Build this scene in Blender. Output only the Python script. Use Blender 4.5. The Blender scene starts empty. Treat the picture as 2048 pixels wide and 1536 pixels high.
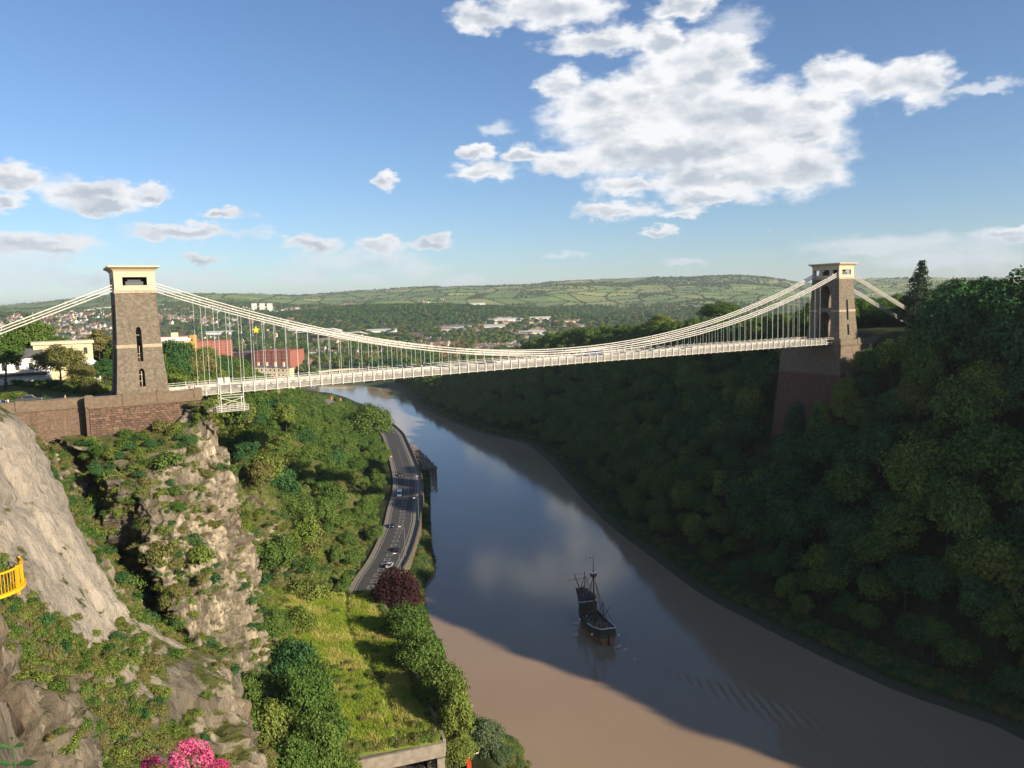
import bpy, bmesh, math, random
import numpy as np
from mathutils import Vector, Matrix
from mathutils.bvhtree import BVHTree

random.seed(7)
rng = np.random.default_rng(7)
SC = bpy.context.scene
COL = SC.collection
rad = math.radians

# ---------------------------------------------------------------- camera
CAM_Z = 92.0
FPX, PITCH, ROLL = 1600.0, rad(5.8), rad(1.5)
_f = Vector((0, math.cos(PITCH), -math.sin(PITCH)))
_u0 = Vector((0, math.sin(PITCH), math.cos(PITCH)))
_r0 = Vector((1, 0, 0))
CR = _r0 * math.cos(ROLL) - _u0 * math.sin(ROLL)
CU = _u0 * math.cos(ROLL) + _r0 * math.sin(ROLL)
cam_data = bpy.data.cameras.new('camera')
cam = bpy.data.objects.new('camera', cam_data)
COL.objects.link(cam)
cam.matrix_world = Matrix(((CR.x, CU.x, -_f.x, 0), (CR.y, CU.y, -_f.y, 0), (CR.z, CU.z, -_f.z, CAM_Z), (0, 0, 0, 1)))
cam_data.sensor_width = 36
cam_data.lens = FPX / 2048 * 36
cam_data.clip_start = 0.1
cam_data.clip_end = 60000
SC.camera = cam


def ray(px, py):
    return _f + CR * ((px - 1024) / FPX) + CU * ((768 - py) / FPX)


def at(px, py, z=None, Y=None):
    """point of the place seen at a given spot of the photograph, on height z or at depth Y"""
    d = ray(px, py)
    t = (z - CAM_Z) / d.z if z is not None else Y / d.y
    return Vector((0, 0, CAM_Z)) + d * t


# ---------------------------------------------------------------- light and sky
SUN_AZ, SUN_EL = rad(123), rad(21.8)          # azimuth clockwise from +Y
sun_d = bpy.data.lights.new('sun', 'SUN')
sun_d.energy = 5.0
sun_d.angle = rad(0.6)
sun_d.color = (1.0, 0.86, 0.66)
sun = bpy.data.objects.new('sun', sun_d)
COL.objects.link(sun)
SUN_DIR = Vector((math.sin(SUN_AZ) * math.cos(SUN_EL), math.cos(SUN_AZ) * math.cos(SUN_EL), math.sin(SUN_EL)))
sun.rotation_euler = SUN_DIR.to_track_quat('Z', 'Y').to_euler()

SC.view_settings.view_transform = 'Standard'
SC.view_settings.look = 'None'
SC.view_settings.exposure = 0.85
SC.view_settings.gamma = 1
SC.view_settings.use_curve_mapping = False
SC.render.engine = 'CYCLES'
SC.cycles.use_denoising = True
SC.cycles.max_bounces = 5
SC.cycles.diffuse_bounces = 2
SC.cycles.glossy_bounces = 2
SC.cycles.transmission_bounces = 2
SC.cycles.transparent_max_bounces = 6
SC.cycles.volume_bounces = 0
SC.cycles.caustics_reflective = False
SC.cycles.caustics_refractive = False

world = bpy.data.worlds.new('World')
SC.world = world
world.use_nodes = True
WT = world.node_tree
WT.nodes.clear()
world.cycles.sampling_method = 'MANUAL'
world.cycles.sample_map_resolution = 256


class NT:
    """small helper for node trees"""
    def __init__(self, tree):
        self.t = tree

    def n(self, typ, **kw):
        nd = self.t.nodes.new(typ)
        for k, v in kw.items():
            setattr(nd, k, v)
        return nd

    def _in(self, sock, v):
        if isinstance(v, bpy.types.NodeSocket):
            self.t.links.new(v, sock)
        elif v is not None:
            sock.default_value = v

    def math(self, op, a, b=None, c=None, clamp=False):
        nd = self.n('ShaderNodeMath', operation=op)
        nd.use_clamp = clamp
        self._in(nd.inputs[0], a)
        self._in(nd.inputs[1], b)
        if c is not None:
            self._in(nd.inputs[2], c)
        return nd.outputs[0]

    def vmath(self, op, a, b=None, scale=None):
        nd = self.n('ShaderNodeVectorMath', operation=op)
        self._in(nd.inputs[0], a)
        if b is not None:
            self._in(nd.inputs[1], b)
        if scale is not None:
            self._in(nd.inputs['Scale'], scale)
        return nd.outputs['Value'] if op in ('LENGTH', 'DOT_PRODUCT', 'DISTANCE') else nd.outputs[0]

    def ramp(self, v, a, b, lo=0.0, hi=1.0, smooth=True):
        nd = self.n('ShaderNodeMapRange')
        nd.interpolation_type = 'SMOOTHSTEP' if smooth else 'LINEAR'
        self._in(nd.inputs['Value'], v)
        for k, x in (('From Min', a), ('From Max', b), ('To Min', lo), ('To Max', hi)):
            self._in(nd.inputs[k], x)
        return nd.outputs[0]

    def noise(self, vec=None, scale=1.0, detail=4.0, rough=0.55, distort=0.0, dims='3D'):
        nd = self.n('ShaderNodeTexNoise')
        nd.noise_dimensions = dims
        if vec is not None:
            self._in(nd.inputs['Vector'], vec)
        nd.inputs['Scale'].default_value = scale
        nd.inputs['Detail'].default_value = detail
        nd.inputs['Roughness'].default_value = rough
        nd.inputs['Distortion'].default_value = distort
        return nd.outputs['Fac']

    def mix(self, f, a, b, blend='MIX'):
        nd = self.n('ShaderNodeMix', data_type='RGBA', blend_type=blend)
        self._in(nd.inputs['Factor'], f)
        for i, v in ((6, a), (7, b)):
            if isinstance(v, (tuple, list)) and len(v) == 3:
                v = (*v, 1)
            self._in(nd.inputs[i], v)
        return nd.outputs[2]


def build_sky():
    T = NT(WT)
    out = T.n('ShaderNodeOutputWorld')
    bg = T.n('ShaderNodeBackground')
    bg.inputs['Strength'].default_value = 0.066
    sky = T.n('ShaderNodeTexSky', sky_type='NISHITA')
    sky.sun_disc = False
    sky.sun_elevation = SUN_EL
    sky.sun_rotation = SUN_AZ
    sky.altitude = 100
    sky.air_density = 1.0
    sky.dust_density = 0.15
    sky.ozone_density = 3.0
    co = T.n('ShaderNodeTexCoord').outputs['Generated']
    sp = T.n('ShaderNodeSeparateXYZ')
    WT.links.new(co, sp.inputs[0])
    x, y, z = sp.outputs
    phi = T.math('ARCTAN2', x, y)
    hl = T.math('SQRT', T.math('ADD', T.math('MULTIPLY', x, x), T.math('MULTIPLY', y, y)))
    el = T.math('DIVIDE', z, T.math('MAXIMUM', hl, 0.02))
    cb = T.n('ShaderNodeCombineXYZ')
    WT.links.new(phi, cb.inputs[0]); WT.links.new(el, cb.inputs[1])
    P = cb.outputs[0]
    st = T.vmath('MULTIPLY', P, (1.0, 1.7, 1.0))
    n1 = T.noise(st, 15, 5, 0.62)
    n2 = T.noise(T.vmath('ADD', st, (0.013, 0.020, 0.0)), 15, 3, 0.55)
    n3 = T.noise(st, 6.5, 1, 0.5)
    wob = T.math('ADD', T.math('MULTIPLY', T.math('SUBTRACT', n1, 0.5), 1.9), T.math('MULTIPLY', T.math('SUBTRACT', n3, 0.5), 0.9))

    wx_ = T.noise(st, 26, 3, 0.6); wy_ = T.noise(T.vmath('ADD', st, (3.7, 1.3, 0.0)), 30, 3, 0.6)
    cw = T.n('ShaderNodeCombineXYZ')
    WT.links.new(T.math('MULTIPLY', T.math('SUBTRACT', wx_, 0.5), 0.060), cw.inputs[0])
    WT.links.new(T.math('MULTIPLY', T.math('SUBTRACT', wy_, 0.5), 0.034), cw.inputs[1])
    PW = T.vmath('ADD', P, cw.outputs[0])

    def field(blobs, sx=0.0, sy=0.0):
        acc = None
        for (cx, cy, rx, ry) in blobs:
            d = ray(cx, cy)
            a = math.atan2(d.x, d.y); h = math.hypot(d.x, d.y)
            b = d.z / h
            k = FPX * math.sqrt(1 + ((cx - 1024) / FPX) ** 2)
            nd = T.n('ShaderNodeVectorMath', operation='MULTIPLY_ADD')
            WT.links.new(PW, nd.inputs[0])
            nd.inputs[1].default_value = (k / rx, k / (ry * 1.18), 0)
            nd.inputs[2].default_value = (-a * k / rx - sx, -b * k / (ry * 1.18) - sy, 0)
            l = T.vmath('LENGTH', nd.outputs[0])
            acc = l if acc is None else T.math('SMOOTH_MIN', acc, l, 0.45)
        return acc
    solid = [(965, 36, 62, 27), (1120, 12, 115, 38), (1365, 12, 68, 24), (1195, 84, 100, 26), (1320, 78, 45, 32),
             (1440, 120, 85, 52), (1380, 160, 100, 50), (1290, 190, 100, 50), (1135, 172, 52, 30), (1200, 205, 95, 40),
             (1480, 230, 210, 52), (1240, 245, 150, 42), (1640, 212, 65, 32), (1680, 150, 72, 34), (1760, 165, 75, 32),
             (1852, 165, 52, 42), (1400, 295, 255, 55), (1610, 270, 75, 20), (1610, 335, 100, 44), (1430, 355, 180, 36), (1270, 372, 85, 24),
             (1260, 300, 125, 42), (1420, 395, 95, 17), (1240, 420, 80, 17), (1365, 424, 50, 10), (1125, 325, 70, 24),
             (1050, 310, 45, 17), (962, 342, 68, 18), (950, 304, 38, 13), (770, 358, 24, 18),
             (40, 355, 72, 28), (5, 402, 32, 17), (185, 388, 92, 26), (300, 390, 44, 15), (210, 412, 76, 17),
             (440, 428, 52, 12), (370, 463, 140, 16), (85, 487, 112, 18), (620, 487, 56, 15), (762, 486, 42, 14), (862, 486, 52, 12),
             (400, 521, 46, 10), (1312, 463, 36, 9), (2030, 466, 60, 14)]
    faint = [(60, 517, 110, 18), (40, 545, 110, 16), (700, 522, 150, 18), (840, 538, 60, 11), (400, 551, 62, 11), (735, 556, 40, 9),
             (1760, 492, 170, 22), (1930, 482, 140, 22), (1960, 178, 95, 11), (1370, 525, 40, 7), (1130, 512, 50, 7), (610, 552, 60, 14),
             (1470, 60, 60, 40), (1900, 520, 160, 20), (200, 560, 260, 22), (920, 560, 60, 10), (1000, 258, 40, 16)]
    f0 = field(solid)
    f1 = field(solid, 0.25, 0.55)
    fs = T.math('ADD', f0, T.math('MULTIPLY', wob, -0.6))
    ff = T.math('ADD', field(faint), T.math('MULTIPLY', wob, -0.7))
    # the rest of the sky round the camera carries the same kind of scattered cumulus
    ap = T.math('ABSOLUTE', T.math('SUBTRACT', phi, 0.0))
    away = T.ramp(ap, 0.70, 0.95)
    gen = T.noise(T.vmath('MULTIPLY', P, (1.0, 2.6, 1.0)), 4.2, 3, 0.55)
    fs2 = T.math('MULTIPLY', T.math('SUBTRACT', 0.66, gen), 9.0)
    fs2 = T.math('ADD', fs2, T.math('MULTIPLY', T.math('SUBTRACT', 1.0, away), 20.0))
    high = T.ramp(el, 0.75, 1.4, 0.0, 6.0)
    fs2 = T.math('ADD', fs2, high)
    F = T.math('MINIMUM', fs, fs2)
    m_s = T.ramp(F, 1.20, 0.62)
    m_f = T.math('MULTIPLY', T.ramp(ff, 1.25, 0.35), 0.62)
    above = T.ramp(el, -0.01, 0.015)
    mask = T.math('MULTIPLY', T.math('MAXIMUM', m_s, m_f), above)
    # undersides away from the sun turn grey, crests facing it stay white
    core = T.ramp(F, 0.95, 0.2)
    und = T.ramp(T.math('SUBTRACT', f1, f0), -0.30, 0.55)
    lit = T.math('MULTIPLY', T.math('SUBTRACT', n1, n2), 2.6)
    nb = T.noise(T.vmath('MULTIPLY', P, (1.0, 2.6, 1.0)), 5.5, 3, 0.55)
    grey = T.math('ADD', T.math('MULTIPLY', T.math('MULTIPLY', core, und), 0.75), T.math('MULTIPLY', T.math('SUBTRACT', nb, 0.41), T.math('MULTIPLY', core, 1.7)))
    grey = T.math('SUBTRACT', grey, lit, clamp=True)
    ccol = T.mix(grey, (8.2, 8.25, 8.4), (4.5, 5.0, 5.7))
    low = T.ramp(el, 0.0, 0.16, 1.0, 0.0)
    ccol = T.mix(T.math('MULTIPLY', low, 0.45), ccol, (5.0, 5.9, 6.8))
    tint = T.mix(1.0, sky.outputs[0], (0.90, 1.0, 1.16), 'MULTIPLY')
    col = T.mix(mask, tint, ccol)
    WT.links.new(col, bg.inputs['Color'])
    WT.links.new(bg.outputs[0], out.inputs[0])


build_sky()

# ---------------------------------------------------------------- helpers: noise, meshes, materials
_perm = rng.permutation(4096)


def _h(ix, iy, iz):
    return _perm[(_perm[(_perm[ix & 4095] + iy) & 4095] + iz) & 4095] / 4095.0


def vnoise(p):
    p = np.asarray(p, float)
    i = np.floor(p).astype(np.int64); f = p - i
    f = f * f * (3 - 2 * f)
    r = 0
    for a in (0, 1):
        for b in (0, 1):
            for c in (0, 1):
                w = (f[..., 0] if a else 1 - f[..., 0]) * (f[..., 1] if b else 1 - f[..., 1]) * (f[..., 2] if c else 1 - f[..., 2])
                r = r + w * _h(i[..., 0] + a, i[..., 1] + b, i[..., 2] + c)
    return r


def fbm(p, oct=4, gain=0.5):
    p = np.asarray(p, float); s = 0; a = 1; t = 0
    for k in range(oct):
        s = s + a * vnoise(p * 2 ** k + k * 17.3); t += a; a *= gain
    return s / t


def cells(p):
    """value and edge distance of jittered cells, for blocky rock"""
    i = np.floor(p).astype(np.int64)
    d1 = np.full(p.shape[:-1], 9.0); d2 = d1.copy(); v = np.zeros(p.shape[:-1])
    for a in (-1, 0, 1):
        for b in (-1, 0, 1):
            for c in (-1, 0, 1):
                jx, jy, jz = i[..., 0] + a, i[..., 1] + b, i[..., 2] + c
                q = np.stack([jx + _h(jx, jy, jz), jy + _h(jx + 31, jy, jz), jz + _h(jx, jy + 57, jz)], -1) - p
                d = np.sqrt((q * q).sum(-1)); hv = _h(jx, jy, jz + 91)
                near = d < d1
                d2 = np.where(near, d1, np.minimum(d2, d)); v = np.where(near, hv, v); d1 = np.where(near, d, d1)
    return v, d2 - d1


def link(name, me, mats, parent=None, smooth=False):
    if not isinstance(mats, (list, tuple)):
        mats = [mats]
    for m in mats:
        me.materials.append(m)
    if smooth:
        me.polygons.foreach_set('use_smooth', [True] * len(me.polygons))
    o = bpy.data.objects.new(name, me)
    COL.objects.link(o)
    o.parent = parent
    return o


def np_mesh(name, V, Fq, mi=None):
    V = np.asarray(V, np.float32); Fq = np.asarray(Fq, np.int32)
    me = bpy.data.meshes.new(name)
    me.vertices.add(len(V)); me.vertices.foreach_set('co', V.ravel())
    n, k = Fq.shape
    me.loops.add(n * k); me.loops.foreach_set('vertex_index', Fq.ravel())
    me.polygons.add(n); me.polygons.foreach_set('loop_start', np.arange(n, dtype=np.int32) * k)
    if mi is not None:
        me.polygons.foreach_set('material_index', np.asarray(mi, np.int32))
    me.update(calc_edges=True)
    return me


def grid_faces(nu, nv):
    i = np.arange(nu - 1)[:, None] * nv + np.arange(nv - 1)[None]
    return np.stack([i, i + nv, i + nv + 1, i + 1], -1).reshape(-1, 4)


class MB:
    """collects shapes into one mesh"""
    def __init__(s):
        s.v = []; s.f = []; s.m = []

    def add(s, V, Fs, mi=0):
        b = len(s.v)
        s.cut = getattr(s, 'cut', []) + [(b, len(s.f))]
        s.v += [tuple(p) for p in V]
        for f in Fs:
            s.f.append([b + i for i in f]); s.m.append(mi)

    def hexa(s, P, mi=0):     # 8 points: bottom ring 0-3, top ring 4-7
        s.add(P, [(3, 2, 1, 0), (4, 5, 6, 7), (0, 1, 5, 4), (1, 2, 6, 5), (2, 3, 7, 6), (3, 0, 4, 7)], mi)

    def box(s, x0, x1, y0, y1, z0, z1, mi=0):
        s.hexa([(x0, y0, z0), (x1, y0, z0), (x1, y1, z0), (x0, y1, z0), (x0, y0, z1), (x1, y0, z1), (x1, y1, z1), (x0, y1, z1)], mi)

    def frus(s, a, z0, b, z1, mi=0):   # rectangles (x0,x1,y0,y1) at two heights
        s.hexa([(a[0], a[2], z0), (a[1], a[2], z0), (a[1], a[3], z0), (a[0], a[3], z0),
                (b[0], b[2], z1), (b[1], b[2], z1), (b[1], b[3], z1), (b[0], b[3], z1)], mi)

    def tube(s, p, q, r0, r1=None, n=6, mi=0, cap=True):
        p = Vector(p); q = Vector(q); r1 = r0 if r1 is None else r1
        d = (q - p).normalized()
        a = d.orthogonal().normalized(); b = d.cross(a)
        V = []
        for c, r in ((p, r0), (q, r1)):
            for i in range(n):
                t = 2 * math.pi * i / n
                V.append(c + (a * math.cos(t) + b * math.sin(t)) * r)
        Fs = [(i, (i + 1) % n, n + (i + 1) % n, n + i) for i in range(n)]
        if cap:
            Fs += [tuple(range(n - 1, -1, -1)), tuple(range(n, 2 * n))]
        s.add(V, Fs, mi)

    def bar(s, p, q, w, h, mi=0, up=(0, 0, 1)):
        p = Vector(p); q = Vector(q); d = (q - p).normalized()
        a = d.cross(Vector(up))
        if a.length < 1e-4:
            a = Vector((1, 0, 0))
        a.normalize(); b = a.cross(d)
        a = a * w / 2; b = b * h / 2
        s.hexa([p - a - b, p + a - b, p + a + b, p - a + b, q - a - b, q + a - b, q + a + b, q - a + b], mi)

    def lathe(s, c, prof, n=10, mi=0):
        V = []
        for r, z in prof:
            for i in range(n):
                t = 2 * math.pi * i / n
                V.append((c[0] + r * math.cos(t), c[1] + r * math.sin(t), c[2] + z))
        Fs = []
        for k in range(len(prof) - 1):
            for i in range(n):
                j = (i + 1) % n
                Fs.append((k * n + i, k * n + j, (k + 1) * n + j, (k + 1) * n + i))
        Fs += [tuple(range(n - 1, -1, -1)), tuple((len(prof) - 1) * n + i for i in range(n))]
        s.add(V, Fs, mi)

    def mesh(s, name):
        me = bpy.data.meshes.new(name)
        me.from_pydata(s.v, [], s.f)
        me.polygons.foreach_set('material_index', s.m)
        me.update()
        return me

    def build_each(s, name, mats, parent=None, smooth=False):
        """every shape added becomes an object of its own"""
        cuts = s.cut + [(len(s.v), len(s.f))]
        out = []
        for (v0, f0), (v1, f1) in zip(cuts[:-1], cuts[1:]):
            me = bpy.data.meshes.new(name)
            me.from_pydata(s.v[v0:v1], [], [[i - v0 for i in f] for f in s.f[f0:f1]])
            me.update()
            out.append(link(name, me, mats, parent, smooth))
        return out

    def build(s, name, mats, parent=None, smooth=False):
        return link(name, s.mesh(name), mats, parent, smooth)


def tag(o, label, cat=None, group=None, kind=None):
    if label: o['label'] = label
    if cat: o['category'] = cat
    if group: o['group'] = group
    if kind: o['kind'] = kind
    return o


def empty(name, loc=(0, 0, 0), rz=0.0):
    o = bpy.data.objects.new(name, None)
    COL.objects.link(o)
    o.location = loc
    o.rotation_euler = (0, 0, rz)
    o.empty_display_size = 0.3
    return o


def copy_tree(o, parent=None):
    c = o.copy()
    COL.objects.link(c)
    c.parent = parent
    for ch in o.children:
        copy_tree(ch, c)
    return c


MATS = {}


def mat(name, col, rough=0.8, var=0.0, vscale=1.0, metal=0.0, bump=0.0, bscale=8.0, spec=0.3, vcol=None, objvar=0.0, emit=None):
    """plain procedural material: colour broken up by noise, fine bump, optional change from object to object"""
    if name in MATS:
        return MATS[name]
    m = bpy.data.materials.new(name)
    m.use_nodes = True
    T = NT(m.node_tree)
    b = m.node_tree.nodes['Principled BSDF']
    b.inputs['Roughness'].default_value = rough
    b.inputs['Metallic'].default_value = metal
    b.inputs['Specular IOR Level'].default_value = spec
    co = T.n('ShaderNodeTexCoord').outputs['Object']
    c = (*col, 1)
    sock = None
    if var or vcol:
        f = T.ramp(T.noise(co, vscale, 6, 0.65), 0.3, 0.7)
        dark = vcol if vcol else tuple(x * (1 - var) for x in col)
        sock = T.mix(f, dark, col)
    if objvar:
        oi = T.n('ShaderNodeObjectInfo').outputs['Random']
        hsv = T.n('ShaderNodeHueSaturation')
        m.node_tree.links.new(T.math('ADD', T.math('MULTIPLY', oi, objvar * 2), 1 - objvar), hsv.inputs['Value'])
        if sock is None:
            hsv.inputs['Color'].default_value = c
        else:
            m.node_tree.links.new(sock, hsv.inputs['Color'])
        sock = hsv.outputs[0]
    if sock is None:
        b.inputs['Base Color'].default_value = c
    else:
        m.node_tree.links.new(sock, b.inputs['Base Color'])
    if bump:
        bp = T.n('ShaderNodeBump')
        bp.inputs['Strength'].default_value = bump
        m.node_tree.links.new(T.noise(co, bscale, 5, 0.6), bp.inputs['Height'])
        m.node_tree.links.new(bp.outputs[0], b.inputs['Normal'])
    if emit:
        b.inputs['Emission Color'].default_value = (*emit, 1)
        b.inputs['Emission Strength'].default_value = 1
    MATS[name] = m
    return m


def leaf_mat(name, col, col2, var=0.45, trans=0.17, hue=0.03):
    m = bpy.data.materials.new(name)
    m.use_nodes = True
    t = m.node_tree; T = NT(t)
    t.nodes.remove(t.nodes['Principled BSDF'])
    out = t.nodes['Material Output']
    oi = T.n('ShaderNodeObjectInfo').outputs['Random']
    ge = T.n('ShaderNodeNewGeometry')
    c = T.mix(oi, col, col2)
    isl = ge.outputs['Random Per Island']
    hsv = T.n('ShaderNodeHueSaturation')
    t.links.new(c, hsv.inputs['Color'])
    t.links.new(T.math('ADD', T.math('MULTIPLY', isl, 2 * var), 1 - var), hsv.inputs['Value'])
    t.links.new(T.math('ADD', T.math('MULTIPLY', T.math('FRACT', T.math('MULTIPLY', isl, 7.7)), hue), 0.5 - hue / 2), hsv.inputs['Hue'])
    d = T.n('ShaderNodeBsdfDiffuse')
    tr = T.n('ShaderNodeBsdfTranslucent')
    t.links.new(hsv.outputs[0], d.inputs[0])
    t.links.new(T.mix(1.0, hsv.outputs[0], (1.25, 1.2, 0.5), 'MULTIPLY'), tr.inputs[0])
    mx = T.n('ShaderNodeMixShader')
    mx.inputs[0].default_value = trans
    t.links.new(d.outputs[0], mx.inputs[1]); t.links.new(tr.outputs[0], mx.inputs[2])
    t.links.new(mx.outputs[0], out.inputs[0])
    return m

# ---------------------------------------------------------------- the lie of the land
LB = np.array([(60, -260), (30, -60), (14, 80), (1, 150), (-4, 159), (-11, 169), (-19, 197), (-27, 227), (-31, 256), (-29, 271), (-33, 300), (-37, 336),
               (-43, 393), (-49, 441), (-64, 500), (-86, 577), (-113, 673), (-187, 815), (-300, 900), (-520, 965), (-1000, 1010)], float)
RB = np.array([(230, -260), (175, -60), (128, 60), (112, 120), (103, 156), (97, 166), (88, 177), (81, 189), (74, 203), (66, 221), (57, 243), (48, 281), (37, 330),
               (28, 395), (10, 512), (-20, 560), (-62, 660), (-103, 790), (-112, 830), (-128, 880), (-232, 968), (-520, 1075), (-1000, 1120)], float)


def smooth_poly(P, n=6):
    out = []
    for i in range(len(P) - 1):
        p0 = P[max(i - 1, 0)]; p1 = P[i]; p2 = P[i + 1]; p3 = P[min(i + 2, len(P) - 1)]
        for k in range(n):
            t = k / n
            out.append(0.5 * (2 * p1 + (p2 - p0) * t + (2 * p0 - 5 * p1 + 4 * p2 - p3) * t * t + (3 * p1 - p0 - 3 * p2 + p3) * t ** 3))
    out.append(P[-1])
    return np.array(out)


LBs, RBs = smooth_poly(LB), smooth_poly(RB)


def poly_dist(X, Y, P):
    d = np.full(X.shape, 1e9)
    for a, b in zip(P[:-1], P[1:]):
        e = b - a; L2 = (e ** 2).sum()
        t = np.clip(((X - a[0]) * e[0] + (Y - a[1]) * e[1]) / L2, 0, 1)
        d = np.minimum(d, (X - a[0] - t * e[0]) ** 2 + (Y - a[1] - t * e[1]) ** 2)
    return np.sqrt(d)


def inside(X, Y, P):
    c = np.zeros(X.shape, bool)
    for a, b in zip(P, np.roll(P, -1, 0)):
        if a[1] == b[1]:
            continue
        k = ((a[1] > Y) != (b[1] > Y)) & (X < (b[0] - a[0]) * (Y - a[1]) / (b[1] - a[1]) + a[0])
        c ^= k
    return c


RIVER = np.concatenate([LBs, RBs[::-1]])
sstep = lambda t: np.clip(t, 0, 1) ** 2 * (3 - 2 * np.clip(t, 0, 1))
SKY_X = np.array([-900, 0, 60, 150, 225, 320, 400, 500, 600, 640, 700, 760, 850, 950, 1050, 1100, 1200, 1300, 1400, 1480, 1540, 1600, 1640, 1750, 1850, 2100, 3000])
SKY_Y = np.array([640, 612, 608, 600, 592, 590, 591, 590, 592, 588, 583, 581, 575, 573, 570, 563, 560, 557, 555, 555, 560, 571, 573, 562, 560, 556, 540])
_az = np.array([math.atan2(ray(a, b).x, ray(a, b).y) for a, b in zip(SKY_X, SKY_Y)])
_te = np.array([ray(a, b).z / math.hypot(ray(a, b).x, ray(a, b).y) for a, b in zip(SKY_X, SKY_Y)])
R_RIDGE = 6000.0


def height(X, Y):
    X = np.asarray(X, float); Y = np.asarray(Y, float)
    r = np.hypot(X, Y); az = np.arctan2(X, Y)
    near = r < 1600
    dl = np.full(X.shape, 1e5); dr = dl.copy(); ins = np.zeros(X.shape, bool)
    if near.any():
        dl[near] = poly_dist(X[near], Y[near], LBs[::2]); dr[near] = poly_dist(X[near], Y[near], RBs[::2])
        ins[near] = inside(X[near], Y[near], RIVER)
    right = dr < dl
    n = fbm(np.stack([X / 45, Y / 45, 0 * X], -1), 4) - 0.5
    # right bank: mud, steep wooded side, plateau falling away beyond the bridge
    P = np.interp(Y, [-300, 20, 60, 105, 200, 330, 450, 600, 800, 950, 1200], [52, 54, 68, 84, 79, 78, 76, 62, 32, 12, 10])
    W = np.interp(Y, [-300, 320, 600, 900], [66, 66, 85, 60])
    t = np.clip((dr - 9) / W, 0, 1)
    zr = np.minimum(dr * 0.28, 2.6) + (P - 2.6) * (0.55 * t + 0.45 * sstep(t)) + n * 7 * np.clip(dr / 30, 0, 1)
    # left bank beyond the cliffs
    PL = np.interp(Y, [0, 300, 380, 460, 560, 700, 900, 1200], [70, 68, 58, 44, 28, 18, 12, 10])
    t = np.clip((dl - 24) / np.interp(Y, [300, 500, 700], [62, 75, 60]), 0, 1)
    zl = np.minimum(dl * 0.9, 7.6) + (PL - 7.6) * (0.6 * t + 0.4 * sstep(t)) + n * 5 * np.clip((dl - 26) / 30, 0, 1)
    zlow = np.minimum(dl * 0.9, 7.6)
    k = sstep((Y - 280) / 25.0)
    zl = zlow * (1 - k) + zl * k
    z = np.where(right, zr, zl)
    # far country
    te = np.interp(az, _az, _te)
    Zr = CAM_Z + te * R_RIDGE
    q = (r - 2400) / (R_RIDGE - 2400)
    n2 = fbm(np.stack([X / 900, Y / 900, 0 * X + 3.1], -1), 5) - 0.5
    hill = 10 + (Zr - 10) * (0.35 * np.clip(q, 0, 1) + 0.65 * sstep(q)) + n2 * 120 * np.clip(q * 2.2, 0, 1) * np.clip((1 - q) * 5, 0, 1)
    hill = np.where(r > R_RIDGE, Zr - (r - R_RIDGE) * 0.045, hill)
    knoll = 62 * np.exp(-(((X + 330) / 560) ** 2 + ((Y - 2850) / 420) ** 2)) + 70 * np.exp(-(((X + 1500) / 700) ** 2 + ((Y - 2500) / 600) ** 2)) \
        + 24 * np.exp(-(((X - 500) / 500) ** 2 + ((Y - 2300) / 300) ** 2))
    far = hill + knoll + n2 * 14 * np.clip((r - 1100) / 500, 0, 1)
    w = sstep((r - 950) / 450)
    z = z * (1 - w) + far * w
    z = np.where(ins, -np.minimum(np.minimum(dl, dr) * 0.25, 3.0) - 0.02, z)
    return z


ang = np.radians(np.arange(-78, 112, 0.36))
rr = 25 * 1.0195 ** np.arange(0, 338)
Rg, Ag = np.meshgrid(rr, ang, indexing='ij')
GX, GY = Rg * np.sin(Ag), Rg * np.cos(Ag)
GZ = height(GX, GY)


def ground_mat():
    m = bpy.data.materials.new('ground')
    m.use_nodes = True
    t = m.node_tree; T = NT(t); b = t.nodes['Principled BSDF']
    b.inputs['Roughness'].default_value = 0.95
    b.inputs['Specular IOR Level'].default_value = 0.1
    pos = T.n('ShaderNodeNewGeometry').outputs['Position']
    sp = T.n('ShaderNodeSeparateXYZ'); t.links.new(pos, sp.inputs[0])
    n = T.noise(pos, 0.12, 6, 0.65)
    under = T.mix(T.ramp(n, 0.35, 0.65), (0.022, 0.032, 0.012), (0.05, 0.062, 0.02))
    mud = T.mix(T.ramp(T.noise(pos, 0.4, 5), 0.3, 0.7), (0.075, 0.066, 0.045), (0.06, 0.075, 0.03))
    c = T.mix(T.ramp(T.math('ADD', sp.outputs[2], T.math('MULTIPLY', n, 1.6)), 2.2, 3.6), mud, under)
    r = T.vmath('LENGTH', pos)
    past = T.mix(T.ramp(T.noise(pos, 0.004, 5, 0.6), 0.38, 0.62), (0.075, 0.11, 0.04), (0.14, 0.165, 0.065))
    town = T.mix(T.ramp(T.noise(pos, 0.02, 5, 0.7), 0.4, 0.6), (0.05, 0.08, 0.032), (0.11, 0.13, 0.075))
    past = T.mix(T.ramp(r, 3000, 3700), town, past)
    c = T.mix(T.ramp(r, 750, 1000), c, past)
    t.links.new(c, b.inputs['Base Color'])
    bp = T.n('ShaderNodeBump'); bp.inputs['Strength'].default_value = 0.6; bp.inputs['Distance'].default_value = 0.6
    t.links.new(T.noise(pos, 1.2, 5, 0.65), bp.inputs['Height']); t.links.new(bp.outputs[0], b.inputs['Normal'])
    return m


me = np_mesh('ground', np.stack([GX, GY, GZ], -1).reshape(-1, 3), grid_faces(*GX.shape)[:, ::-1])
ground = link('ground', me, ground_mat(), smooth=True)
tag(ground, 'wooded gorge sides, plain and distant hills', kind='structure')

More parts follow.
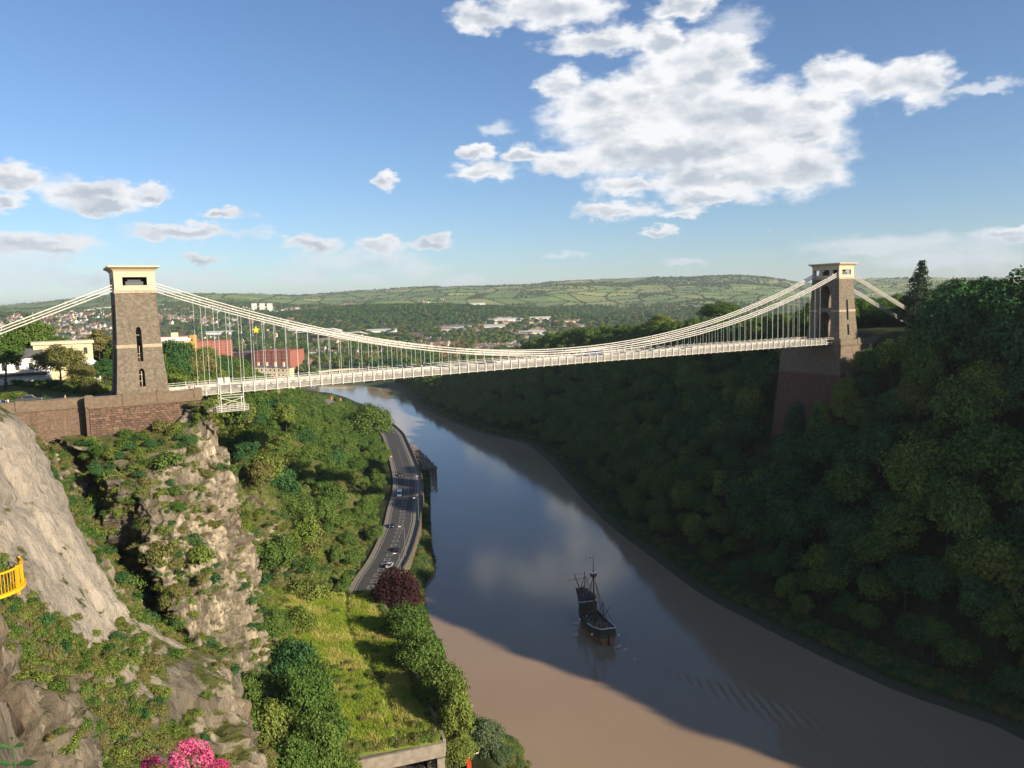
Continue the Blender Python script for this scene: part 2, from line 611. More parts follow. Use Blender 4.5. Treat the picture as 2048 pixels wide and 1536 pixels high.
# ---------------------------------------------------------------- river water with the ship's wake
xs = np.concatenate([np.arange(-1100, -140, 16), np.arange(-140, 14, 1.0), np.arange(14, 82, 0.36), np.arange(82, 112, 1.0), np.arange(112, 260, 6)])
ys = np.concatenate([np.arange(-280, 118, 8), np.arange(118, 216, 0.36), np.arange(216, 330, 1.0), np.arange(330, 620, 5), np.arange(620, 1180, 12)])
WX, WY = np.meshgrid(xs, ys, indexing='ij')
BOAT_STERN, BOAT_DIR = np.array([24.0, 206.5]), np.array([-0.24, 0.9708])
wk = smooth_poly(np.array([(24.2, 206.0), (27.5, 197), (33, 184), (40, 171), (48, 158), (57, 143), (66, 128)]), 8)
wd = np.full(WX.shape, 1e9); wl = np.zeros(WX.shape); ws = np.zeros(WX.shape)
acc = 0
for a, b in zip(wk[:-1], wk[1:]):
    e = b - a; L = np.hypot(*e)
    t = np.clip(((WX - a[0]) * e[0] + (WY - a[1]) * e[1]) / L ** 2, 0, 1)
    dx, dy = WX - a[0] - t * e[0], WY - a[1] - t * e[1]
    d = np.hypot(dx, dy); k = d < wd
    wd = np.where(k, d, wd); wl = np.where(k, acc + t * L, wl); ws = np.where(k, np.sign(dx * e[1] - dy * e[0]), ws)
    acc += L
spread = 1.2 + wl * 0.27
edge = np.exp(-((wd - spread) / (1.8 + wl * 0.05)) ** 2) * np.exp(-wl / 90)
core = np.exp(-(wd / (0.8 + wl * 0.05)) ** 2) * np.exp(-wl / 45)
amp = np.where(ws > 0, 0.35, 1.0)
nn = fbm(np.stack([WX / 1.7, WY / 1.7, 0 * WX], -1), 3) - 0.5
ph = wl * 0.75 + wd * 1.5 + nn * 2.2
WZ = (wl > 0.3) * (edge * amp * 0.085 * np.sin(ph * 1.7) + core * 0.10 * nn * 2)
# bow waves spreading from the ship's sides
rel = np.stack([WX - BOAT_STERN[0], WY - BOAT_STERN[1]], -1)
al = rel @ BOAT_DIR; ac = rel @ np.array([BOAT_DIR[1], -BOAT_DIR[0]])
bw = np.exp(-((np.abs(ac) - 2.6 - (19 - al) * 0.36) / 1.1) ** 2) * (al < 19) * np.exp(-(19 - al) / 22)
WZ = WZ + bw * 0.03 * np.sin((19 - al) * 1.3 + np.abs(ac))


def water_mat():
    m = bpy.data.materials.new('river_water')
    m.use_nodes = True
    t = m.node_tree; T = NT(t); b = t.nodes['Principled BSDF']
    pos = T.n('ShaderNodeNewGeometry').outputs['Position']
    n = T.noise(pos, 0.012, 4, 0.5)
    c = T.mix(T.ramp(n, 0.3, 0.7), (0.275, 0.195, 0.122), (0.315, 0.226, 0.144))
    t.links.new(c, b.inputs['Base Color'])
    b.inputs['Roughness'].default_value = 0.085
    b.inputs['IOR'].default_value = 1.34
    b.inputs['Specular IOR Level'].default_value = 0.45
    st = T.vmath('MULTIPLY', pos, (1.0, 0.55, 1.0))
    patch = T.ramp(T.noise(pos, 0.02, 3, 0.5), 0.35, 0.65, 0.35, 1.0)
    h = T.math('ADD', T.math('MULTIPLY', T.noise(st, 0.9, 4, 0.6), 0.6), T.math('MULTIPLY', T.noise(st, 0.16, 3, 0.5), 1.6))
    bp = T.n('ShaderNodeBump'); bp.inputs['Distance'].default_value = 0.05
    t.links.new(T.math('MULTIPLY', patch, 0.28), bp.inputs['Strength'])
    t.links.new(h, bp.inputs['Height']); t.links.new(bp.outputs[0], b.inputs['Normal'])
    return m


me = np_mesh('river', np.stack([WX, WY, WZ], -1).reshape(-1, 3), grid_faces(*WX.shape))
river = link('river', me, water_mat(), smooth=True)
tag(river, 'muddy brown tidal river winding through the gorge', kind='structure')

# ---------------------------------------------------------------- limestone cliffs under the near tower
# every column is one feature of the wall from near to far: (height, x, y)
COLS = [
    [(100, -60, -60), (90, -12, -60), (70, 2, -60), (40, 14, -60), (6, 26, -60)],
    [(93, -22, -8), (90, -3.5, -4), (84, -1.5, -3), (60, 4, 0), (30, 10, 5), (6, 14, 10)],
    [(92, -24, 4), (90.3, -3, 2.6), (84, -1.5, 4.5), (70, -1, 10), (50, 4, 22), (25, 8, 30), (6, 12, 35)],
    [(95, -40, 20), (90, -17, 20), (80, -17, 24), (72, -17.5, 26), (64, -13, 30), (50, -6, 34), (25, 2, 44), (6, 8, 52)],
    [(96, -52, 40), (90, -38, 44), (83, -32, 43), (77, -28.5, 44.5), (73, -25, 43), (69, -23.5, 44), (64, -19, 46), (50, -10, 50), (25, -2, 58), (6, 6, 68)],
    [(95, -62, 56), (90, -44, 58), (84, -35.5, 58.5), (79, -34, 59), (74, -31, 57), (70, -28.3, 56), (66, -23, 58), (63, -21, 56.5), (60, -20.5, 55.5), (50, -15, 58), (25, -6, 68), (6, 4, 80)],
    [(93, -68, 66), (88, -50, 66), (80, -42, 66), (70, -36, 66), (60, -30, 66), (50, -25, 68), (35, -20, 74), (20, -14, 82), (6, -2, 95)],
    [(86, -95, 100), (80, -72, 95), (74, -64, 98), (66, -58, 100), (58, -54, 98), (48, -48, 96), (36, -42, 95), (22, -33, 97), (14, -25, 100), (6, -14, 108)],
    [(82, -108, 128), (77, -84, 124), (72, -80, 126), (62, -71, 123), (55, -66, 122), (46, -60, 118), (36, -54, 115), (24, -45, 113), (14, -34, 114), (6, -22, 122)],
    [(76, -126, 172), (74.2, -104, 158), (73, -96, 151), (68, -88, 150), (62, -81, 149), (52, -77, 148), (44, -72, 146), (36, -66, 142), (24, -56, 135), (14, -42, 128), (6, -30, 132)],
    [(74.6, -126, 176), (73, -98, 160), (69, -86, 152), (68, -82, 148.5), (66, -75, 145.5), (60, -66, 139), (52, -61.5, 135), (42, -57.5, 133), (33, -54.5, 132), (24, -50, 131), (15, -43, 130), (6, -32, 138)],
    [(74.6, -126, 182), (74, -96, 172), (69, -76, 156), (67.5, -72, 151), (66, -67, 147), (57, -59, 142), (48, -56, 140), (40, -53.5, 139), (31, -51, 138), (23, -48.5, 138), (15, -44, 139), (6, -36, 144)],
    [(74.6, -128, 188), (74, -70, 166), (73.6, -60.5, 157), (66, -58.8, 158), (54, -56, 157.5), (42, -52.4, 156), (32, -49.6, 154), (24, -48, 150.5), (18, -46.5, 149.5), (12, -43, 150), (6, -38, 152)],
    [(74.6, -130, 198), (73.6, -66, 168), (64, -66, 170), (54, -65, 171), (42, -62.5, 171), (30, -60, 170), (20, -57, 169), (12, -52, 168), (6, -44, 167)],
    [(75, -134, 206), (73, -84, 186), (60, -79, 187), (46, -74, 187), (32, -68, 186), (20, -62, 185), (12, -55, 184), (6, -47, 183)],
    [(75, -138, 216), (72, -96, 202), (58, -87, 201), (44, -78, 200), (30, -69, 198), (20, -62, 197), (12, -56, 195), (6, -49, 194)],
    [(75, -142, 226), (72, -92, 214), (56, -76, 211), (44, -66, 208), (36, -61, 206), (27, -56.5, 205), (19, -54, 205), (12, -52, 205), (6, -50, 206)],
    [(75, -146, 246), (72, -102, 232), (56, -86, 230), (40, -72, 228), (28, -65, 227), (16, -58, 226), (9, -53.5, 225), (6, -50, 224)],
    [(74, -150, 270), (70, -112, 262), (54, -94, 260), (38, -78, 258), (24, -67, 257), (12, -56, 256), (8, -52, 256), (6, -50, 256)],
    [(72, -156, 312), (67, -118, 312), (52, -98, 312), (36, -80, 312), (22, -68, 312), (11, -58, 312), (7, -53, 312), (5, -50, 312)],
]
COLS = [c if k < 7 else [(c[0][0] + 0.6, -430, c[0][2] + 70)] + c for k, c in enumerate(COLS)]
NV = 290
zz = np.concatenate([np.linspace(100, 96, 3), np.linspace(95, 6, NV - 3)])
cols = []
for c in COLS:
    c = sorted(c)
    cz = np.array([p[0] for p in c]); cx = np.array([p[1] for p in c]); cy = np.array([p[2] for p in c])
    zc = np.linspace(cz[-1], cz[0], NV)                   # each column from its own top to its own foot
    cols.append(np.stack([np.interp(zc, cz, cx), np.interp(zc, cz, cy), zc], -1))
cols = np.array(cols)                                      # (features, NV, 3)
# smooth a little down the wall
for _ in range(2):
    cols[:, 1:-1] = 0.25 * cols[:, :-2] + 0.5 * cols[:, 1:-1] + 0.25 * cols[:, 2:]
seg = []
NSUB = [6, 10, 40, 110, 110, 50, 50, 50, 50, 50, 50, 50, 44, 32, 28, 24, 24, 24, 24]
for i in range(len(cols) - 1):
    p0 = cols[max(i - 1, 0)]; p1 = cols[i]; p2 = cols[i + 1]; p3 = cols[min(i + 2, len(cols) - 1)]
    for k in range(NSUB[i]):
        t = k / NSUB[i]
        lin = p1 * (1 - t) + p2 * t
        cr = 0.5 * (2 * p1 + (p2 - p0) * t + (2 * p0 - 5 * p1 + 4 * p2 - p3) * t * t + (3 * p1 - p0 - 3 * p2 + p3) * t ** 3)
        seg.append(0.45 * lin + 0.55 * cr)
seg.append(cols[-1])
CL = np.array(seg)
du = np.gradient(CL, axis=0); dv = np.gradient(CL, axis=1)
nrm = np.cross(du, dv); nrm /= np.linalg.norm(nrm, axis=-1, keepdims=True) + 1e-9
nrm *= np.where(nrm[..., :1] * 0.7 - nrm[..., 1:2] * 0.3 + nrm[..., 2:] * 0.4 < 0, -1, 1)
steep = np.clip(1.35 - nrm[..., 2:] * 1.5, 0.06, 1)[..., 0]
farfade = np.interp(CL[..., 1], [0, 12, 28, 230, 262], [0.0, 0.05, 1, 1, 0.3])
# tilted beds of limestone: blocky cells stretched along the bedding, joints, fluting
tl = CL @ np.array([[0.93, 0.1, 0.35], [-0.05, 0.99, -0.1], [-0.36, 0.08, 0.93]])
v1, e1 = cells(tl / np.array([7.0, 8.0, 11.0]))
v2, e2 = cells(tl / np.array([2.6, 3.0, 4.2]) + 11)
v3, e3 = cells(tl / np.array([1.0, 1.2, 1.6]) + 23)
big = fbm(CL / 14.0, 3) - 0.5
v4, e4 = cells(tl / np.array([2.0, 2.2, 7.5]) + 37)          # upright joints
disp = big * 4.0 + (v1 - 0.5) * 3.2 + (v2 - 0.5) * 1.1 + (v4 - 0.5) * 1.4 + (v3 - 0.5) * 0.6 - np.exp(-e2 * 12) * 0.5 - np.exp(-e1 * 14) * 1.0 - np.exp(-e4 * 12) * 0.5 + (fbm(CL / 1.1, 3) - 0.5) * 0.9
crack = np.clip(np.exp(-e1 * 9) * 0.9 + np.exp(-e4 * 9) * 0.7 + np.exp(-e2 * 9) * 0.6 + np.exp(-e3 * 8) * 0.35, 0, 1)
pale = sstep((70 - CL[..., 1]) / 10) * sstep((CL[..., 2] - 66) / 6) * sstep((CL[..., 1] - 40) / 10)   # the big smooth slab
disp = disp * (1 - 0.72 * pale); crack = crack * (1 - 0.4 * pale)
near_w = np.interp(CL[..., 1], [24, 34, 70, 95], [0.3, 1, 1, 0.25])
v5, e5 = cells(tl / np.array([0.55, 0.6, 0.95]) + 51)
v6, e6 = cells(tl / np.array([1.3, 1.4, 0.7]) + 63)
disp = disp + near_w * (1 - 0.55 * pale) * ((v5 - 0.5) * 0.30 + (v6 - 0.5) * 0.32 - np.exp(-e6 * 12) * 0.22 - np.exp(-e5 * 12) * 0.12 + (fbm(CL / 0.35, 3) - 0.5) * 0.28)
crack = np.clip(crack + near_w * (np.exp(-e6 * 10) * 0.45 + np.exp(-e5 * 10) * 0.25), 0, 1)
topd = np.clip((np.arange(CL.shape[1]) - 2) / 8, 0, 1)[None]
CL = CL + nrm * (disp * steep * farfade * topd)[..., None]


def cliff_mat():
    m = bpy.data.materials.new('limestone_cliff')
    m.use_nodes = True
    t = m.node_tree; T = NT(t); b = t.nodes['Principled BSDF']
    b.inputs['Roughness'].default_value = 0.92
    b.inputs['Specular IOR Level'].default_value = 0.15
    ge = T.n('ShaderNodeNewGeometry')
    pos, nor = ge.outputs['Position'], ge.outputs['Normal']
    sp = T.n('ShaderNodeSeparateXYZ'); t.links.new(nor, sp.inputs[0])
    pp = T.n('ShaderNodeSeparateXYZ'); t.links.new(pos, pp.inputs[0])
    st = T.vmath('MULTIPLY', pos, (1.0, 1.0, 0.35))
    a = T.noise(st, 0.16, 7, 0.62, 0.4)
    s2 = T.noise(st, 0.9, 6, 0.7)
    s3 = T.noise(pos, 4.0, 5, 0.7)
    rock = T.mix(T.ramp(a, 0.32, 0.62), (0.31, 0.27, 0.21), (0.53, 0.45, 0.34))
    rock = T.mix(T.ramp(T.noise(st, 0.09, 4, 0.6), 0.5, 0.66), rock, (0.24, 0.155, 0.105))       # iron stain
    rock = T.mix(T.math('MULTIPLY', T.ramp(s2, 0.54, 0.72), 0.6), rock, (0.095, 0.088, 0.078))   # weathered grey
    rock = T.mix(T.math('MULTIPLY', T.ramp(s3, 0.56, 0.72), 0.55), rock, (0.42, 0.355, 0.27))
    rock = T.mix(T.math('MULTIPLY', T.ramp(T.noise(pos, 7.0, 4, 0.7), 0.60, 0.72), 0.6), rock, (0.035, 0.031, 0.025))
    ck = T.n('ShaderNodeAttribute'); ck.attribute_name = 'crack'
    rock = T.mix(T.math('MULTIPLY', ck.outputs['Fac'], 0.62), rock, (0.045, 0.042, 0.03))          # joints toned darker for contrast
    vo = T.n('ShaderNodeTexVoronoi'); vo.inputs['Scale'].default_value = 0.75
    m.node_tree.links.new(T.vmath('ADD', st, T.vmath('MULTIPLY', (0.5, 0.5, 0.5), (1, 1, 1))), vo.inputs['Vector'])
    vo2 = T.n('ShaderNodeTexVoronoi'); vo2.inputs['Scale'].default_value = 2.3
    m.node_tree.links.new(st, vo2.inputs['Vector'])
    blk = T.math('ADD', T.math('MULTIPLY', T.vmath('DOT_PRODUCT', vo.outputs['Color'], (0.33, 0.33, 0.33)), 0.7), T.math('MULTIPLY', T.vmath('DOT_PRODUCT', vo2.outputs['Color'], (0.33, 0.33, 0.33)), 0.5))
    rock = T.mix(1.0, rock, T.mix(T.ramp(blk, 0.35, 0.85), (0.62, 0.60, 0.58), (1.35, 1.33, 1.28)), 'MULTIPLY')
    pa = T.n('ShaderNodeAttribute'); pa.attribute_name = 'slab'
    rock = T.mix(T.math('MULTIPLY', pa.outputs['Fac'], 0.6), rock, T.mix(T.ramp(a, 0.4, 0.6), (0.37, 0.335, 0.295), (0.53, 0.47, 0.395)))   # bare pale slab
    stn = T.noise(T.vmath('MULTIPLY', pos, (1.0, 1.0, 0.09)), 1.1, 6, 0.7)
    rock = T.mix(T.math('MULTIPLY', T.ramp(stn, 0.52, 0.68), 0.42), rock, (0.10, 0.095, 0.088))        # water streaks
    # moss, turf and creeping plants where it is less steep
    g = T.noise(pos, 0.5, 8, 0.75)
    veg = T.math('ADD', T.math('MULTIPLY', sp.outputs[2], 0.85), T.math('MULTIPLY', T.math('SUBTRACT', g, 0.5), 1.9))
    far = T.ramp(pp.outputs[1], 166, 200, 0.0, 0.6)
    low = T.ramp(pp.outputs[2], 30, 12, 0.0, 0.6)
    veg = T.math('ADD', veg, T.math('MAXIMUM', far, low))
    vm = T.ramp(veg, 0.60, 0.76)
    grass = T.mix(T.ramp(T.noise(pos, 0.7, 6, 0.7), 0.35, 0.65), (0.055, 0.075, 0.018), (0.145, 0.145, 0.045))
    c = T.mix(vm, rock, grass)
    t.links.new(c, b.inputs['Base Color'])
    bp = T.n('ShaderNodeBump'); bp.inputs['Strength'].default_value = 1.0; bp.inputs['Distance'].default_value = 0.5
    h = T.math('ADD', T.math('ADD', T.noise(st, 1.6, 8, 0.72), T.math('MULTIPLY', T.noise(pos, 6, 4, 0.7), 0.3)), T.math('MULTIPLY', blk, 0.9))
    t.links.new(h, bp.inputs['Height']); t.links.new(bp.outputs[0], b.inputs['Normal'])
    return m


CLF = grid_faces(*CL.shape[:2])
me = np_mesh('cliff', CL.reshape(-1, 3), CLF)
at_ = me.attributes.new('slab', 'FLOAT', 'POINT'); at_.data.foreach_set('value', pale.astype(np.float32).ravel())
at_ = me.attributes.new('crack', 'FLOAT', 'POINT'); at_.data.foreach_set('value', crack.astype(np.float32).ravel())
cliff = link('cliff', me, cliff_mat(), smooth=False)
tag(cliff, 'pale limestone cliff and buttresses below the bridge tower', kind='structure')
BVH_G = BVHTree.FromPolygons(np.stack([GX, GY, GZ], -1).reshape(-1, 3).tolist(), grid_faces(*GX.shape).tolist())
BVH_C = BVHTree.FromPolygons(CL.reshape(-1, 3).tolist(), CLF.tolist())


def drop(x, y, cl=True):
    best = None
    for B in ((BVH_G, BVH_C) if cl else (BVH_G,)):
        h = B.ray_cast(Vector((x, y, 600)), Vector((0, 0, -1)))
        if h[0] is not None and (best is None or h[0].z > best[0].z):
            best = (h[0], h[1])
    return best

# ---------------------------------------------------------------- the suspension bridge
BR = (-76.2, 163.1, 75.0)
BA = rad(30.22)
BX = Vector((math.cos(BA), math.sin(BA), 0)); BY = Vector((-math.sin(BA), math.cos(BA), 0))


def br(x, y, z):
    return Vector(BR) + BX * x + BY * y + Vector((0, 0, z))


def masonry(name, ca, cb, bw, bh, stain, mortar=(0.16, 0.13, 0.1), bump=0.5, axis_z=None):
    m = bpy.data.materials.new(name)
    m.use_nodes = True
    t = m.node_tree; T = NT(t); b = t.nodes['Principled BSDF']
    b.inputs['Roughness'].default_value = 0.92; b.inputs['Specular IOR Level'].default_value = 0.12
    co = T.n('ShaderNodeTexCoord').outputs['Object']
    sp = T.n('ShaderNodeSeparateXYZ'); t.links.new(co, sp.inputs[0])
    cb_ = T.n('ShaderNodeCombineXYZ')
    t.links.new(T.math('ADD', sp.outputs[0], sp.outputs[1]), cb_.inputs[0]); t.links.new(sp.outputs[2], cb_.inputs[1])
    bk = T.n('ShaderNodeTexBrick')
    t.links.new(cb_.outputs[0], bk.inputs['Vector'])
    for k, v in (('Color1', ca), ('Color2', cb), ('Mortar', mortar)):
        bk.inputs[k].default_value = (*v, 1)
    bk.inputs['Scale'].default_value = 1.0
    bk.inputs['Brick Width'].default_value = bw; bk.inputs['Row Height'].default_value = bh
    bk.inputs['Mortar Size'].default_value = 0.025
    n = T.noise(co, 1.9, 7, 0.72)
    c = T.mix(T.math('MULTIPLY', T.ramp(n, 0.44, 0.66), 0.75), bk.outputs['Color'], stain)
    st = T.noise(T.vmath('MULTIPLY', co, (1, 1, 0.16)), 0.8, 5, 0.6)
    c = T.mix(T.math('MULTIPLY', T.ramp(st, 0.52, 0.72), 0.5), c, tuple(x * 0.45 for x in ca))
    if axis_z is not None:      # the stone changes from one bed of the quarry to another at this height
        z0, col2 = axis_z
        c2 = T.mix(T.ramp(n, 0.4, 0.65), col2, tuple(x * 0.55 for x in col2))
        c2 = T.mix(T.math('MULTIPLY', T.ramp(T.noise(T.vmath('MULTIPLY', co, (1, 1, 0.12)), 1.3, 4, 0.6), 0.64, 0.72), 0.8), c2, (0.42, 0.36, 0.32))
        c2 = T.mix(T.math('MULTIPLY', bk.outputs['Fac'], 0.5), c2, mortar)
        c = T.mix(T.ramp(sp.outputs[2], z0 + 0.2, z0 - 0.2), c, c2)
    t.links.new(c, b.inputs['Base Color'])
    bp = T.n('ShaderNodeBump'); bp.inputs['Strength'].default_value = bump; bp.inputs['Distance'].default_value = 0.08
    t.links.new(T.math('ADD', n, T.math('MULTIPLY', bk.outputs['Fac'], -0.5)), bp.inputs['Height'])
    t.links.new(bp.outputs[0], b.inputs['Normal'])
    return m


M_TOWER = masonry('tower_rubble_stone', (0.19, 0.155, 0.115), (0.125, 0.105, 0.082), 0.7, 0.32, (0.27, 0.23, 0.17))
M_ABUT = masonry('abutment_sandstone', (0.155, 0.098, 0.068), (0.115, 0.075, 0.055), 1.0, 0.42, (0.23, 0.17, 0.12))
M_ABUT2 = masonry('leigh_abutment_stone', (0.19, 0.15, 0.11), (0.14, 0.105, 0.08), 1.1, 0.45, (0.25, 0.18, 0.14), axis_z=(-10.5, (0.155, 0.078, 0.058)))
M_PARA = mat('parapet_stone', (0.195, 0.145, 0.10), 0.9, 0.35, 1.6, bump=0.4, bscale=5)
M_CREAM = mat('cream_render', (0.58, 0.475, 0.325), 0.75, 0.08, 0.5, bump=0.08)
M_CREAM2 = mat('weathered_cream_course', (0.44, 0.36, 0.25), 0.85, 0.25, 1.2, bump=0.2)
M_DARK = mat('dark_opening', (0.03, 0.03, 0.032), 0.9)
M_WHITE = mat('white_ironwork', (0.56, 0.54, 0.49), 0.55, 0.22, 0.9)
M_RODS = mat('pale_grey_rods', (0.52, 0.55, 0.50), 0.5, 0.1, 3)
M_ROAD = mat('asphalt', (0.068, 0.066, 0.066), 0.9, 0.25, 0.6, bump=0.2, bscale=20)
M_DECK = mat('deck_asphalt', (0.20, 0.185, 0.165), 0.9, 0.25, 0.5, bump=0.2)
M_STEELG = mat('grey_chain_end', (0.09, 0.10, 0.11), 0.5)

bridge = empty('suspension_bridge', BR, BA)
tag(bridge, 'white chain suspension bridge with two stone towers spanning the gorge', 'bridge')


def zdeck(x):
    return 1.2 * x / 214 + 0.5 * (1 - ((x - 107) / 107) ** 2) - 0.1


def tower(x0, z0, label, chamfer):
    t = empty('tower', (x0, 0, z0)); t.parent = bridge; t['label'] = label
    H = 20.8

    def hs(z): return 4.85 - (4.85 - 3.72) * z / H - 0.25 * math.sin(math.pi * z / H)   # half size along the deck
    def ht(z): return 6.7 - (6.7 - 5.35) * z / H - 0.2 * math.sin(math.pi * z / H)    # half size across

    def ho(z):                                                                  # half opening of the archway
        if z < 6.3: return 2.75
        if z < 10.2: return 2.75 * math.sqrt(max(0, 1 - ((z - 6.3) / 3.9) ** (2 if not chamfer else 1.7)))
        if z < 11.4: return 0
        if z < 14.2: return 2.5
        if z < 18.9: return 2.5 * math.sqrt(max(0, 1 - ((z - 14.2) / 4.7) ** (2 if not chamfer else 1.6)))
        return 0
    slits = [(2.4, 6.0, 0.52), (7.4, 14.2, 0.48)]

    def sl(z):
        for a, b, w in slits:
            if a <= z <= b:
                k = (z - (b - 0.8)) / 0.8
                return w * math.sqrt(max(0, 1 - k * k)) if k > 0 else w
        return 0
    lv = sorted(set([0, 2.4, 6.0, 6.3, 7.4, 10.2, 11.4, 14.2, 18.9, H] + [6.3 + 3.9 * math.sin(math.pi / 2 * k / 7) for k in range(8)]
                    + [14.2 + 4.7 * math.sin(math.pi / 2 * k / 7) for k in range(8)] + [5.2, 5.5, 5.75, 5.9, 13.4, 13.7, 13.95, 14.1]))
    lv = [z for i, z in enumerate(lv) if i == 0 or z - lv[i - 1] > 1e-4]
    mb = MB()
    e = 1e-5
    for a, b in zip(lv[:-1], lv[1:]):
        oa, ob = ho(a + e), ho(b - e); wa, wb = sl(a + e), sl(b - e)
        for sgn in (-1, 1):
            def rects(z, o, w):
                y0, y1 = sorted((sgn * o, sgn * ht(z)))
                return [(-hs(z), -w, y0, y1), (w, hs(z), y0, y1)] if max(wa, wb) > 0 else [(-hs(z), hs(z), y0, y1)]
            for ra, rb in zip(rects(a, oa, wa), rects(b, ob, wb)):
                mb.frus(ra, a, rb, b)
    shaft = mb.build('shaft', M_TOWER, t)
    if chamfer:
        pass
    # string course half way up, plinth
    m = MB()
    for sgn in (-1, 1):
        for (y0, y1) in ((sgn * 2.7, sgn * (ht(10.3) + 0.07)),):
            y0, y1 = sorted((y0, y1))
            m.box(-hs(10.3) - 0.07, -0.52, y0, y1, 10.1, 10.75); m.box(0.52, hs(10.3) + 0.07, y0, y1, 10.1, 10.75)
    m.build_each('string_course', M_CREAM2, t)
    m = MB()
    for sgn in (-1, 1):
        y0, y1 = sorted((sgn * 2.75, sgn * (ht(0) + 0.25)))
        m.box(-hs(0) - 0.25, hs(0) + 0.25, y0, y1, -0.6, 0.9)
    m.build_each('plinth', M_TOWER, t)
    # mullions in the side slits
    for (a, b, w) in slits:
        for sgn in (-1, 1):
            m = MB()
            yy = sgn * (ht((a + b) / 2) - 0.9)
            m.box(-0.07, 0.07, yy - 0.07, yy + 0.07, a + 0.002, min(b - 0.3, a + 3))
            for zq in ([a + 1.0, a + 2.3] if b - a < 5 else [a + 0.7, a + 1.4, b - 1.7]):
                m.box(-w + 0.002, w - 0.002, yy - 0.06, yy + 0.06, zq, zq + 0.12)
            m.build_each('window_mullion', M_CREAM2, t)
    # cream top storey
    s0, t0 = hs(H), ht(H)
    m = MB(); m.box(-s0 - 0.12, s0 + 0.12, -t0 - 0.12, t0 + 0.12, H, H + 0.62); m.build('base_course', M_CREAM2, t)
    cap = empty('cap'); cap.parent = t
    s1, t1 = s0 - 0.02, t0 - 0.02
    m = MB()
    m.box(-s1, s1, -t1, t1, H + 0.625, H + 1.35)
    m.build('lower_course', M_CREAM, cap)
    m = MB()
    z1, z2 = H + 1.353, H + 3.15
    for sx in (-1, 1):
        for sy in (-1, 1):
            xa, xb = sorted((sx * s1, sx * (s1 - 1.5))); ya, yb = sorted((sy * t1, sy * (t1 - 0.55)))
            m.box(xa, xb, ya, yb, z1, z2)                       # corner piers leave slots for the chains
        xa, xb = sorted((sx * s1, sx * (s1 - 0.8)))
        m.box(xa, xb, -1.5 - 1.0, -1.5, z1, z2); m.box(xa, xb, 1.5, 2.5, z1, z2)
    m.build_each('pier', M_CREAM, cap)
    m = MB()
    m.box(-s1 + 1.0, s1 - 1.0, -1.4, 1.4, z1 + 0.002, z2 - 0.002)
    m.build('dark_infill', M_DARK, cap)  # near-black block, its colour stands in for shade inside the cap openings
    m = MB()
    for yy in (-3.9, 3.9):
        m.box(-1.6, 1.6, yy - 0.45, yy + 0.45, z1 + 0.003, z1 + 0.95)
        m.tube((-1.2, yy, z1 + 1.1), (1.2, yy, z1 + 1.1), 0.35, n=8)
    m.build_each('roller_saddle', M_STEELG, cap)
    m = MB()
    for yy in (-1, 1):
        m.box(-s1 + 1.51, s1 - 1.51, min(yy * (t1 + .05), yy * (t1 - 0.3)), max(yy * (t1 + .05), yy * (t1 - 0.3)), z1, z1 + 0.16)
    m.build_each('window_sill', M_CREAM, cap)
    m = MB()
    m.box(-s1, s1, -t1, t1, z2 + 0.003, H + 4.15)
    m.box(-s1 - 0.06, s1 + 0.06, -t1 - 0.06, t1 + 0.06, H + 3.72, H + 3.80)
    m.build('frieze', M_CREAM, cap)
    m = MB()
    za = H + 4.153
    prof = [(0.0, 0.0), (0.10, 0.22), (0.30, 0.48), (0.62, 0.70), (0.98, 0.86), (0.98, 1.16)]
    for (o0, h0), (o1, h1) in zip(prof[:-1], prof[1:]):
        m.frus((-s1 - o0, s1 + o0, -t1 - o0, t1 + o0), za + h0, (-s1 - o1, s1 + o1, -t1 - o1, t1 + o1), za + h1)
    m.build('cornice', M_CREAM, cap)
    return t


tower(0, 0, 'near brown stone tower with cream top and slit windows', False)
tower(214, zdeck(214), 'far stone tower rising from the red abutment, archway in shade', True)

# chains: three above one another on either side
CH_TOP, CH_LOW, SP = 22.6, 2.35, 0.56


def zchain(x, k):
    u = (x - 107) / 103.0
    return CH_LOW + (CH_TOP - CH_LOW - 1.1) * u * u + 1.2 * x / 214 + k * SP


def chain_mesh(pts, name, parent, label=None):
    m = MB()
    for i, (p, q) in enumerate(zip(pts[:-1], pts[1:])):
        for dy in (-0.13, 0.13):
            m.bar((p[0], p[1] + dy, p[2]), (q[0], q[1] + dy, q[2]), 0.14, 0.19)
        m.tube((q[0], q[1] - 0.34, q[2]), (q[0], q[1] + 0.34, q[2]), 0.21, n=6)
    o = m.build(name, M_WHITE, parent)
    if label: o['label'] = label
    return o


for side, yy in (('near', -4.4), ('far', 4.4)):
    for k in range(3):
        X = [3.5 + (210.5 - 3.5) * i / 28 + (k - 1) * 0.0 for i in range(29)]
        X = [3.5] + [x + (k - 1) * 2.4 for x in X[1:-1]] + [210.5]
        chain_mesh([(x, yy, zchain(x, k)) for x in X], 'chain', bridge)
        # back stays down to the ground on either bank
        for sg, xb in ((-1, 0), (1, 214)):
            z0 = CH_TOP - 1.0 + k * SP + 1.2 * xb / 214
            n = 9 if sg < 0 else 8
            XX = [3.3 + (0 if i == 0 else (k - 1) * 1.6) + i * 7.2 for i in range(n)]
            P = [(xb + sg * x_, yy, z0 - 0.397 * (x_ - 3.3)) for x_ in XX]
            chain_mesh(P, 'land_chain', bridge)

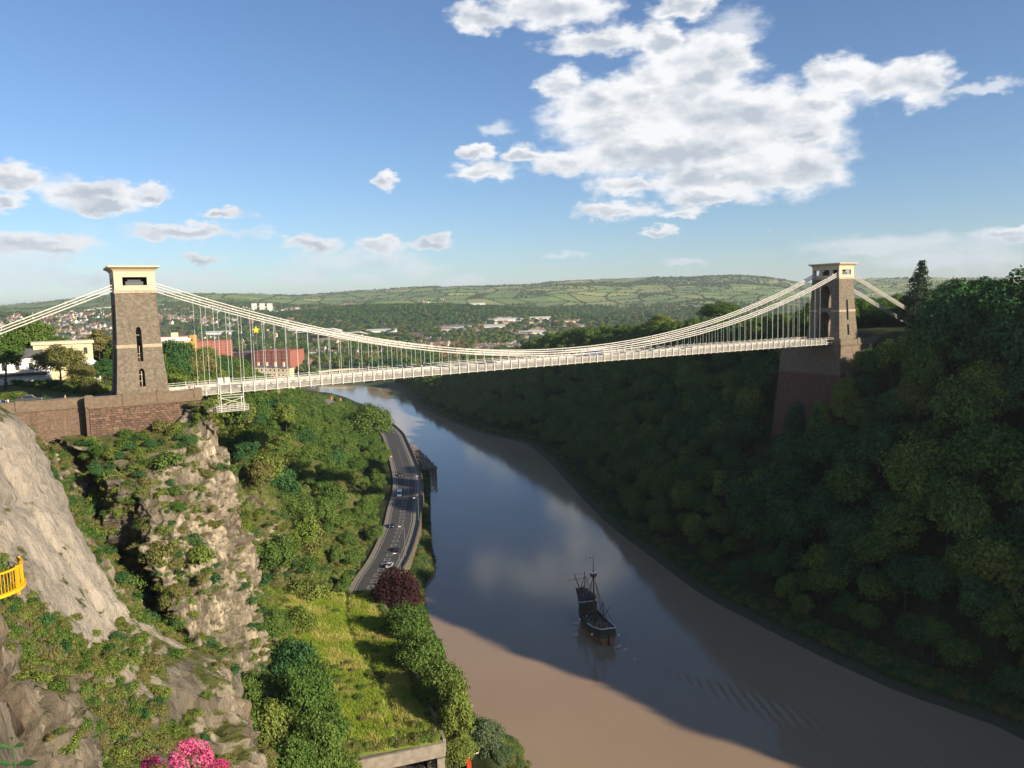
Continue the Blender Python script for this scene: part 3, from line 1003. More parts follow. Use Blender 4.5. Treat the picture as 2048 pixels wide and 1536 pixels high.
# suspension rods
rod_me = None
NP = 80
PX0, DP = 9.5, 2.44
for side, yy in enumerate((-4.4, 4.4)):
    for i in range(1, NP):
        x = PX0 + i * DP
        za = zchain(x, (i + side) % 3); zb = zdeck(x) + 0.1
        if za - zb < 0.3:
            continue
        if rod_me is None:
            m = MB(); m.tube((0, 0, 0), (0, 0, 1), 0.045, n=6); rod_me = m.mesh('rod'); rod_me.materials.append(M_RODS)
        o = bpy.data.objects.new('rod', rod_me); COL.objects.link(o)
        o.parent = bridge; o.location = (x, yy, zb); o.scale = (1, 1, za - zb)

# deck: roadway, footways, lattice girders with posts
deck = empty('deck'); deck.parent = bridge
XS = [4.0 + i * (210 - 4.0) / 40 for i in range(41)]


def strip(name, y0, y1, zt, zb, m, parent):
    mb = MB()
    for a, b in zip(XS[:-1], XS[1:]):
        za, zc = zdeck(a), zdeck(b)
        mb.hexa([(a, y0, za + zb), (b, y0, zc + zb), (b, y1, zc + zb), (a, y1, za + zb), (a, y0, za + zt), (b, y0, zc + zt), (b, y1, zc + zt), (a, y1, za + zt)])
    return mb.build(name, m, parent)


strip('roadway', -2.9, 2.9, 0.0, -0.35, M_DECK, deck)
for sg in (-1, 1):
    strip('footway', min(sg * 3.0, sg * 4.7), max(sg * 3.0, sg * 4.7), 0.18, -0.2, M_CREAM2, deck)
    strip('girder_top_flange', sg * 4.95 - 0.14, sg * 4.95 + 0.14, 1.30, 1.20, M_WHITE, deck)
    strip('girder_bottom_flange', sg * 4.95 - 0.16, sg * 4.95 + 0.16, -0.30, -0.44, M_WHITE, deck)
    strip('inner_girder_flange', sg * 3.0 - 0.10, sg * 3.0 + 0.10, 0.95, 0.85, M_WHITE, deck)
    strip('inner_girder_web', sg * 3.0 - 0.03, sg * 3.0 + 0.03, 0.849, 0.0, M_WHITE, deck)
    strip('handrail', sg * 4.75 - 0.05, sg * 4.75 + 0.05, 1.72, 1.64, M_WHITE, deck)
m = MB()
a = 0.0
w, h0, h1 = DP - 0.2, -0.30, 1.20
nb = 9
for i in range(-nb, nb + 1):
    for sg in (1, -1):
        # diagonals clipped to the panel
        k = (h1 - h0)
        x0 = i * w / nb; x1 = x0 + k
        p, q = (x0, h0), (x1, h1)
        if x0 < 0: p = (0, h0 + (0 - x0))
        if x1 > w: q = (w, h1 - (x1 - w))
        if q[0] - p[0] < 0.05: continue
        if sg < 0: p, q = (w - p[0], p[1]), (w - q[0], q[1])
        m.bar((p[0] + 0.1, 0.02 * sg, p[1]), (q[0] + 0.1, 0.02 * sg, q[1]), 0.035, 0.075, up=(0, 1, 0))
panel_me = m.mesh('lattice_panel'); panel_me.materials.append(M_WHITE)
m = MB(); m.box(-0.13, 0.13, -0.26, 0.26, -0.62, 1.5); m.box(-0.06, 0.06, -0.06, 0.06, 1.5, 2.0); post_me = m.mesh('post'); post_me.materials.append(M_WHITE)
for sg in (-1, 1):
    for i in range(NP + 1):
        x = PX0 + i * DP
        if x > 209: break
        o = bpy.data.objects.new('post', post_me); COL.objects.link(o); o.parent = deck; o.location = (x, sg * 4.95, zdeck(x))
        if i < NP and x + DP < 209:
            sl_ = math.atan2(zdeck(x + DP) - zdeck(x), DP)
            o = bpy.data.objects.new('lattice_panel', panel_me); COL.objects.link(o); o.parent = deck
            o.location = (x, sg * 4.95, zdeck(x)); o.rotation_euler = (0, -sl_, 0)
m = MB()
for i in range(0, NP, 1):
    x = PX0 + i * DP
    m.box(x - 0.09, x + 0.09, -4.75, 4.75, zdeck(x) - 0.75, zdeck(x) - 0.36)
m.build_each('cross_girder', M_STEELG, deck)

# painted inspection cradle hung under the near end
cr = empty('inspection_cradle', br(17.0, -5.3, 0), BA)
tag(cr, 'white steel inspection cradle hanging off the bridge deck near the tower', 'cradle')
m = MB()
for x in (-2.3, 2.3):
    m.bar((x, -0.1, 1.6), (x, -0.1, -4.3), 0.16, 0.16)
    m.bar((x, 2.2, -1.2), (x, 2.2, -4.3), 0.14, 0.14)
m.build_each('hanger_post', M_WHITE, cr)
m = MB()
for z in (-1.2, -0.7, 1.55):
    m.bar((-2.3, -0.1, z), (2.3, -0.1, z), 0.12, 0.12)
m.bar((-2.2, -0.12, -1.3), (2.2, -0.12, -2.7), 0.11, 0.11); m.bar((-2.2, -0.08, -2.7), (2.2, -0.08, -1.3), 0.11, 0.11)
m.bar((0, -0.1, -2.8), (0, -0.1, -4.0), 0.1, 0.1)
m.build_each('bracing', M_WHITE, cr)
m = MB()
m.box(-3.2, 3.2, -0.2, 2.6, -4.15, -4.05)
m.build('platform_floor', M_WHITE, cr)
m = MB()
for z in (-2.9, -3.35, -3.75):
    for (p, q) in (((-3.2, -0.2), (3.2, -0.2)), ((-3.2, 2.6), (3.2, 2.6)), ((-3.2, -0.2), (-3.2, 2.6)), ((3.2, -0.2), (3.2, 2.6))):
        m.bar((*p, z), (*q, z), 0.07, 0.09)
for i in range(9):
    x = -3.2 + 0.8 * i
    m.bar((x, -0.2, -2.9), (x, -0.2, -4.1), 0.06, 0.06); m.bar((x, 2.6, -2.9), (x, 2.6, -4.1), 0.06, 0.06)
m.build_each('guard_rail', M_WHITE, cr)
m = MB()
for x in (-2.1, -0.7):
    m.box(x - 0.55, x + 0.55, 0.3, 1.3, 1.9, 3.0); m.box(x - 0.65, x + 0.65, 0.25, 1.35, 1.7, 1.9)
m.box(-2.4, 2.4, 0.2, 1.5, 1.45, 1.69)
m.build_each('winch_box', M_WHITE, cr)

# ---------------------------------------------------------------- near abutment: coursed sandstone, every block its own
ab = empty('near_abutment', BR, BA)
tag(ab, 'brown sandstone abutment wall with parapet below the near tower', 'abutment')
FY = -8.0
m = MB(); m.box(-9.8, 10.2, FY + 0.15, 8.5, -11, -0.02); m.build('core', M_ABUT, ab)
m = MB(); m.box(-70, -10.0, -5.8, 9.5, -7, -0.03); m.build('wing_core', M_ABUT, ab)
m = MB(); m.box(-70, 5.0, -5.0, 9.0, -0.025, 0.04); m.build('approach_roadway', M_ROAD, ab)
blk = []
for k in range(4):
    m = MB()
    d = 0.03 * k
    c_ = 0.02
    m.frus((0.012, 0.988, -0.0, 0.2), 0.012, (0.012, 0.988, 0.0, 0.2), 0.988)
    V = [(x, y + (-0.02 - d * 0.6 if abs(x - 0.5) < 0.47 and abs(z - 0.5) < 0.4 else 0), z) for (x, y, z) in m.v]
    me = MB()
    me.hexa([(0.015, 0, 0.03), (0.985, 0, 0.03), (0.985, 0.2, 0.03), (0.015, 0.2, 0.03), (0.015, 0, 0.97), (0.985, 0, 0.97), (0.985, 0.2, 0.97), (0.015, 0.2, 0.97)])
    me.hexa([(0.05, -0.03 - d * 0.5, 0.12), (0.95, -0.03 - d * 0.5, 0.12), (0.985, 0.001, 0.03), (0.015, 0.001, 0.03), (0.05, -0.03 - d * 0.5, 0.88), (0.95, -0.03 - d * 0.5, 0.88), (0.985, 0.001, 0.97), (0.015, 0.001, 0.97)])
    mm = me.mesh('stone_block')
    mm.materials.append(mat('sandstone_block_%d' % k, [(0.175, 0.108, 0.075), (0.145, 0.088, 0.062), (0.20, 0.128, 0.088), (0.14, 0.095, 0.07)][k], 0.92, 0.35, 1.5, bump=0.4, objvar=0.22))
    blk.append(mm)
rb = random.Random(3)
z = -1.0
row = 0
while z > -9.0:
    hgt = 0.44
    x = -9.8 - (0.5 if row % 2 else 0.0)
    while x < 6.0:
        w = rb.uniform(0.85, 1.25)
        x1 = min(x + w, 10.2); xa = max(x, -9.8)
        if x1 - xa > 0.2:
            o = bpy.data.objects.new('stone_block', blk[rb.randrange(4)]); COL.objects.link(o); o.parent = ab
            o.location = (xa, FY, z - hgt); o.scale = (x1 - xa, 1, hgt)
        x = x1
    z -= hgt; row += 1
m = MB(); m.box(-10.0, 10.4, FY - 0.22, FY + 0.14, -1.0, -0.72); m.build_each('string_course', M_PARA, ab)
m = MB(); m.box(-9.8, 10.2, FY, FY + 0.5, -0.718, 1.05); m.build_each('parapet', M_PARA, ab)
m = MB(); m.box(-9.9, 10.3, FY - 0.08, FY + 0.58, 1.053, 1.22); m.build('coping', M_PARA, ab)
for x in (-9.7, -3.2, 3.0, 9.9):
    m = MB(); m.box(x - 0.75, x + 0.75, FY - 0.16, FY + 0.7, -0.717, 1.32); m.frus((x - 0.8, x + 0.8, FY - 0.2, FY + 0.75), 1.32, (x - 0.5, x + 0.5, FY, FY + 0.6), 1.55)
    m.build_each('parapet_pier', M_PARA, ab)
m = MB(); m.box(-10.4, -9.85, FY, -5.0, -9, 1.05); m.build('return_wall', M_ABUT, ab)
m = MB(); m.box(-70, -10.42, -5.81, -5.3, -0.6, 0.95); m.build('wing_parapet', M_PARA, ab)
m = MB(); m.box(-70, -10.43, -5.9, -5.2, 0.953, 1.1); m.build('wing_coping', M_PARA, ab)
m = MB(); m.box(-70, -10.44, -5.98, -5.812, -0.9, -0.62); m.build('wing_string_course', M_PARA, ab)
for x in (-21, -34):
    m = MB(); m.box(x - 0.7, x + 0.7, -6.05, -5.1, -0.6, 1.25); m.build_each('parapet_pier', M_PARA, ab)
m = MB()
for x0, x1 in ((9.9, 12.5), (5.3, 8.5)):
    for zz_ in (0.6, 1.05, 1.5):
        m.bar((x0, -5.4, zz_), (x1, -5.4, zz_), 0.07, 0.07)
    m.bar((x0, -5.4, 0), (x0, -5.4, 1.6), 0.09, 0.09)
m.build_each('railing', M_WHITE, ab)

# ---------------------------------------------------------------- far abutment, a tall battered block of red stone
fa = empty('far_abutment', br(214, 0, zdeck(214)), BA)
tag(fa, 'tall red and grey stone abutment carrying the far tower above the trees', 'abutment')
m = MB()
m.frus((-10.5, 34, -11.2, 18.2), -46, (-6.6, 34, -8.6, 15.5), -0.9)
m.build('battered_wall', M_ABUT2, fa)
m = MB(); m.frus((-6.9, 34, -8.9, 15.8), -0.898, (-6.9, 34, -8.9, 15.8), -0.5); m.build_each('string_course', M_PARA, fa)
m = MB()
m.box(-6.5, 34, -8.5, -8.0, -0.498, 1.05); m.box(-6.5, -6.0, -7.998, -5.2, -0.498, 1.05); m.box(-6.5, -6.0, 5.2, 15.4, -0.498, 1.05); m.box(-5.998, 34, 14.9, 15.4, -0.498, 1.05)
m.build_each('parapet', M_TOWER, fa)
m = MB()
for x in (-6.2, 2.5, 11, 20):
    m.box(x - 0.6, x + 0.6, -8.65, -7.85, -0.497, 1.4)
m.build_each('parapet_pier', M_TOWER, fa)
m = MB(); m.box(-5.0, 70, -7.9, 8, -0.6, -0.05); m.build('approach_roadway', M_ROAD, fa)

# ---------------------------------------------------------------- trees and shrubs: prototypes
M_BARK = mat('bark', (0.075, 0.06, 0.045), 0.95, 0.4, 3, bump=0.5)
LEAF = {
    'mid': leaf_mat('leaves_mid_green', (0.070, 0.132, 0.030), (0.116, 0.172, 0.040)),
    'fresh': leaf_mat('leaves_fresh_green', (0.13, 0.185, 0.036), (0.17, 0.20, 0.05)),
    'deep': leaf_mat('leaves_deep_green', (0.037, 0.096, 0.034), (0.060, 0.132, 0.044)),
    'olive': leaf_mat('leaves_olive_green', (0.135, 0.145, 0.045), (0.18, 0.165, 0.06)),
    'conifer': leaf_mat('needles_blue_green', (0.035, 0.06, 0.034), (0.045, 0.07, 0.036), trans=0.08),
    'purple': leaf_mat('leaves_copper_purple', (0.040, 0.018, 0.020), (0.050, 0.022, 0.022), trans=0.1),
    'willow': leaf_mat('leaves_grey_green', (0.085, 0.125, 0.060), (0.11, 0.15, 0.075)),
}


def leaf_quads(C, N, size, r):
    n = len(C)
    N = N / (np.linalg.norm(N, axis=1, keepdims=True) + 1e-9)
    a = r.normal(size=(n, 3)); a -= (a * N).sum(1, keepdims=True) * N
    a /= np.linalg.norm(a, axis=1, keepdims=True) + 1e-9
    b = np.cross(N, a)
    s = (size * r.uniform(0.6, 1.35, n))[:, None]
    dn = N * s * r.uniform(-0.25, 0.25, (n, 1))
    V = np.stack([C - a * s * 0.62, C - b * s * 0.42 + dn, C + a * s * 0.62, C + b * s * 0.42 + dn], 1).reshape(-1, 3)
    return V, np.arange(n * 4).reshape(-1, 4)


def crown_mesh(name, seed, Rx, Rz, zc, ncl, nleaf, size, shape='round', clr=(0.26, 0.42)):
    r = np.random.default_rng(seed)
    C, N = [], []
    tilt = r.normal(0, 0.1, 2)
    for i in range(ncl):
        d = r.normal(size=3); d /= np.linalg.norm(d)
        if d[2] < -0.45: d[2] *= -0.6
        rr_ = r.uniform(0.45, 0.88) ** 0.7
        p = d * rr_ * np.array([Rx, Rx, Rz])
        cr = r.uniform(*clr) * Rx
        if shape == 'cone':
            h = r.uniform(0, 1) ** 1.1; a = r.uniform(0, 6.283)
            q = Rx * (1 - h) ** 0.72 * r.uniform(0.55, 0.95)
            p = np.array([math.cos(a) * q, math.sin(a) * q, -Rz + 2 * Rz * h]); cr = Rx * r.uniform(0.22, 0.36) * (1.1 - 0.6 * h)
            d = np.array([math.cos(a), math.sin(a), 0.4])
        if shape == 'cedar':
            lv = r.integers(0, 6); h = lv / 5; a = r.uniform(0, 6.283); q = Rx * (1 - 0.55 * h) * r.uniform(0.2, 0.95)
            p = np.array([math.cos(a) * q, math.sin(a) * q, -Rz + 2 * Rz * h]); cr = Rx * r.uniform(0.2, 0.34); d = np.array([0, 0, 1.0])
        p[0] += tilt[0] * p[2]; p[1] += tilt[1] * p[2]
        m = max(8, int(nleaf * (cr / (0.34 * Rx)) ** 2))
        e = r.normal(size=(m, 3)); e /= np.linalg.norm(e, axis=1, keepdims=True)
        low = e[:, 2] < -0.5
        e[low, 2] *= -1
        fl = np.array([1, 1, 0.78]) if shape != 'cedar' else np.array([1.2, 1.2, 0.42])
        q = p + e * cr * fl * (r.uniform(0.72, 1.12, (m, 1)) + 0.16 * r.normal(size=(m, 1)))
        C.append(q)
        N.append(e + 0.45 * d + 0.55 * r.normal(size=(m, 3)) + np.array([0, 0, 0.25]))
    C = np.concatenate(C); N = np.concatenate(N)
    C[:, 2] += zc
    V, Fq = leaf_quads(C, N, size, r)
    return np_mesh(name, V, Fq)


def trunk_mesh(name, seed, h, r0, top, lean=0.06, limbs=5):
    r = random.Random(seed)
    m = MB()
    p = Vector((0, 0, -1.2)); d = Vector((r.uniform(-lean, lean), r.uniform(-lean, lean), 1))
    n = 4
    for k in range(n):
        q = p + d * ((top + 1.2) / n)
        m.tube(p, q, r0 * (1 - k / (n + 0.6)), r0 * (1 - (k + 1) / (n + 0.6)), 7)
        if k >= 1:
            for j in range(limbs // 2 + 1):
                a = r.uniform(0, 6.28); L = top * r.uniform(0.22, 0.4)
                b = p.lerp(q, r.random())
                e = b + Vector((math.cos(a) * L, math.sin(a) * L, L * r.uniform(0.4, 0.9)))
                m.tube(b, e, r0 * 0.32, r0 * 0.08, 5)
        p = q; d = d + Vector((r.uniform(-lean, lean), r.uniform(-lean, lean), 0))
    me = m.mesh(name)
    return me


PROTO = []      # (crown mesh, trunk mesh, kind)
for k in range(6):
    R_, Z_, zc_ = [(4.6, 4.4, 7.2), (5.2, 4.6, 7.4), (4.0, 5.2, 8.0), (5.6, 4.2, 6.8), (4.4, 4.8, 7.6), (3.8, 5.6, 8.2)][k]
    c_ = crown_mesh('crown', 100 + k, R_, Z_, zc_, 58, 105, 0.46)
    c_.materials.append(LEAF['mid'])
    t_ = trunk_mesh('trunk', 40 + k, 10, 0.34, zc_ + Z_ * 0.35); t_.materials.append(M_BARK)
    PROTO.append((c_, t_))
for k in range(2):
    c_ = crown_mesh('crown', 150 + k, [2.9, 3.4][k], [5.4, 5.0][k], [6.6, 6.4][k], 70, 95, 0.42, 'cone', (0.24, 0.38))
    c_.materials.append(LEAF['mid'])
    t_ = trunk_mesh('trunk', 50 + k, 10, 0.3, 9, 0.03); t_.materials.append(M_BARK)
    PROTO.append((c_, t_))
FINE = []
for k in range(3):
    R_, Z_, zc_ = [(4.4, 4.4, 6.6), (5.0, 4.2, 6.2), (3.8, 4.6, 6.6)][k]
    c_ = crown_mesh('crown', 200 + k, R_, Z_, zc_, 80, 230, 0.30, clr=(0.2, 0.36))
    c_.materials.append(LEAF['mid'])
    t_ = trunk_mesh('trunk', 60 + k, 10, 0.32, zc_ + Z_ * 0.3); t_.materials.append(M_BARK)
    FINE.append((c_, t_))
SHRUB = []
for k in range(4):
    c_ = crown_mesh('foliage', 300 + k, 1.3, 0.95, 0.55, 22, 45, 0.17, clr=(0.28, 0.5))
    c_.materials.append(LEAF[['mid', 'fresh', 'olive', 'deep'][k]])
    SHRUB.append(c_)
TUFT = []
for k in range(3):
    c_ = crown_mesh('foliage', 330 + k, 1.2, 0.5, 0.2, 14, 24, 0.20, clr=(0.3, 0.55))
    c_.materials.append(LEAF[['olive', 'fresh', 'mid'][k]])
    TUFT.append(c_)
FARP = []
for k in range(4):
    c_ = crown_mesh('far_crown', 360 + k, 5.2, [4.6, 5.2, 4.2, 5.4][k], 5.6, 16, 26, 1.25, clr=(0.34, 0.52))
    c_.materials.append(LEAF[['mid', 'deep', 'mid', 'olive'][k]])
    FARP.append(c_)

HIDDEN = {}


def proto_collection(name, meshes):
    c = bpy.data.collections.new(name)
    for i, me in enumerate(meshes):
        o = bpy.data.objects.new('%s_%02d' % (name, i), me)
        c.objects.link(o)
    HIDDEN[name] = c
    return c


def gn_stuff(name, pts, rots, scs, idx, coll, label, tilt=None):
    """one object that carries countless plants"""
    me = bpy.data.meshes.new(name)
    P = np.asarray(pts, np.float32)
    me.vertices.add(len(P)); me.vertices.foreach_set('co', P.ravel())
    for an, typ, arr in (('sc', 'FLOAT', np.asarray(scs, np.float32)), ('ix', 'INT', np.asarray(idx, np.int32))):
        at_ = me.attributes.new(an, typ, 'POINT'); at_.data.foreach_set('value', arr)
    rv = np.zeros((len(P), 3), np.float32); rv[:, 2] = rots
    if tilt is not None: rv[:, :2] = tilt
    at_ = me.attributes.new('ro', 'FLOAT_VECTOR', 'POINT'); at_.data.foreach_set('vector', rv.ravel())
    o = bpy.data.objects.new(name, me); COL.objects.link(o)
    g = bpy.data.node_groups.new(name, 'GeometryNodeTree')
    g.interface.new_socket('Geometry', in_out='INPUT', socket_type='NodeSocketGeometry')
    g.interface.new_socket('Geometry', in_out='OUTPUT', socket_type='NodeSocketGeometry')
    N = g.nodes
    gi, go = N.new('NodeGroupInput'), N.new('NodeGroupOutput')
    ci = N.new('GeometryNodeCollectionInfo'); ci.inputs['Collection'].default_value = coll
    ci.inputs['Separate Children'].default_value = True; ci.inputs['Reset Children'].default_value = True
    ip = N.new('GeometryNodeInstanceOnPoints'); ip.inputs['Pick Instance'].default_value = True

    def na(nm, dt):
        a = N.new('GeometryNodeInputNamedAttribute'); a.data_type = dt; a.inputs['Name'].default_value = nm
        return a.outputs['Attribute']
    L = g.links
    L.new(gi.outputs[0], ip.inputs['Points']); L.new(ci.outputs[0], ip.inputs['Instance'])
    L.new(na('ix', 'INT'), ip.inputs['Instance Index']); L.new(na('sc', 'FLOAT'), ip.inputs['Scale'])
    e2r = N.new('FunctionNodeEulerToRotation'); L.new(na('ro', 'FLOAT_VECTOR'), e2r.inputs[0]); L.new(e2r.outputs[0], ip.inputs['Rotation'])
    L.new(ip.outputs[0], go.inputs[0])
    md = o.modifiers.new('plants', 'NODES'); md.node_group = g
    tag(o, label, kind='stuff')
    return o


proto_collection('tree_kind', [p[0] for p in PROTO])
proto_collection('shrub_kind', SHRUB + TUFT)
proto_collection('far_kind', FARP)


def place_tree(pr, loc, sc, rz, leaf, name, label, group, cat='tree', sz=1.0):
    e = empty(name, loc, rz)
    e.scale = (sc, sc, sc * sz)
    tag(e, label, cat, group)
    for nm, me in (('crown', pr[0]), ('trunk', pr[1])):
        o = bpy.data.objects.new(nm, me); COL.objects.link(o); o.parent = e
        if nm == 'crown':
            o.material_slots[0].link = 'OBJECT'; o.material_slots[0].material = LEAF[leaf]
    return e


def project(p):
    d = Vector(p) - Vector((0, 0, CAM_Z))
    w = d.dot(_f)
    if w < 1: return None
    return 1024 + FPX * d.dot(CR) / w, 768 - FPX * d.dot(CU) / w, w


def poisson(x0, x1, y0, y1, sp, seed):
    r = np.random.default_rng(seed)
    out = []
    nx, ny = int((x1 - x0) / sp), int((y1 - y0) / sp)
    for i in range(nx):
        for j in range(ny):
            out.append((x0 + (i + 0.5 + r.uniform(-0.42, 0.42) + 0.5 * (j % 2)) * sp, y0 + (j + 0.5 + r.uniform(-0.42, 0.42)) * sp))
    return np.array(out)


BL, BRt = Vector(BR), br(214, 0, 0)


def near_bridge(x, y):
    d = Vector((x, y, 0)) - Vector((BR[0], BR[1], 0))
    return d.dot(BX), d.dot(BY)


COLN = {'deep': 'dark green', 'mid': 'mid-green', 'fresh': 'light green', 'olive': 'olive-green'}


def describe(leaf, sc, x, y, z, d, side):
    size = 'small' if sc < 0.75 else 'large' if sc > 1.25 else 'middle-sized'
    if side == 'right':
        where = 'at the waterside' if d < 20 else 'low on the slope' if z < 28 else 'halfway up' if z < 58 else 'on the plateau' if d > 75 else 'near the top'
        q = project((x, y, z)); px = q[0]
        zone = 'beyond the bridge' if y > 330 else 'under the far deck' if px < 1500 and y > 240 else 'behind the ship' if px < 1500 else 'below the far abutment' if px < 1760 and y > 190 else 'right of the tower' if y > 215 else 'by the right edge'
        return '%s %s tree in right wood, %s, %s' % (size, COLN[leaf], where, zone)
    qx = project((x, y, z))[0]; where = ('beside the road' if d < 40 else 'next to the cliff' if qx < 540 else 'towards the river' if qx > 660 else 'in mid slope') + (' low down' if z < 30 else ' midway' if z < 46 else ' high up')
    zone = 'behind the rib' if y < 225 else 'below the deck' if y < 300 else 'beyond the deck' if y < 380 else 'at the far bend'
    return '%s %s tree on left slope, %s, %s' % (size, COLN[leaf], where, zone)


# ---------------------------------------------------------------- right-hand wood
LEAFMIX = ['deep', 'mid', 'deep', 'mid', 'deep', 'mid', 'fresh', 'deep', 'deep']
single, mass = [], []
C = poisson(-140, 420, -180, 900, 7.0, 11)
dr = poly_dist(C[:, 0], C[:, 1], RBs); dl = poly_dist(C[:, 0], C[:, 1], LBs); ins = inside(C[:, 0], C[:, 1], RIVER)
ok = (~ins) & (dr < dl) & (dr > 6.5) & (dr < np.interp(C[:, 1], [-200, 600, 900], [200, 240, 160]))
C, dr = C[ok], dr[ok]
zc = height(C[:, 0], C[:, 1])
for (x, y), z, d in zip(C, zc, dr):
    s, t = near_bridge(x, y)
    if 193 < s < 262 and -15.5 < t < 19: continue            # the abutment and the road behind it
    if 120 < s < 214 and -9 < t < 9 and z > 62: continue
    if z < 2.0: continue
    sc = random.uniform(0.85, 1.3)
    if d < 14: sc *= 0.8
    if z > 60 and y < 300: sc *= random.uniform(1.15, 1.6)
    if y > 520: sc *= 0.9
    if s > 193 and -60 < t < -8: sc *= 0.72          # lower trees in front of the far abutment
    sc *= np.interp(y, [-200, 40, 80, 105, 215, 240], [0.5, 0.5, 0.8, 1.12, 1.12, 1.0]) if d > 30 else 1.0
    if 198 < s < 290 and -75 < t < -9: sc = min(sc, (76 - z if t > -40 else 83 - z) / 11.6)
    if sc < 0.3: continue
    if 90 < y < 265 and d > 18 and z < 66: sc *= random.uniform(1.0, 1.45)
    for _ in range(8):
        q = project(Vector((x, y, z + 11.8 * sc)))
        if q is None or not (800 < q[0] < 2100) or q[1] > np.interp(q[0], [850, 1000, 1100, 1300, 1500, 1600, 1720, 1800, 1880, 1920, 2048], [745, 715, 662, 645, 640, 625, 600, 594, 588, 550, 534]): break
        sc *= 0.88
    if sc < 0.3: continue
    top = Vector((x, y, z + 10 * sc))
    q = project(top)
    vis = q is not None and -60 < q[0] < 2110 and -60 < q[1] < 1620
    rec = (x, y, z - 0.4, sc, d, q[2] if vis else 9999)
    (single if vis else mass).append(rec)
single.sort(key=lambda a: a[5] / a[3])
IND_R = 215
for i, (x, y, z, sc, d, w) in enumerate(single[:IND_R]):
    leaf = random.choice(LEAFMIX)
    lab = describe(leaf, sc, x, y, z, d, 'right')
    grp = lab.replace('tree', 'trees', 1)
    place_tree(random.choice(PROTO[:6] * 3 + PROTO[6:]), (x, y, z), sc, random.uniform(0, 6.28), leaf, 'broadleaf_tree', lab, grp, sz=random.uniform(0.9, 1.2))
mass += single[IND_R:]
P = np.array([(a[0], a[1], a[2]) for a in mass])
gn_stuff('right_woodland', P, rng.uniform(0, 6.28, len(P)), [a[3] for a in mass], rng.integers(0, 6, len(P)), HIDDEN['tree_kind'],
         'dense wood going on along the right side of the gorge')

# ---------------------------------------------------------------- left wooded slope beyond the cliffs
C = poisson(-330, -20, 168, 640, 7.4, 21)
dl = poly_dist(C[:, 0], C[:, 1], LBs); dr = poly_dist(C[:, 0], C[:, 1], RBs); ins = inside(C[:, 0], C[:, 1], RIVER)
lsingle, lmass = [], []
for (x, y), d, e, i_ in zip(C, dl, dr, ins):
    if i_ or e < d or d < 20.5: continue
    s, t = near_bridge(x, y)
    if s < 14 and -14 < t < 30: continue
    if y < 198 and d < 36: continue
    h = drop(x, y)
    if h is None: continue
    p, n = h
    if n.z < 0.3 and y < 190: continue
    if p.z > 72.3 and y < 285 and x < -86: continue
    sc = random.uniform(0.62, 1.02)
    if d < 32: sc *= 0.7
    if abs(t) < 12 and 10 < s < 60: sc = min(sc, (BR[2] - 6 - p.z) / 13)
    if sc < 0.3: continue
    q = project(p + Vector((0, 0, 9 * sc)))
    vis = q is not None and -40 < q[0] < 2090
    rec = (x, y, p.z - 0.5, sc, d, q[2] if q else 9999)
    (lsingle if vis and p.z < 74 and y < 470 and x > -150 else lmass).append(rec)
lsingle.sort(key=lambda a: a[5] / a[3])
IND_L = 120
for (x, y, z, sc, d, w) in lsingle[:IND_L]:
    leaf = random.choice(['mid', 'fresh', 'mid', 'olive', 'fresh', 'deep'])
    lab = describe(leaf, sc, x, y, z, d, 'left')
    place_tree(random.choice(PROTO[:6] * 3 + PROTO[6:]), (x, y, z), sc, random.uniform(0, 6.28), leaf, 'broadleaf_tree', lab, lab.replace('tree', 'trees', 1), sz=random.uniform(0.9, 1.15))
lmass += lsingle[IND_L:]
P = np.array([(a[0], a[1], a[2]) for a in lmass])
gn_stuff('left_woodland', P, rng.uniform(0, 6.28, len(P)), [a[3] for a in lmass], rng.integers(0, 6, len(P)), HIDDEN['tree_kind'],
         'trees among the houses on the left bank beyond the slope')

# ---------------------------------------------------------------- plants on the cliffs
A = CL[:-1, :-1]; B_ = CL[1:, :-1]; D_ = CL[:-1, 1:]
fn = np.cross(B_ - A, D_ - A); ar = np.linalg.norm(fn, axis=-1); fn = fn / (ar[..., None] + 1e-9)
fn *= np.where(fn[..., 2:] < 0, -1, 1)
ctr = (A + B_ + D_) / 3
vg = fn[..., 2] * 0.8 + (fbm(ctr / 11.0, 3) - 0.5) * 5.0 + (fbm(ctr / 3.0 + 9, 3) - 0.5) * 1.0
vg += np.interp(ctr[..., 2], [8, 30, 45], [0.9, 0.35, 0]) + np.interp(ctr[..., 1], [160, 175, 200], [0, 0.15, 0.5])
gully = np.exp(-(((ctr[..., 0] + 69) / 11) ** 2 + ((ctr[..., 1] - 134) / 14) ** 2)) * 1.1
vg += gully
vg += 0.55 * np.exp(-(((ctr[..., 0] + 60) / 5) ** 2 + ((ctr[..., 1] - 150) / 7) ** 2 + ((ctr[..., 2] - 62) / 12) ** 2)) + 0.45 * np.exp(-(((ctr[..., 1] - 139) / 3.5) ** 2 + ((ctr[..., 2] - 48) / 12) ** 2))
pale_f = sstep((70 - ctr[..., 1]) / 10) * sstep((ctr[..., 2] - 68) / 5) * sstep((ctr[..., 1] - 46) / 8)
vg -= pale_f * 0.9
vg += 0.32 * (ctr[..., 1] < 72) * (ctr[..., 2] < 73) + 0.3 * (ctr[..., 1] < 50) * (ctr[..., 2] < 74)
wgt = ar * np.clip((vg - 0.52) * 3, 0, 1) * (ctr[..., 1] > 18) * (ctr[..., 1] < 290) * (ctr[..., 2] < 91) * (ctr[..., 2] > 7)
wgt *= np.interp(ctr[..., 1], [20, 60, 75, 120], [3.2, 3.0, 1.2, 1.0])
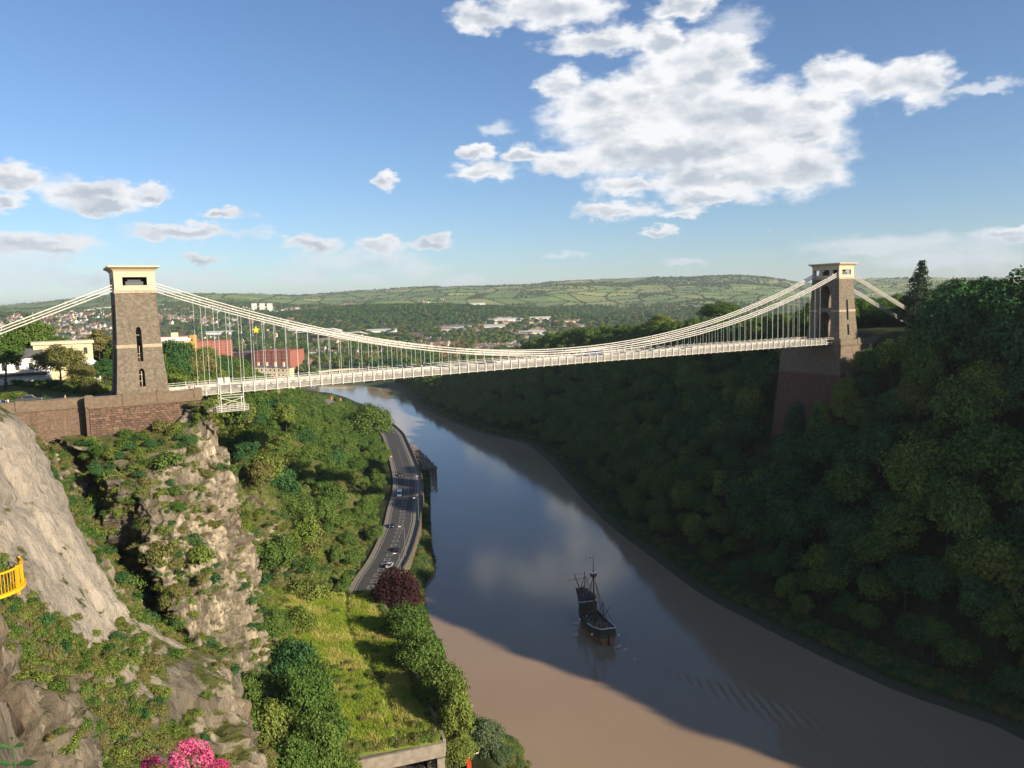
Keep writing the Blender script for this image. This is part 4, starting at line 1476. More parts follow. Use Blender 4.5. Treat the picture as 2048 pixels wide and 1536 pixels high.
# no plants on top of the approach road or the abutment
sx_ = (ctr[..., 0] - BR[0]) * BX.x + (ctr[..., 1] - BR[1]) * BX.y; sy_ = (ctr[..., 0] - BR[0]) * BY.x + (ctr[..., 1] - BR[1]) * BY.y
wgt *= ~((sx_ < 13) & (sx_ > -80) & (sy_ > -9.5) & (sy_ < 14))
wgt *= 1 - 0.40 * ((ctr[..., 1] > 134) & (ctr[..., 1] < 168) & (ctr[..., 2] < 64) & (ctr[..., 2] > 20))
wf = wgt.ravel() / wgt.sum()
pick = rng.choice(len(wf), 30000, p=wf)
pc, pn = ctr.reshape(-1, 3)[pick], fn.reshape(-1, 3)[pick]
sc_ = rng.uniform(0.35, 1.15, len(pick)) * np.interp(pc[:, 1], [20, 60, 130], [0.36, 0.46, 0.95])
gn_stuff('cliff_plants', pc - pn * 0.15, rng.uniform(0, 6.28, len(pick)), sc_, rng.integers(0, 7, len(pick)), HIDDEN['shrub_kind'],
         'ivy, turf and low scrub covering the cliff ledges', tilt=np.stack([-pn[:, 1] * 0.5, pn[:, 0] * 0.5], -1))
wn = (wgt * (ctr[..., 1] < 78) * (ctr[..., 2] > 55)).ravel(); wn = wn / wn.sum()
pk = rng.choice(len(wn), 5200, p=wn)
pc, pn = ctr.reshape(-1, 3)[pk], fn.reshape(-1, 3)[pk]
gn_stuff('ledge_turf', pc - pn * 0.05, rng.uniform(0, 6.28, len(pk)), rng.uniform(0.12, 0.42, len(pk)), rng.choice([0, 1, 2, 2, 4, 4, 5, 6], len(pk)), HIDDEN['shrub_kind'],
         'tufts of grass and herbs on the nearest rock ledges', tilt=np.stack([-pn[:, 1] * 0.5, pn[:, 0] * 0.5], -1))
big_ = rng.choice(len(wf), 400, p=wf)
done = []
for k in big_:
    p = Vector(ctr.reshape(-1, 3)[k])
    q = project(p)
    if q is None or not (0 < q[0] < 2048 and 700 < q[1] < 1536) or p.y < 88: continue
    if any((p - d).length < 5.0 for d in done): continue
    done.append(p)
    e = empty('shrub', p - Vector((0, 0, 0.3)), random.uniform(0, 6.28))
    s_ = random.uniform(1.3, 2.4); e.scale = (s_, s_, s_ * 1.1)
    where = ('in the overgrown gully left of the rock buttress' if p.y < 136 else 'on the rock buttress below the near tower' if p.y < 166 else 'on the cliff behind the rock buttress')
    si = random.randrange(4); hh = 'high ' if p.z > 58 else 'halfway up ' if p.z > 34 else 'low '
    lab = '%s %s shrub growing %s%s' % ('big' if s_ > 1.85 else 'small', ['green', 'light green', 'olive', 'dark green'][si], hh, where)
    tag(e, lab, 'shrub', lab.replace('shrub', 'shrubs', 1))
    o = bpy.data.objects.new('foliage', SHRUB[si]); COL.objects.link(o); o.parent = e
    m = MB(); m.tube((0, 0, -0.4), (0.1, 0, 0.6), 0.06, 0.03, 5); m.build('stem', M_BARK, e)
    if len(done) >= 60: break

# ---------------------------------------------------------------- riverside road
ROADC = smooth_poly(np.array([(-92, 560), (-80, 520), (-73, 488), (-57.5, 411), (-50, 365), (-46.5, 325), (-44, 297), (-43, 262), (-44, 240), (-43.2, 222), (-37.5, 195), (-30, 165), (-22, 139), (-14.5, 112), (-6, 85), (4, 50)]), 10)
dd = np.gradient(ROADC, axis=0); dd /= np.linalg.norm(dd, axis=1, keepdims=True)
nn_ = np.stack([-dd[:, 1], dd[:, 0]], -1)      # points to the river when heading towards the camera
arc = np.concatenate([[0], np.cumsum(np.linalg.norm(np.diff(ROADC, axis=0), axis=1))])
RZ = 8.0


def rpt(s, off, z):
    x = np.interp(s, arc, ROADC[:, 0]); y = np.interp(s, arc, ROADC[:, 1]); a = np.interp(s, arc, nn_[:, 0]); b = np.interp(s, arc, nn_[:, 1])
    return (float(x + a * off), float(y + b * off), z)


def ribbon(name, s0, s1, o0, o1, zt, zb, m, parent=None, step=4.0):
    n = max(1, int((s1 - s0) / step))
    mb = MB()
    S = [s0 + (s1 - s0) * i / n for i in range(n + 1)]
    V, Fs = [], []
    for s in S:
        V += [rpt(s, o0, zb), rpt(s, o1, zb), rpt(s, o1, zt), rpt(s, o0, zt)]
    for i in range(n):
        for k in range(4):
            Fs.append((4 * i + k, 4 * i + (k + 1) % 4, 4 * i + 4 + (k + 1) % 4, 4 * i + 4 + k))
    Fs += [(3, 2, 1, 0), (4 * n, 4 * n + 1, 4 * n + 2, 4 * n + 3)]
    mb.add(V, Fs)
    return mb.build(name, m, parent)


S_END = arc[-1]
M_PAINT = mat('road_paint', (0.44, 0.43, 0.40), 0.8, 0.4, 1.2)
M_PAVE = mat('pavement', (0.24, 0.21, 0.175), 0.9, 0.25, 0.7, bump=0.2)
M_CONC = mat('weathered_concrete', (0.30, 0.255, 0.205), 0.9, 0.35, 0.9, bump=0.3, bscale=3)
M_RWALL = masonry('river_wall_stone', (0.14, 0.115, 0.085), (0.10, 0.085, 0.065), 0.9, 0.4, (0.16, 0.14, 0.09))
road = ribbon('road', 0, S_END, -5.0, 4.4, RZ, RZ - 1.2, M_ROAD); tag(road, 'two-lane riverside road running along the foot of the cliff', kind='structure')
o = ribbon('kerb', 0, S_END, 4.402, 4.6, RZ + 0.12, RZ - 1.2, M_CONC); tag(o, 'kerb of the riverside road', kind='structure')
o = ribbon('pavement', 0, S_END, 4.602, 7.2, RZ + 0.13, RZ - 1.2, M_PAVE); tag(o, 'riverside pavement beside the road', kind='structure')
o = ribbon('verge', 0, S_END, -6.6, -5.002, RZ + 0.10, RZ - 1.2, M_PAVE); tag(o, 'narrow pavement on the cliff side of the road', kind='structure')
o = ribbon('river_wall', 0, S_END, 7.202, 7.7, RZ + 1.0, -1.0, M_RWALL); tag(o, 'low stone wall between riverside road and river', 'wall')
mk = empty('road_marking', rpt(0, 0, 0)); mk.location = (0, 0, 0)
mk['kind'] = 'structure'; mk['label'] = 'white painted lines and hatching on the riverside road'
ribbon('edge_line', 0, S_END, 3.75, 3.9, RZ + 0.005, RZ + 0.001, M_PAINT, mk); ribbon('edge_line', 0, S_END, -4.5, -4.35, RZ + 0.005, RZ + 0.001, M_PAINT, mk)


def s_of(y):
    return float(np.interp(-y, -ROADC[:, 1], arc))


s = s_of(385)
sE = s_of(205)
while s < sE:                       # ladder hatching in the middle of the road
    for (a, b, c, d) in ((s, s + 2.6, -0.95, -0.78), (s, s + 2.6, 0.78, 0.95), (s, s + 0.22, -0.775, 0.775), (s + 2.4, s + 2.6, -0.775, 0.775)):
        ribbon('hatch_line', a, b, c, d, RZ + 0.005, RZ + 0.001, M_PAINT, mk, 3)
    s += 5.2
s = s_of(470)
while s < s_of(390):
    ribbon('centre_dash', s, s + 2.2, -0.08, 0.08, RZ + 0.005, RZ + 0.001, M_PAINT, mk, 3); s += 4.5

# ---------------------------------------------------------------- rock-fall gallery with a turf roof over the road
gal = empty('rockfall_gallery', (-20, 130, 0)); gal.location = (0, 0, 0)
tag(gal, 'concrete rockfall gallery with sunlit grass roof over the road', 'gallery')
NU, NVg = 60, 36
U = np.linspace(0, 1, NU); Vv = np.linspace(0, 1, NVg)
UU, VV = np.meshgrid(U, Vv, indexing='ij')
right_e = np.array([-13.6, 131.6]) * (1 - UU[..., None]) + np.array([-37.0, 205.0]) * UU[..., None]
left_e = np.array([-38.0, 123.0]) * (1 - UU[..., None]) + np.array([-66.0, 200.0]) * UU[..., None]
xy = right_e * (1 - VV[..., None]) + left_e * VV[..., None]
gz = 16.6 + 1.2 * VV + 9.0 * np.clip(VV - 0.5, 0, 1) ** 1.3 * (0.4 + 0.6 * UU) + 0.5 * UU + (fbm(np.stack([xy[..., 0] / 4, xy[..., 1] / 4, 0 * UU], -1), 3) - 0.5) * 0.9 * np.minimum(1, 6 * UU) * np.minimum(1, 6 * VV)
crease = np.exp(-((VV - 0.30 + 0.05 * np.sin(UU * 7)) / 0.035) ** 2)
gz -= crease * 0.45 * np.minimum(1, 8 * UU)
GRASS_M = mat('turf', (0.27, 0.34, 0.06), 0.95, vcol=(0.17, 0.24, 0.045), vscale=0.35, bump=0.5, bscale=3)
lawn = link('turf_roof', np_mesh('turf_roof', np.stack([xy[..., 0], xy[..., 1], gz], -1).reshape(-1, 3), grid_faces(NU, NVg)), GRASS_M, gal, True)
m = MB()
lo = [(-13.6, 131.6), (-28.2, 126.4), (-56.0, 202.0), (-37.0, 205.0)]
m.hexa([(*lo[0], 15.2), (*lo[3], 15.2), (*lo[2], 15.2), (*lo[1], 15.2), (*lo[0], 16.1), (*lo[3], 16.1), (*lo[2], 16.1), (*lo[1], 16.1)])
m.build('roof_slab', M_CONC, gal)
m = MB()
fd = (Vector((-13.6, 131.6, 0)) - Vector((-28.2, 126.4, 0))).normalized(); fnm = Vector((fd.y, -fd.x, 0))
a, b = Vector((-28.4, 126.3, 0)), Vector((-13.3, 131.65, 0))
m.hexa([(*(a + fnm * 0.5).xy, 14.3), (*(b + fnm * 0.5).xy, 14.3), (*(b - fnm * 0.1).xy, 14.3), (*(a - fnm * 0.1).xy, 14.3),
        (*(a + fnm * 0.5).xy, 16.75), (*(b + fnm * 0.5).xy, 16.75), (*(b - fnm * 0.1).xy, 16.75), (*(a - fnm * 0.1).xy, 16.75)])
m.build('front_beam', M_CONC, gal)
ed = (Vector((-37.0, 205.0, 0)) - Vector((-13.6, 131.6, 0))).normalized(); en = Vector((ed.y, -ed.x, 0))
m = MB(); a, b = Vector((-13.55, 132.2, 0)), Vector((-37, 205.2, 0))
m.hexa([(*(a - en * 0.1).xy, 14.4), (*(a + en * 0.45).xy, 14.4), (*(b + en * 0.45).xy, 14.9), (*(b - en * 0.1).xy, 14.9),
        (*(a - en * 0.1).xy, 16.85), (*(a + en * 0.45).xy, 16.85), (*(b + en * 0.45).xy, 17.35), (*(b - en * 0.1).xy, 17.35)])
m.build('edge_beam', M_CONC, gal)
for k in range(9):
    p = Vector((-13.9, 131.2, 0)).lerp(Vector((-37.2, 204.0, 0)), k / 8.3)
    m = MB()
    q0, q1 = p - ed * 0.9, p + ed * 0.9
    m.hexa([(*(q0 - en * 0.9).xy, 6.5), (*(q0 + en * 0.44).xy, 6.5), (*(q1 + en * 0.44).xy, 6.5), (*(q1 - en * 0.9).xy, 6.5),
            (*(q0 - en * 0.9).xy, 14.38), (*(q0 + en * 0.44).xy, 14.38), (*(q1 + en * 0.44).xy, 14.38), (*(q1 - en * 0.9).xy, 14.38)])
    m.build('column', M_CONC, gal)
m = MB()
a, b = Vector((-28.4, 127.0, 0)), Vector((-54, 203, 0)); e2 = (b - a).normalized(); n2v = Vector((e2.y, -e2.x, 0))
m.hexa([(*(a - n2v * 1).xy, 6), (*a.xy, 6), (*b.xy, 6), (*(b - n2v * 1).xy, 6), (*(a - n2v * 1).xy, 15.19), (*a.xy, 15.19), (*b.xy, 15.19), (*(b - n2v * 1).xy, 15.19)])
m.build('back_wall', M_CONC, gal)
M_WOOD = mat('old_timber', (0.27, 0.205, 0.145), 0.9, 0.45, 4, bump=0.5)
fence = empty('wire_fence', (0, 0, 0))
tag(fence, 'short timber post fence along the front of the gallery roof', 'fence')
for k, (t, lean) in enumerate(((0.28, 0), (0.5, 0), (0.74, 0.1), (0.9, 0.5))):
    p = Vector((-28.2, 126.4, 16.5)).lerp(Vector((-13.6, 131.6, 16.5)), t) + Vector((-0.6, 1.8, 0))
    m = MB(); m.bar(p, p + Vector((lean * 1.5, 0.2, 1.9)), 0.16, 0.16); 
    m.build('post', M_WOOD, fence)
    if k in (1, 3):
        m = MB(); m.bar(p + Vector((1.3, 0.4, 0.1)), p + Vector((0.05, 0, 1.2)), 0.12, 0.12); m.build('strut', M_WOOD, fence)
for z in (0.7, 1.2, 1.7):
    p = Vector((-28.2, 126.4, 16.5)) + Vector((-0.6, 1.8, z)); q = Vector((-13.6, 131.6, 16.5)) + Vector((-0.6, 1.8, z))
    m = MB(); m.tube(p.lerp(q, 0.05), p.lerp(q, 0.9), 0.012, n=3); m.build('wire', M_STEELG, fence)


def blade_mesh(name, seed, n, h, w, spread, matl):
    r = np.random.default_rng(seed)
    B = np.stack([r.normal(0, spread, n), r.normal(0, spread, n), np.zeros(n)], -1)
    a = r.uniform(0, 6.28, n); ln = r.uniform(0.1, 0.7, n) * h; hh = h * r.uniform(0.5, 1.2, n)
    T_ = B + np.stack([np.cos(a) * ln, np.sin(a) * ln, hh], -1)
    s = np.stack([-np.sin(a), np.cos(a), 0 * a], -1) * w
    V = np.stack([B - s, B + s, T_ + s * 0.25, T_ - s * 0.25], 1).reshape(-1, 3)
    me = np_mesh(name, V, np.arange(4 * n).reshape(-1, 4)); me.materials.append(matl)
    return me


LEAF['grass'] = leaf_mat('grass_blades', (0.27, 0.385, 0.05), (0.34, 0.40, 0.07), var=0.35, trans=0.35)
LEAF['dry'] = leaf_mat('dry_grass', (0.42, 0.41, 0.11), (0.47, 0.44, 0.14), trans=0.3)
proto_collection('grass_kind', [blade_mesh('grass_clump', 500, 46, 0.42, 0.035, 0.28, LEAF['grass']), blade_mesh('grass_clump', 501, 46, 0.36, 0.035, 0.3, LEAF['grass']), blade_mesh('grass_clump', 502, 36, 0.55, 0.03, 0.28, LEAF['dry'])])
n = 9000
ui, vi = rng.uniform(0.012, 0.99, n), rng.uniform(0.02, 0.99, n)
fi, fj = ui * (NU - 1), vi * (NVg - 1)
i0, j0 = fi.astype(int), fj.astype(int)
L3 = np.stack([xy[..., 0], xy[..., 1], gz], -1)
pg = L3[i0, j0]
i1, j1 = np.minimum(i0 + 1, NU - 1), np.minimum(j0 + 1, NVg - 1)
a_, b_ = (fi - i0)[:, None], (fj - j0)[:, None]
pg = L3[i0, j0] * (1 - a_) * (1 - b_) + L3[i1, j0] * a_ * (1 - b_) + L3[i0, j1] * (1 - a_) * b_ + L3[i1, j1] * a_ * b_
crs = np.exp(-((vi - 0.30 + 0.05 * np.sin(ui * 7)) / 0.03) ** 2)
ix = np.where(fbm(pg / 5.0, 3) > 0.56, 2, rng.integers(0, 2, n))
pg[:, 2] += 0.0
gn_stuff('lawn_grass', pg, rng.uniform(0, 6.28, n), rng.uniform(0.7, 1.7, n) * (1 - 0.6 * crs), ix, HIDDEN['grass_kind'], 'long sunlit grass on the gallery roof')

# bramble and weeds creeping over the lawn and its edges
wi = np.concatenate([rng.choice(n, 260, p=(w_ := np.clip(fbm(pg / 7.0 + 3, 3) - 0.5, 0, 1) ** 1.5 + 0.002) / w_.sum()), np.where(vi < 0.035)[0][:150], np.where(ui < 0.03)[0][:160], np.where(vi > 0.8)[0][:400]])
gn_stuff('lawn_weeds', pg[wi], rng.uniform(0, 6.28, len(wi)), rng.uniform(0.25, 0.75, len(wi)), rng.choice([0, 1, 1, 2, 4, 5], len(wi)), HIDDEN['shrub_kind'], 'weeds and bramble patches on the gallery roof')

# ---------------------------------------------------------------- trees at the foot of the cliff, each placed where it stands
purple_p = (FINE[1][0], FINE[1][1])


def foot_tree(px, py, Y, r_px, leaf, label, group=None, name='broadleaf_tree', pr=None, cat='tree'):
    c = at(px, py, z=17.5) if Y is None else at(px, py, Y=Y)
    h = drop(c.x, c.y)
    base = h[0].z if h else 8.0
    pr = pr or random.choice(FINE)
    want = r_px / FPX * (Vector(c) - Vector((0, 0, CAM_Z))).length
    sc = max(want / 4.9, 0.35)
    zb = c.z - 6.4 * sc
    sz = 1.0
    if zb > base:                      # taller tree so that it still stands on the ground
        sz = (c.z - base) / (6.4 * sc); zb = base
    return place_tree(pr, (c.x, c.y, max(zb, base - 5 * sc)), sc, random.uniform(0, 6.28), leaf, name, label, group, cat, sz=min(sz, 1.7))


foot_tree(798, 1192, None, 52, 'purple', 'dark purple copper beech beside the road at the end of the grass roof', name='copper_beech')
foot_tree(812, 1262, None, 44, 'mid', 'tall green tree next to the copper beech by the river')
foot_tree(838, 1322, None, 50, 'mid', 'large green tree on the river side halfway along the grass roof')
foot_tree(880, 1384, None, 47, 'mid', 'green tree between grass roof and lit brown water, third from the copper beech')
foot_tree(910, 1436, None, 43, 'fresh', 'green tree beside the concrete corner of the gallery')
foot_tree(912, 1502, 138, 36, 'fresh', 'light green bushy tree right of the gallery column')
foot_tree(738, 848, 452, 46, 'mid', 'big round tree between the far road and the river bend', pr=FINE[1])
foot_tree(965, 1500, 146, 40, 'willow', 'grey-green willow at the bottom edge on the river bank', name='willow_tree')
foot_tree(1000, 1530, 143, 26, 'willow', 'small grey-green willow bush at the very bottom of the bank', name='willow_tree')
G_ = 'trees between cliff foot and grass roof'
for (px, py, Y, r, lf) in ((600, 1262, 178, 34, 'fresh'), (545, 1300, 152, 36, 'mid'), (610, 1305, 160, 28, 'mid'), (585, 1345, 148, 50, 'deep'), (622, 1378, 146, 42, 'mid'),
                           (520, 1395, 135, 46, 'mid'), (600, 1425, 132, 54, 'mid'), (655, 1445, 133, 42, 'mid'), (540, 1475, 122, 48, 'fresh'),
                           (640, 1500, 120, 52, 'mid'), (460, 1440, 112, 42, 'mid'), (470, 1510, 108, 46, 'mid'), (700, 1515, 126, 30, 'fresh'),
                           (410, 1395, 105, 38, 'deep'), (430, 1340, 118, 32, 'mid'), (365, 1330, 108, 36, 'mid'), (580, 1535, 112, 46, 'mid'), (400, 1470, 100, 36, 'mid'),
                           (530, 1240, 160, 24, 'fresh'), (560, 1350, 140, 30, 'fresh')):
    foot_tree(px, py, Y, r, lf, '%s %s tree between cliff foot and grass roof, %s' % ('large' if r > 44 else 'small', COLN[lf], 'at the bottom edge' if py > 1490 else 'against the rock buttress' if px < 560 else 'at the upper end' if py < 1320 else 'beside the lawn' if px > 630 else 'in the middle of the clump'), G_)

# ---------------------------------------------------------------- scrub on the river banks
pts, sc, ix = [], [], []
for k in range(3600):
    i = random.randrange(10, len(LBs) - 40)
    t = random.random()
    p = LBs[i] * (1 - t) + LBs[i + 1] * t
    if not (110 < p[1] < 560): continue
    off = random.uniform(0.4, 5.5)
    q = (LBs[i + 1] - LBs[i]); q = np.array([-q[1], q[0]]) / np.hypot(*q)
    x, y = p + q * off
    sr = float(np.interp(-y, -ROADC[:, 1], arc)); rx = np.interp(sr, arc, ROADC[:, 0])
    if x < rx + 7.9: continue
    pts.append((x, y, 0.0)); sc.append(random.uniform(0.45, 1.15)); ix.append(random.choice([0, 2, 3, 3, 4, 6]))
for k in range(5200):
    i = random.randrange(8, len(RBs) - 30)
    t = random.random()
    p = RBs[i] * (1 - t) + RBs[i + 1] * t
    if not (100 < p[1] < 760): continue
    q = (RBs[i + 1] - RBs[i]); q = np.array([q[1], -q[0]]) / np.hypot(*q)
    x, y = p + q * random.uniform(4.0, 9)
    pts.append((x, y, 0.0)); sc.append(random.uniform(0.5, 1.3)); ix.append(random.choice([0, 2, 3, 3, 6]))
pts = np.array(pts); pts[:, 2] = height(pts[:, 0], pts[:, 1]) - 0.1
gn_stuff('bank_scrub', pts, rng.uniform(0, 6.28, len(pts)), sc, ix, HIDDEN['shrub_kind'], 'low weeds and scrub along both river banks')

# ---------------------------------------------------------------- street lamps along the road
M_LAMP = mat('lamp_column', (0.22, 0.23, 0.23), 0.5, metal=0.3)
M_LHEAD = mat('lamp_head', (0.78, 0.78, 0.74), 0.4)
for k, (y, h, lab) in enumerate(((345, 9, 'street lamp on the river side beside the white van'), (303, 9.5, 'street lamp at the bend of the riverside road'), (262, 10, 'street lamp nearest the purple tree on the road'),
                                 (246, 6, 'short street lamp behind the copper beech by the road'))):
    p = Vector(rpt(s_of(y), 6.9 if k != 2 else 5.6, RZ + 0.12))
    L = empty('street_lamp', p); tag(L, lab, 'street lamp', 'street lamps along the riverside road')
    m = MB(); m.tube((0, 0, 0), (0, 0, h), 0.11, 0.06, 8); m.tube((0, 0, 0), (0, 0, 0.8), 0.16, 0.14, 8); m.build('column', M_LAMP, L)
    m = MB(); m.tube((0, 0, h), (-1.2, 0, h + 0.25), 0.05, 0.04, 6); m.build('arm', M_LAMP, L)
    m = MB(); m.frus((-2.0, -1.1, -0.17, 0.17), h + 0.16, (-1.9, -1.15, -0.1, 0.1), h + 0.36); m.build('lamp_head', M_LHEAD, L)
p = Vector(at(925, 1478, Y=139)); p.z = 8
L = empty('street_lamp', p); tag(L, 'street lamp standing right of the gallery column', 'street lamp', 'street lamps along the riverside road')
m = MB(); m.tube((0, 0, 0), (0, 0, 10), 0.11, 0.06, 8); m.build('column', M_LAMP, L)
m = MB(); m.frus((-0.7, 0.4, -0.17, 0.17), 10.0, (-0.6, 0.3, -0.1, 0.1), 10.2); m.build('lamp_head', M_LHEAD, L)
M_RED = mat('red_plastic', (0.62, 0.07, 0.025), 0.5)
bl = empty('plastic_barrier', (0, 0, 0)); tag(bl, 'string of orange and red plastic barriers on the road by the willow', 'barrier')
for k in range(6):
    p = Vector(at(922 + 3.2 * k, 1488 + 7.5 * k, z=9))
    m = MB(); m.box(p.x - 0.35, p.x + 0.35, p.y - 0.5, p.y + 0.5, 8.0, 9.0); m.box(p.x - 0.4, p.x + 0.4, p.y - 0.15, p.y + 0.15, 7.95, 9.15)
    m.build('barrier_panel', M_RED if k > 3 else mat('orange_plastic', (0.55, 0.19, 0.05), 0.5), bl)
p, q = at(938, 1512, z=9.5), at(957, 1505, z=9.5)
m = MB(); m.tube(p, q, 0.1, n=6); m.tube(p, (p.x, p.y, 7.6), 0.08, n=6)
o = m.build('barrier_pole', M_LHEAD); tag(o, 'thin white pole slanting beside the red barriers', 'pole')

# ---------------------------------------------------------------- vehicles
M_GLASS = mat('car_glass', (0.02, 0.025, 0.03), 0.08, spec=0.8)
M_TYRE = mat('tyre', (0.02, 0.02, 0.02), 0.9)
M_RIM = mat('wheel_rim', (0.35, 0.35, 0.36), 0.35, metal=0.8)
M_TAIL = mat('tail_lamp', (0.35, 0.02, 0.015), 0.3)
M_HEADL = mat('head_lamp', (0.75, 0.75, 0.72), 0.2)


def extrude_profile(m, prof, y0, y1, inset=None, mi=0):
    n = len(prof)
    V = [(x, y0 + (inset[i] if inset else 0), z) for i, (x, z) in enumerate(prof)] + [(x, y1 - (inset[i] if inset else 0), z) for i, (x, z) in enumerate(prof)]
    Fs = [tuple(range(n)), tuple(range(2 * n - 1, n - 1, -1))] + [(i, n + i, n + (i + 1) % n, (i + 1) % n) for i in range(n)]
    m.add(V, Fs, mi)


def vehicle(kind, paint, loc, rz, label, group):
    c = empty({'car': 'car', 'van': 'van', 'bus': 'coach'}[kind], loc, rz)
    tag(c, label, {'car': 'car', 'van': 'van', 'bus': 'coach'}[kind], group)
    m = MB()
    if kind == 'car':
        prof = [(-2.1, 0.32), (2.05, 0.32), (2.12, 0.55), (2.05, 0.74), (1.25, 0.92), (-1.95, 0.98), (-2.13, 0.72)]
        extrude_profile(m, prof, -0.88, 0.88, [0.03, 0.03, 0.04, 0.06, 0.06, 0.06, 0.04])
        m.build('body', paint, c)
        m = MB(); extrude_profile(m, [(-1.78, 0.975), (1.05, 0.93), (0.42, 1.38), (-1.18, 1.40)], -0.80, 0.80, [0, 0, 0.16, 0.16]); m.build('window_glass', M_GLASS, c)
        m = MB(); m.frus((-1.2, 0.44, -0.66, 0.66), 1.385, (-1.05, 0.3, -0.58, 0.58), 1.46); m.build('roof', paint, c)
        wx, wr, bx, hz_ = 1.32, 0.32, 2.11, 0.66
    elif kind == 'van':
        prof = [(-2.6, 0.35), (2.55, 0.35), (2.65, 0.95), (2.3, 1.2), (1.75, 2.2), (1.4, 2.42), (-2.55, 2.45), (-2.65, 1.2)]
        extrude_profile(m, prof, -0.98, 0.98, [0.02, 0.02, 0.05, 0.06, 0.1, 0.12, 0.08, 0.03])
        m.build('body', paint, c)
        m = MB(); m.hexa([(2.28, -0.84, 1.24), (2.34, -0.84, 1.26), (2.34, 0.84, 1.26), (2.28, 0.84, 1.24), (1.78, -0.78, 2.12), (1.86, -0.78, 2.14), (1.86, 0.78, 2.14), (1.78, 0.78, 2.12)])
        for sy in (-1, 1): m.box(1.0, 1.85, min(sy * 0.9, sy * 0.97), max(sy * 0.9, sy * 0.97), 1.35, 2.0)
        m.build('window_glass', M_GLASS, c)
        wx, wr, bx, hz_ = 1.7, 0.36, 2.64, 0.8
    else:
        prof = [(-5.4, 0.4), (5.35, 0.4), (5.45, 1.2), (5.2, 2.9), (5.0, 3.1), (-5.35, 3.1), (-5.45, 1.2)]
        extrude_profile(m, prof, -1.25, 1.25, [0.02] * 7)
        m.build('body', paint, c)
        m = MB()
        for sy in (-1, 1): m.box(-5.1, 4.9, min(sy * 1.2, sy * 1.262), max(sy * 1.2, sy * 1.262), 1.7, 2.7)
        m.build('window_glass', M_GLASS, c)
        wx, wr, bx, hz_ = 3.4, 0.48, 5.42, 0.9
    w2 = {'car': 0.86, 'van': 0.95, 'bus': 1.2}[kind]
    for sx in (-1, 1):
        for sy in (-1, 1):
            m = MB(); m.tube((sx * wx, sy * (w2 - 0.2), wr), (sx * wx, sy * (w2 + 0.03), wr), wr, n=12); wl_ = m.build('wheel', M_TYRE, c)
            m = MB(); m.tube((sx * wx, sy * (w2 + 0.03), wr), (sx * wx, sy * (w2 + 0.05), wr), wr * 0.6, n=10); m.build('rim', M_RIM, wl_)
    for sy in (-1, 1):
        m = MB(); m.box(bx - 0.08, bx + 0.02, sy * 0.62 - 0.16, sy * 0.62 + 0.16, hz_ - 0.08, hz_ + 0.08); m.build('headlight', M_HEADL, c)
        m = MB(); m.box(-bx - 0.02, -bx + 0.08, sy * 0.66 - 0.12, sy * 0.66 + 0.12, hz_ - 0.06, hz_ + 0.14); m.build('tail_light', M_TAIL, c)
    return c


paint = lambda n_, c_: mat('paint_' + n_, c_, 0.25, spec=0.6)
P_BLK, P_DGR, P_WHT, P_BLU, P_SIL, P_RED = paint('black', (0.012, 0.013, 0.016)), paint('dark_grey', (0.05, 0.052, 0.058)), paint('white', (0.78, 0.78, 0.76)), paint('blue', (0.03, 0.13, 0.42)), paint('silver', (0.45, 0.46, 0.47)), paint('red', (0.4, 0.02, 0.02))


def on_road(y, off, away):
    s = s_of(y)
    p = rpt(s, off, RZ + 0.004); q = rpt(s + 2, off, RZ)
    a = math.atan2(q[1] - p[1], q[0] - p[0])
    return p, a + (math.pi if away else 0)


GV = 'vehicles on the riverside road'
for kind, pt_, y, off, away, lab in (('car', P_DGR, 391, -2.6, False, 'dark car farthest along the riverside road before the bend'),
                                     ('van', P_WHT, 349, -2.9, False, 'white van driving on the riverside road'),
                                     ('car', P_BLK, 299, -3.2, False, 'black car hugging the cliff side of the road'),
                                     ('car', P_BLK, 269, 2.0, True, 'black car in the river-side lane beyond the silver one'),
                                     ('car', P_SIL, 252, 2.2, True, 'silver-grey car nearest the purple tree on the road')):
    p, a = on_road(y, off, away)
    vehicle(kind, pt_, p, a, lab, GV)
GB = 'vehicles crossing the bridge'
for kind, pt_, x, y, away, lab in (('car', P_BLK, 83, 1.5, 0, 'dark car on the bridge deck left of midspan'), ('van', P_BLU, 113.5, -1.2, 1, 'bright blue van at the middle of the bridge deck'),
                                   ('car', P_SIL, 151, 1.5, 0, 'pale car on the bridge deck towards the far tower')):
    vehicle(kind, pt_, br(x, y, zdeck(x) + 0.005), BA + (math.pi if away else 0), lab, GB)
for x, y, pt_, lab in ((-25.5, 2.5, P_BLK, 'black car on the approach road at the left edge'), (-40, 2.2, P_RED, 'red car on the approach road'), (-19.5, 2.5, P_DGR, 'dark grey car on the approach road left of the near tower')):
    vehicle('car', pt_, br(x, y, 0.045), BA, lab, 'cars on the approach road')
# road sign with red disc at the bend
sg_ = empty('road_sign', rpt(s_of(425), -5.8, RZ + 0.1)); tag(sg_, 'round red and white road sign at the bend of the riverside road', 'road sign')
m = MB(); m.tube((0, 0, 0), (0, 0, 3.2), 0.05, n=6); m.build('post', M_LAMP, sg_)
m = MB(); m.tube((0, -0.02, 3.4), (0, 0.02, 3.4), 0.5, n=16); m.build('sign_disc', M_RED, sg_)
m = MB(); m.tube((0, -0.03, 3.4), (0, -0.021, 3.4), 0.3, n=16); m.build('sign_face', M_LHEAD, sg_)

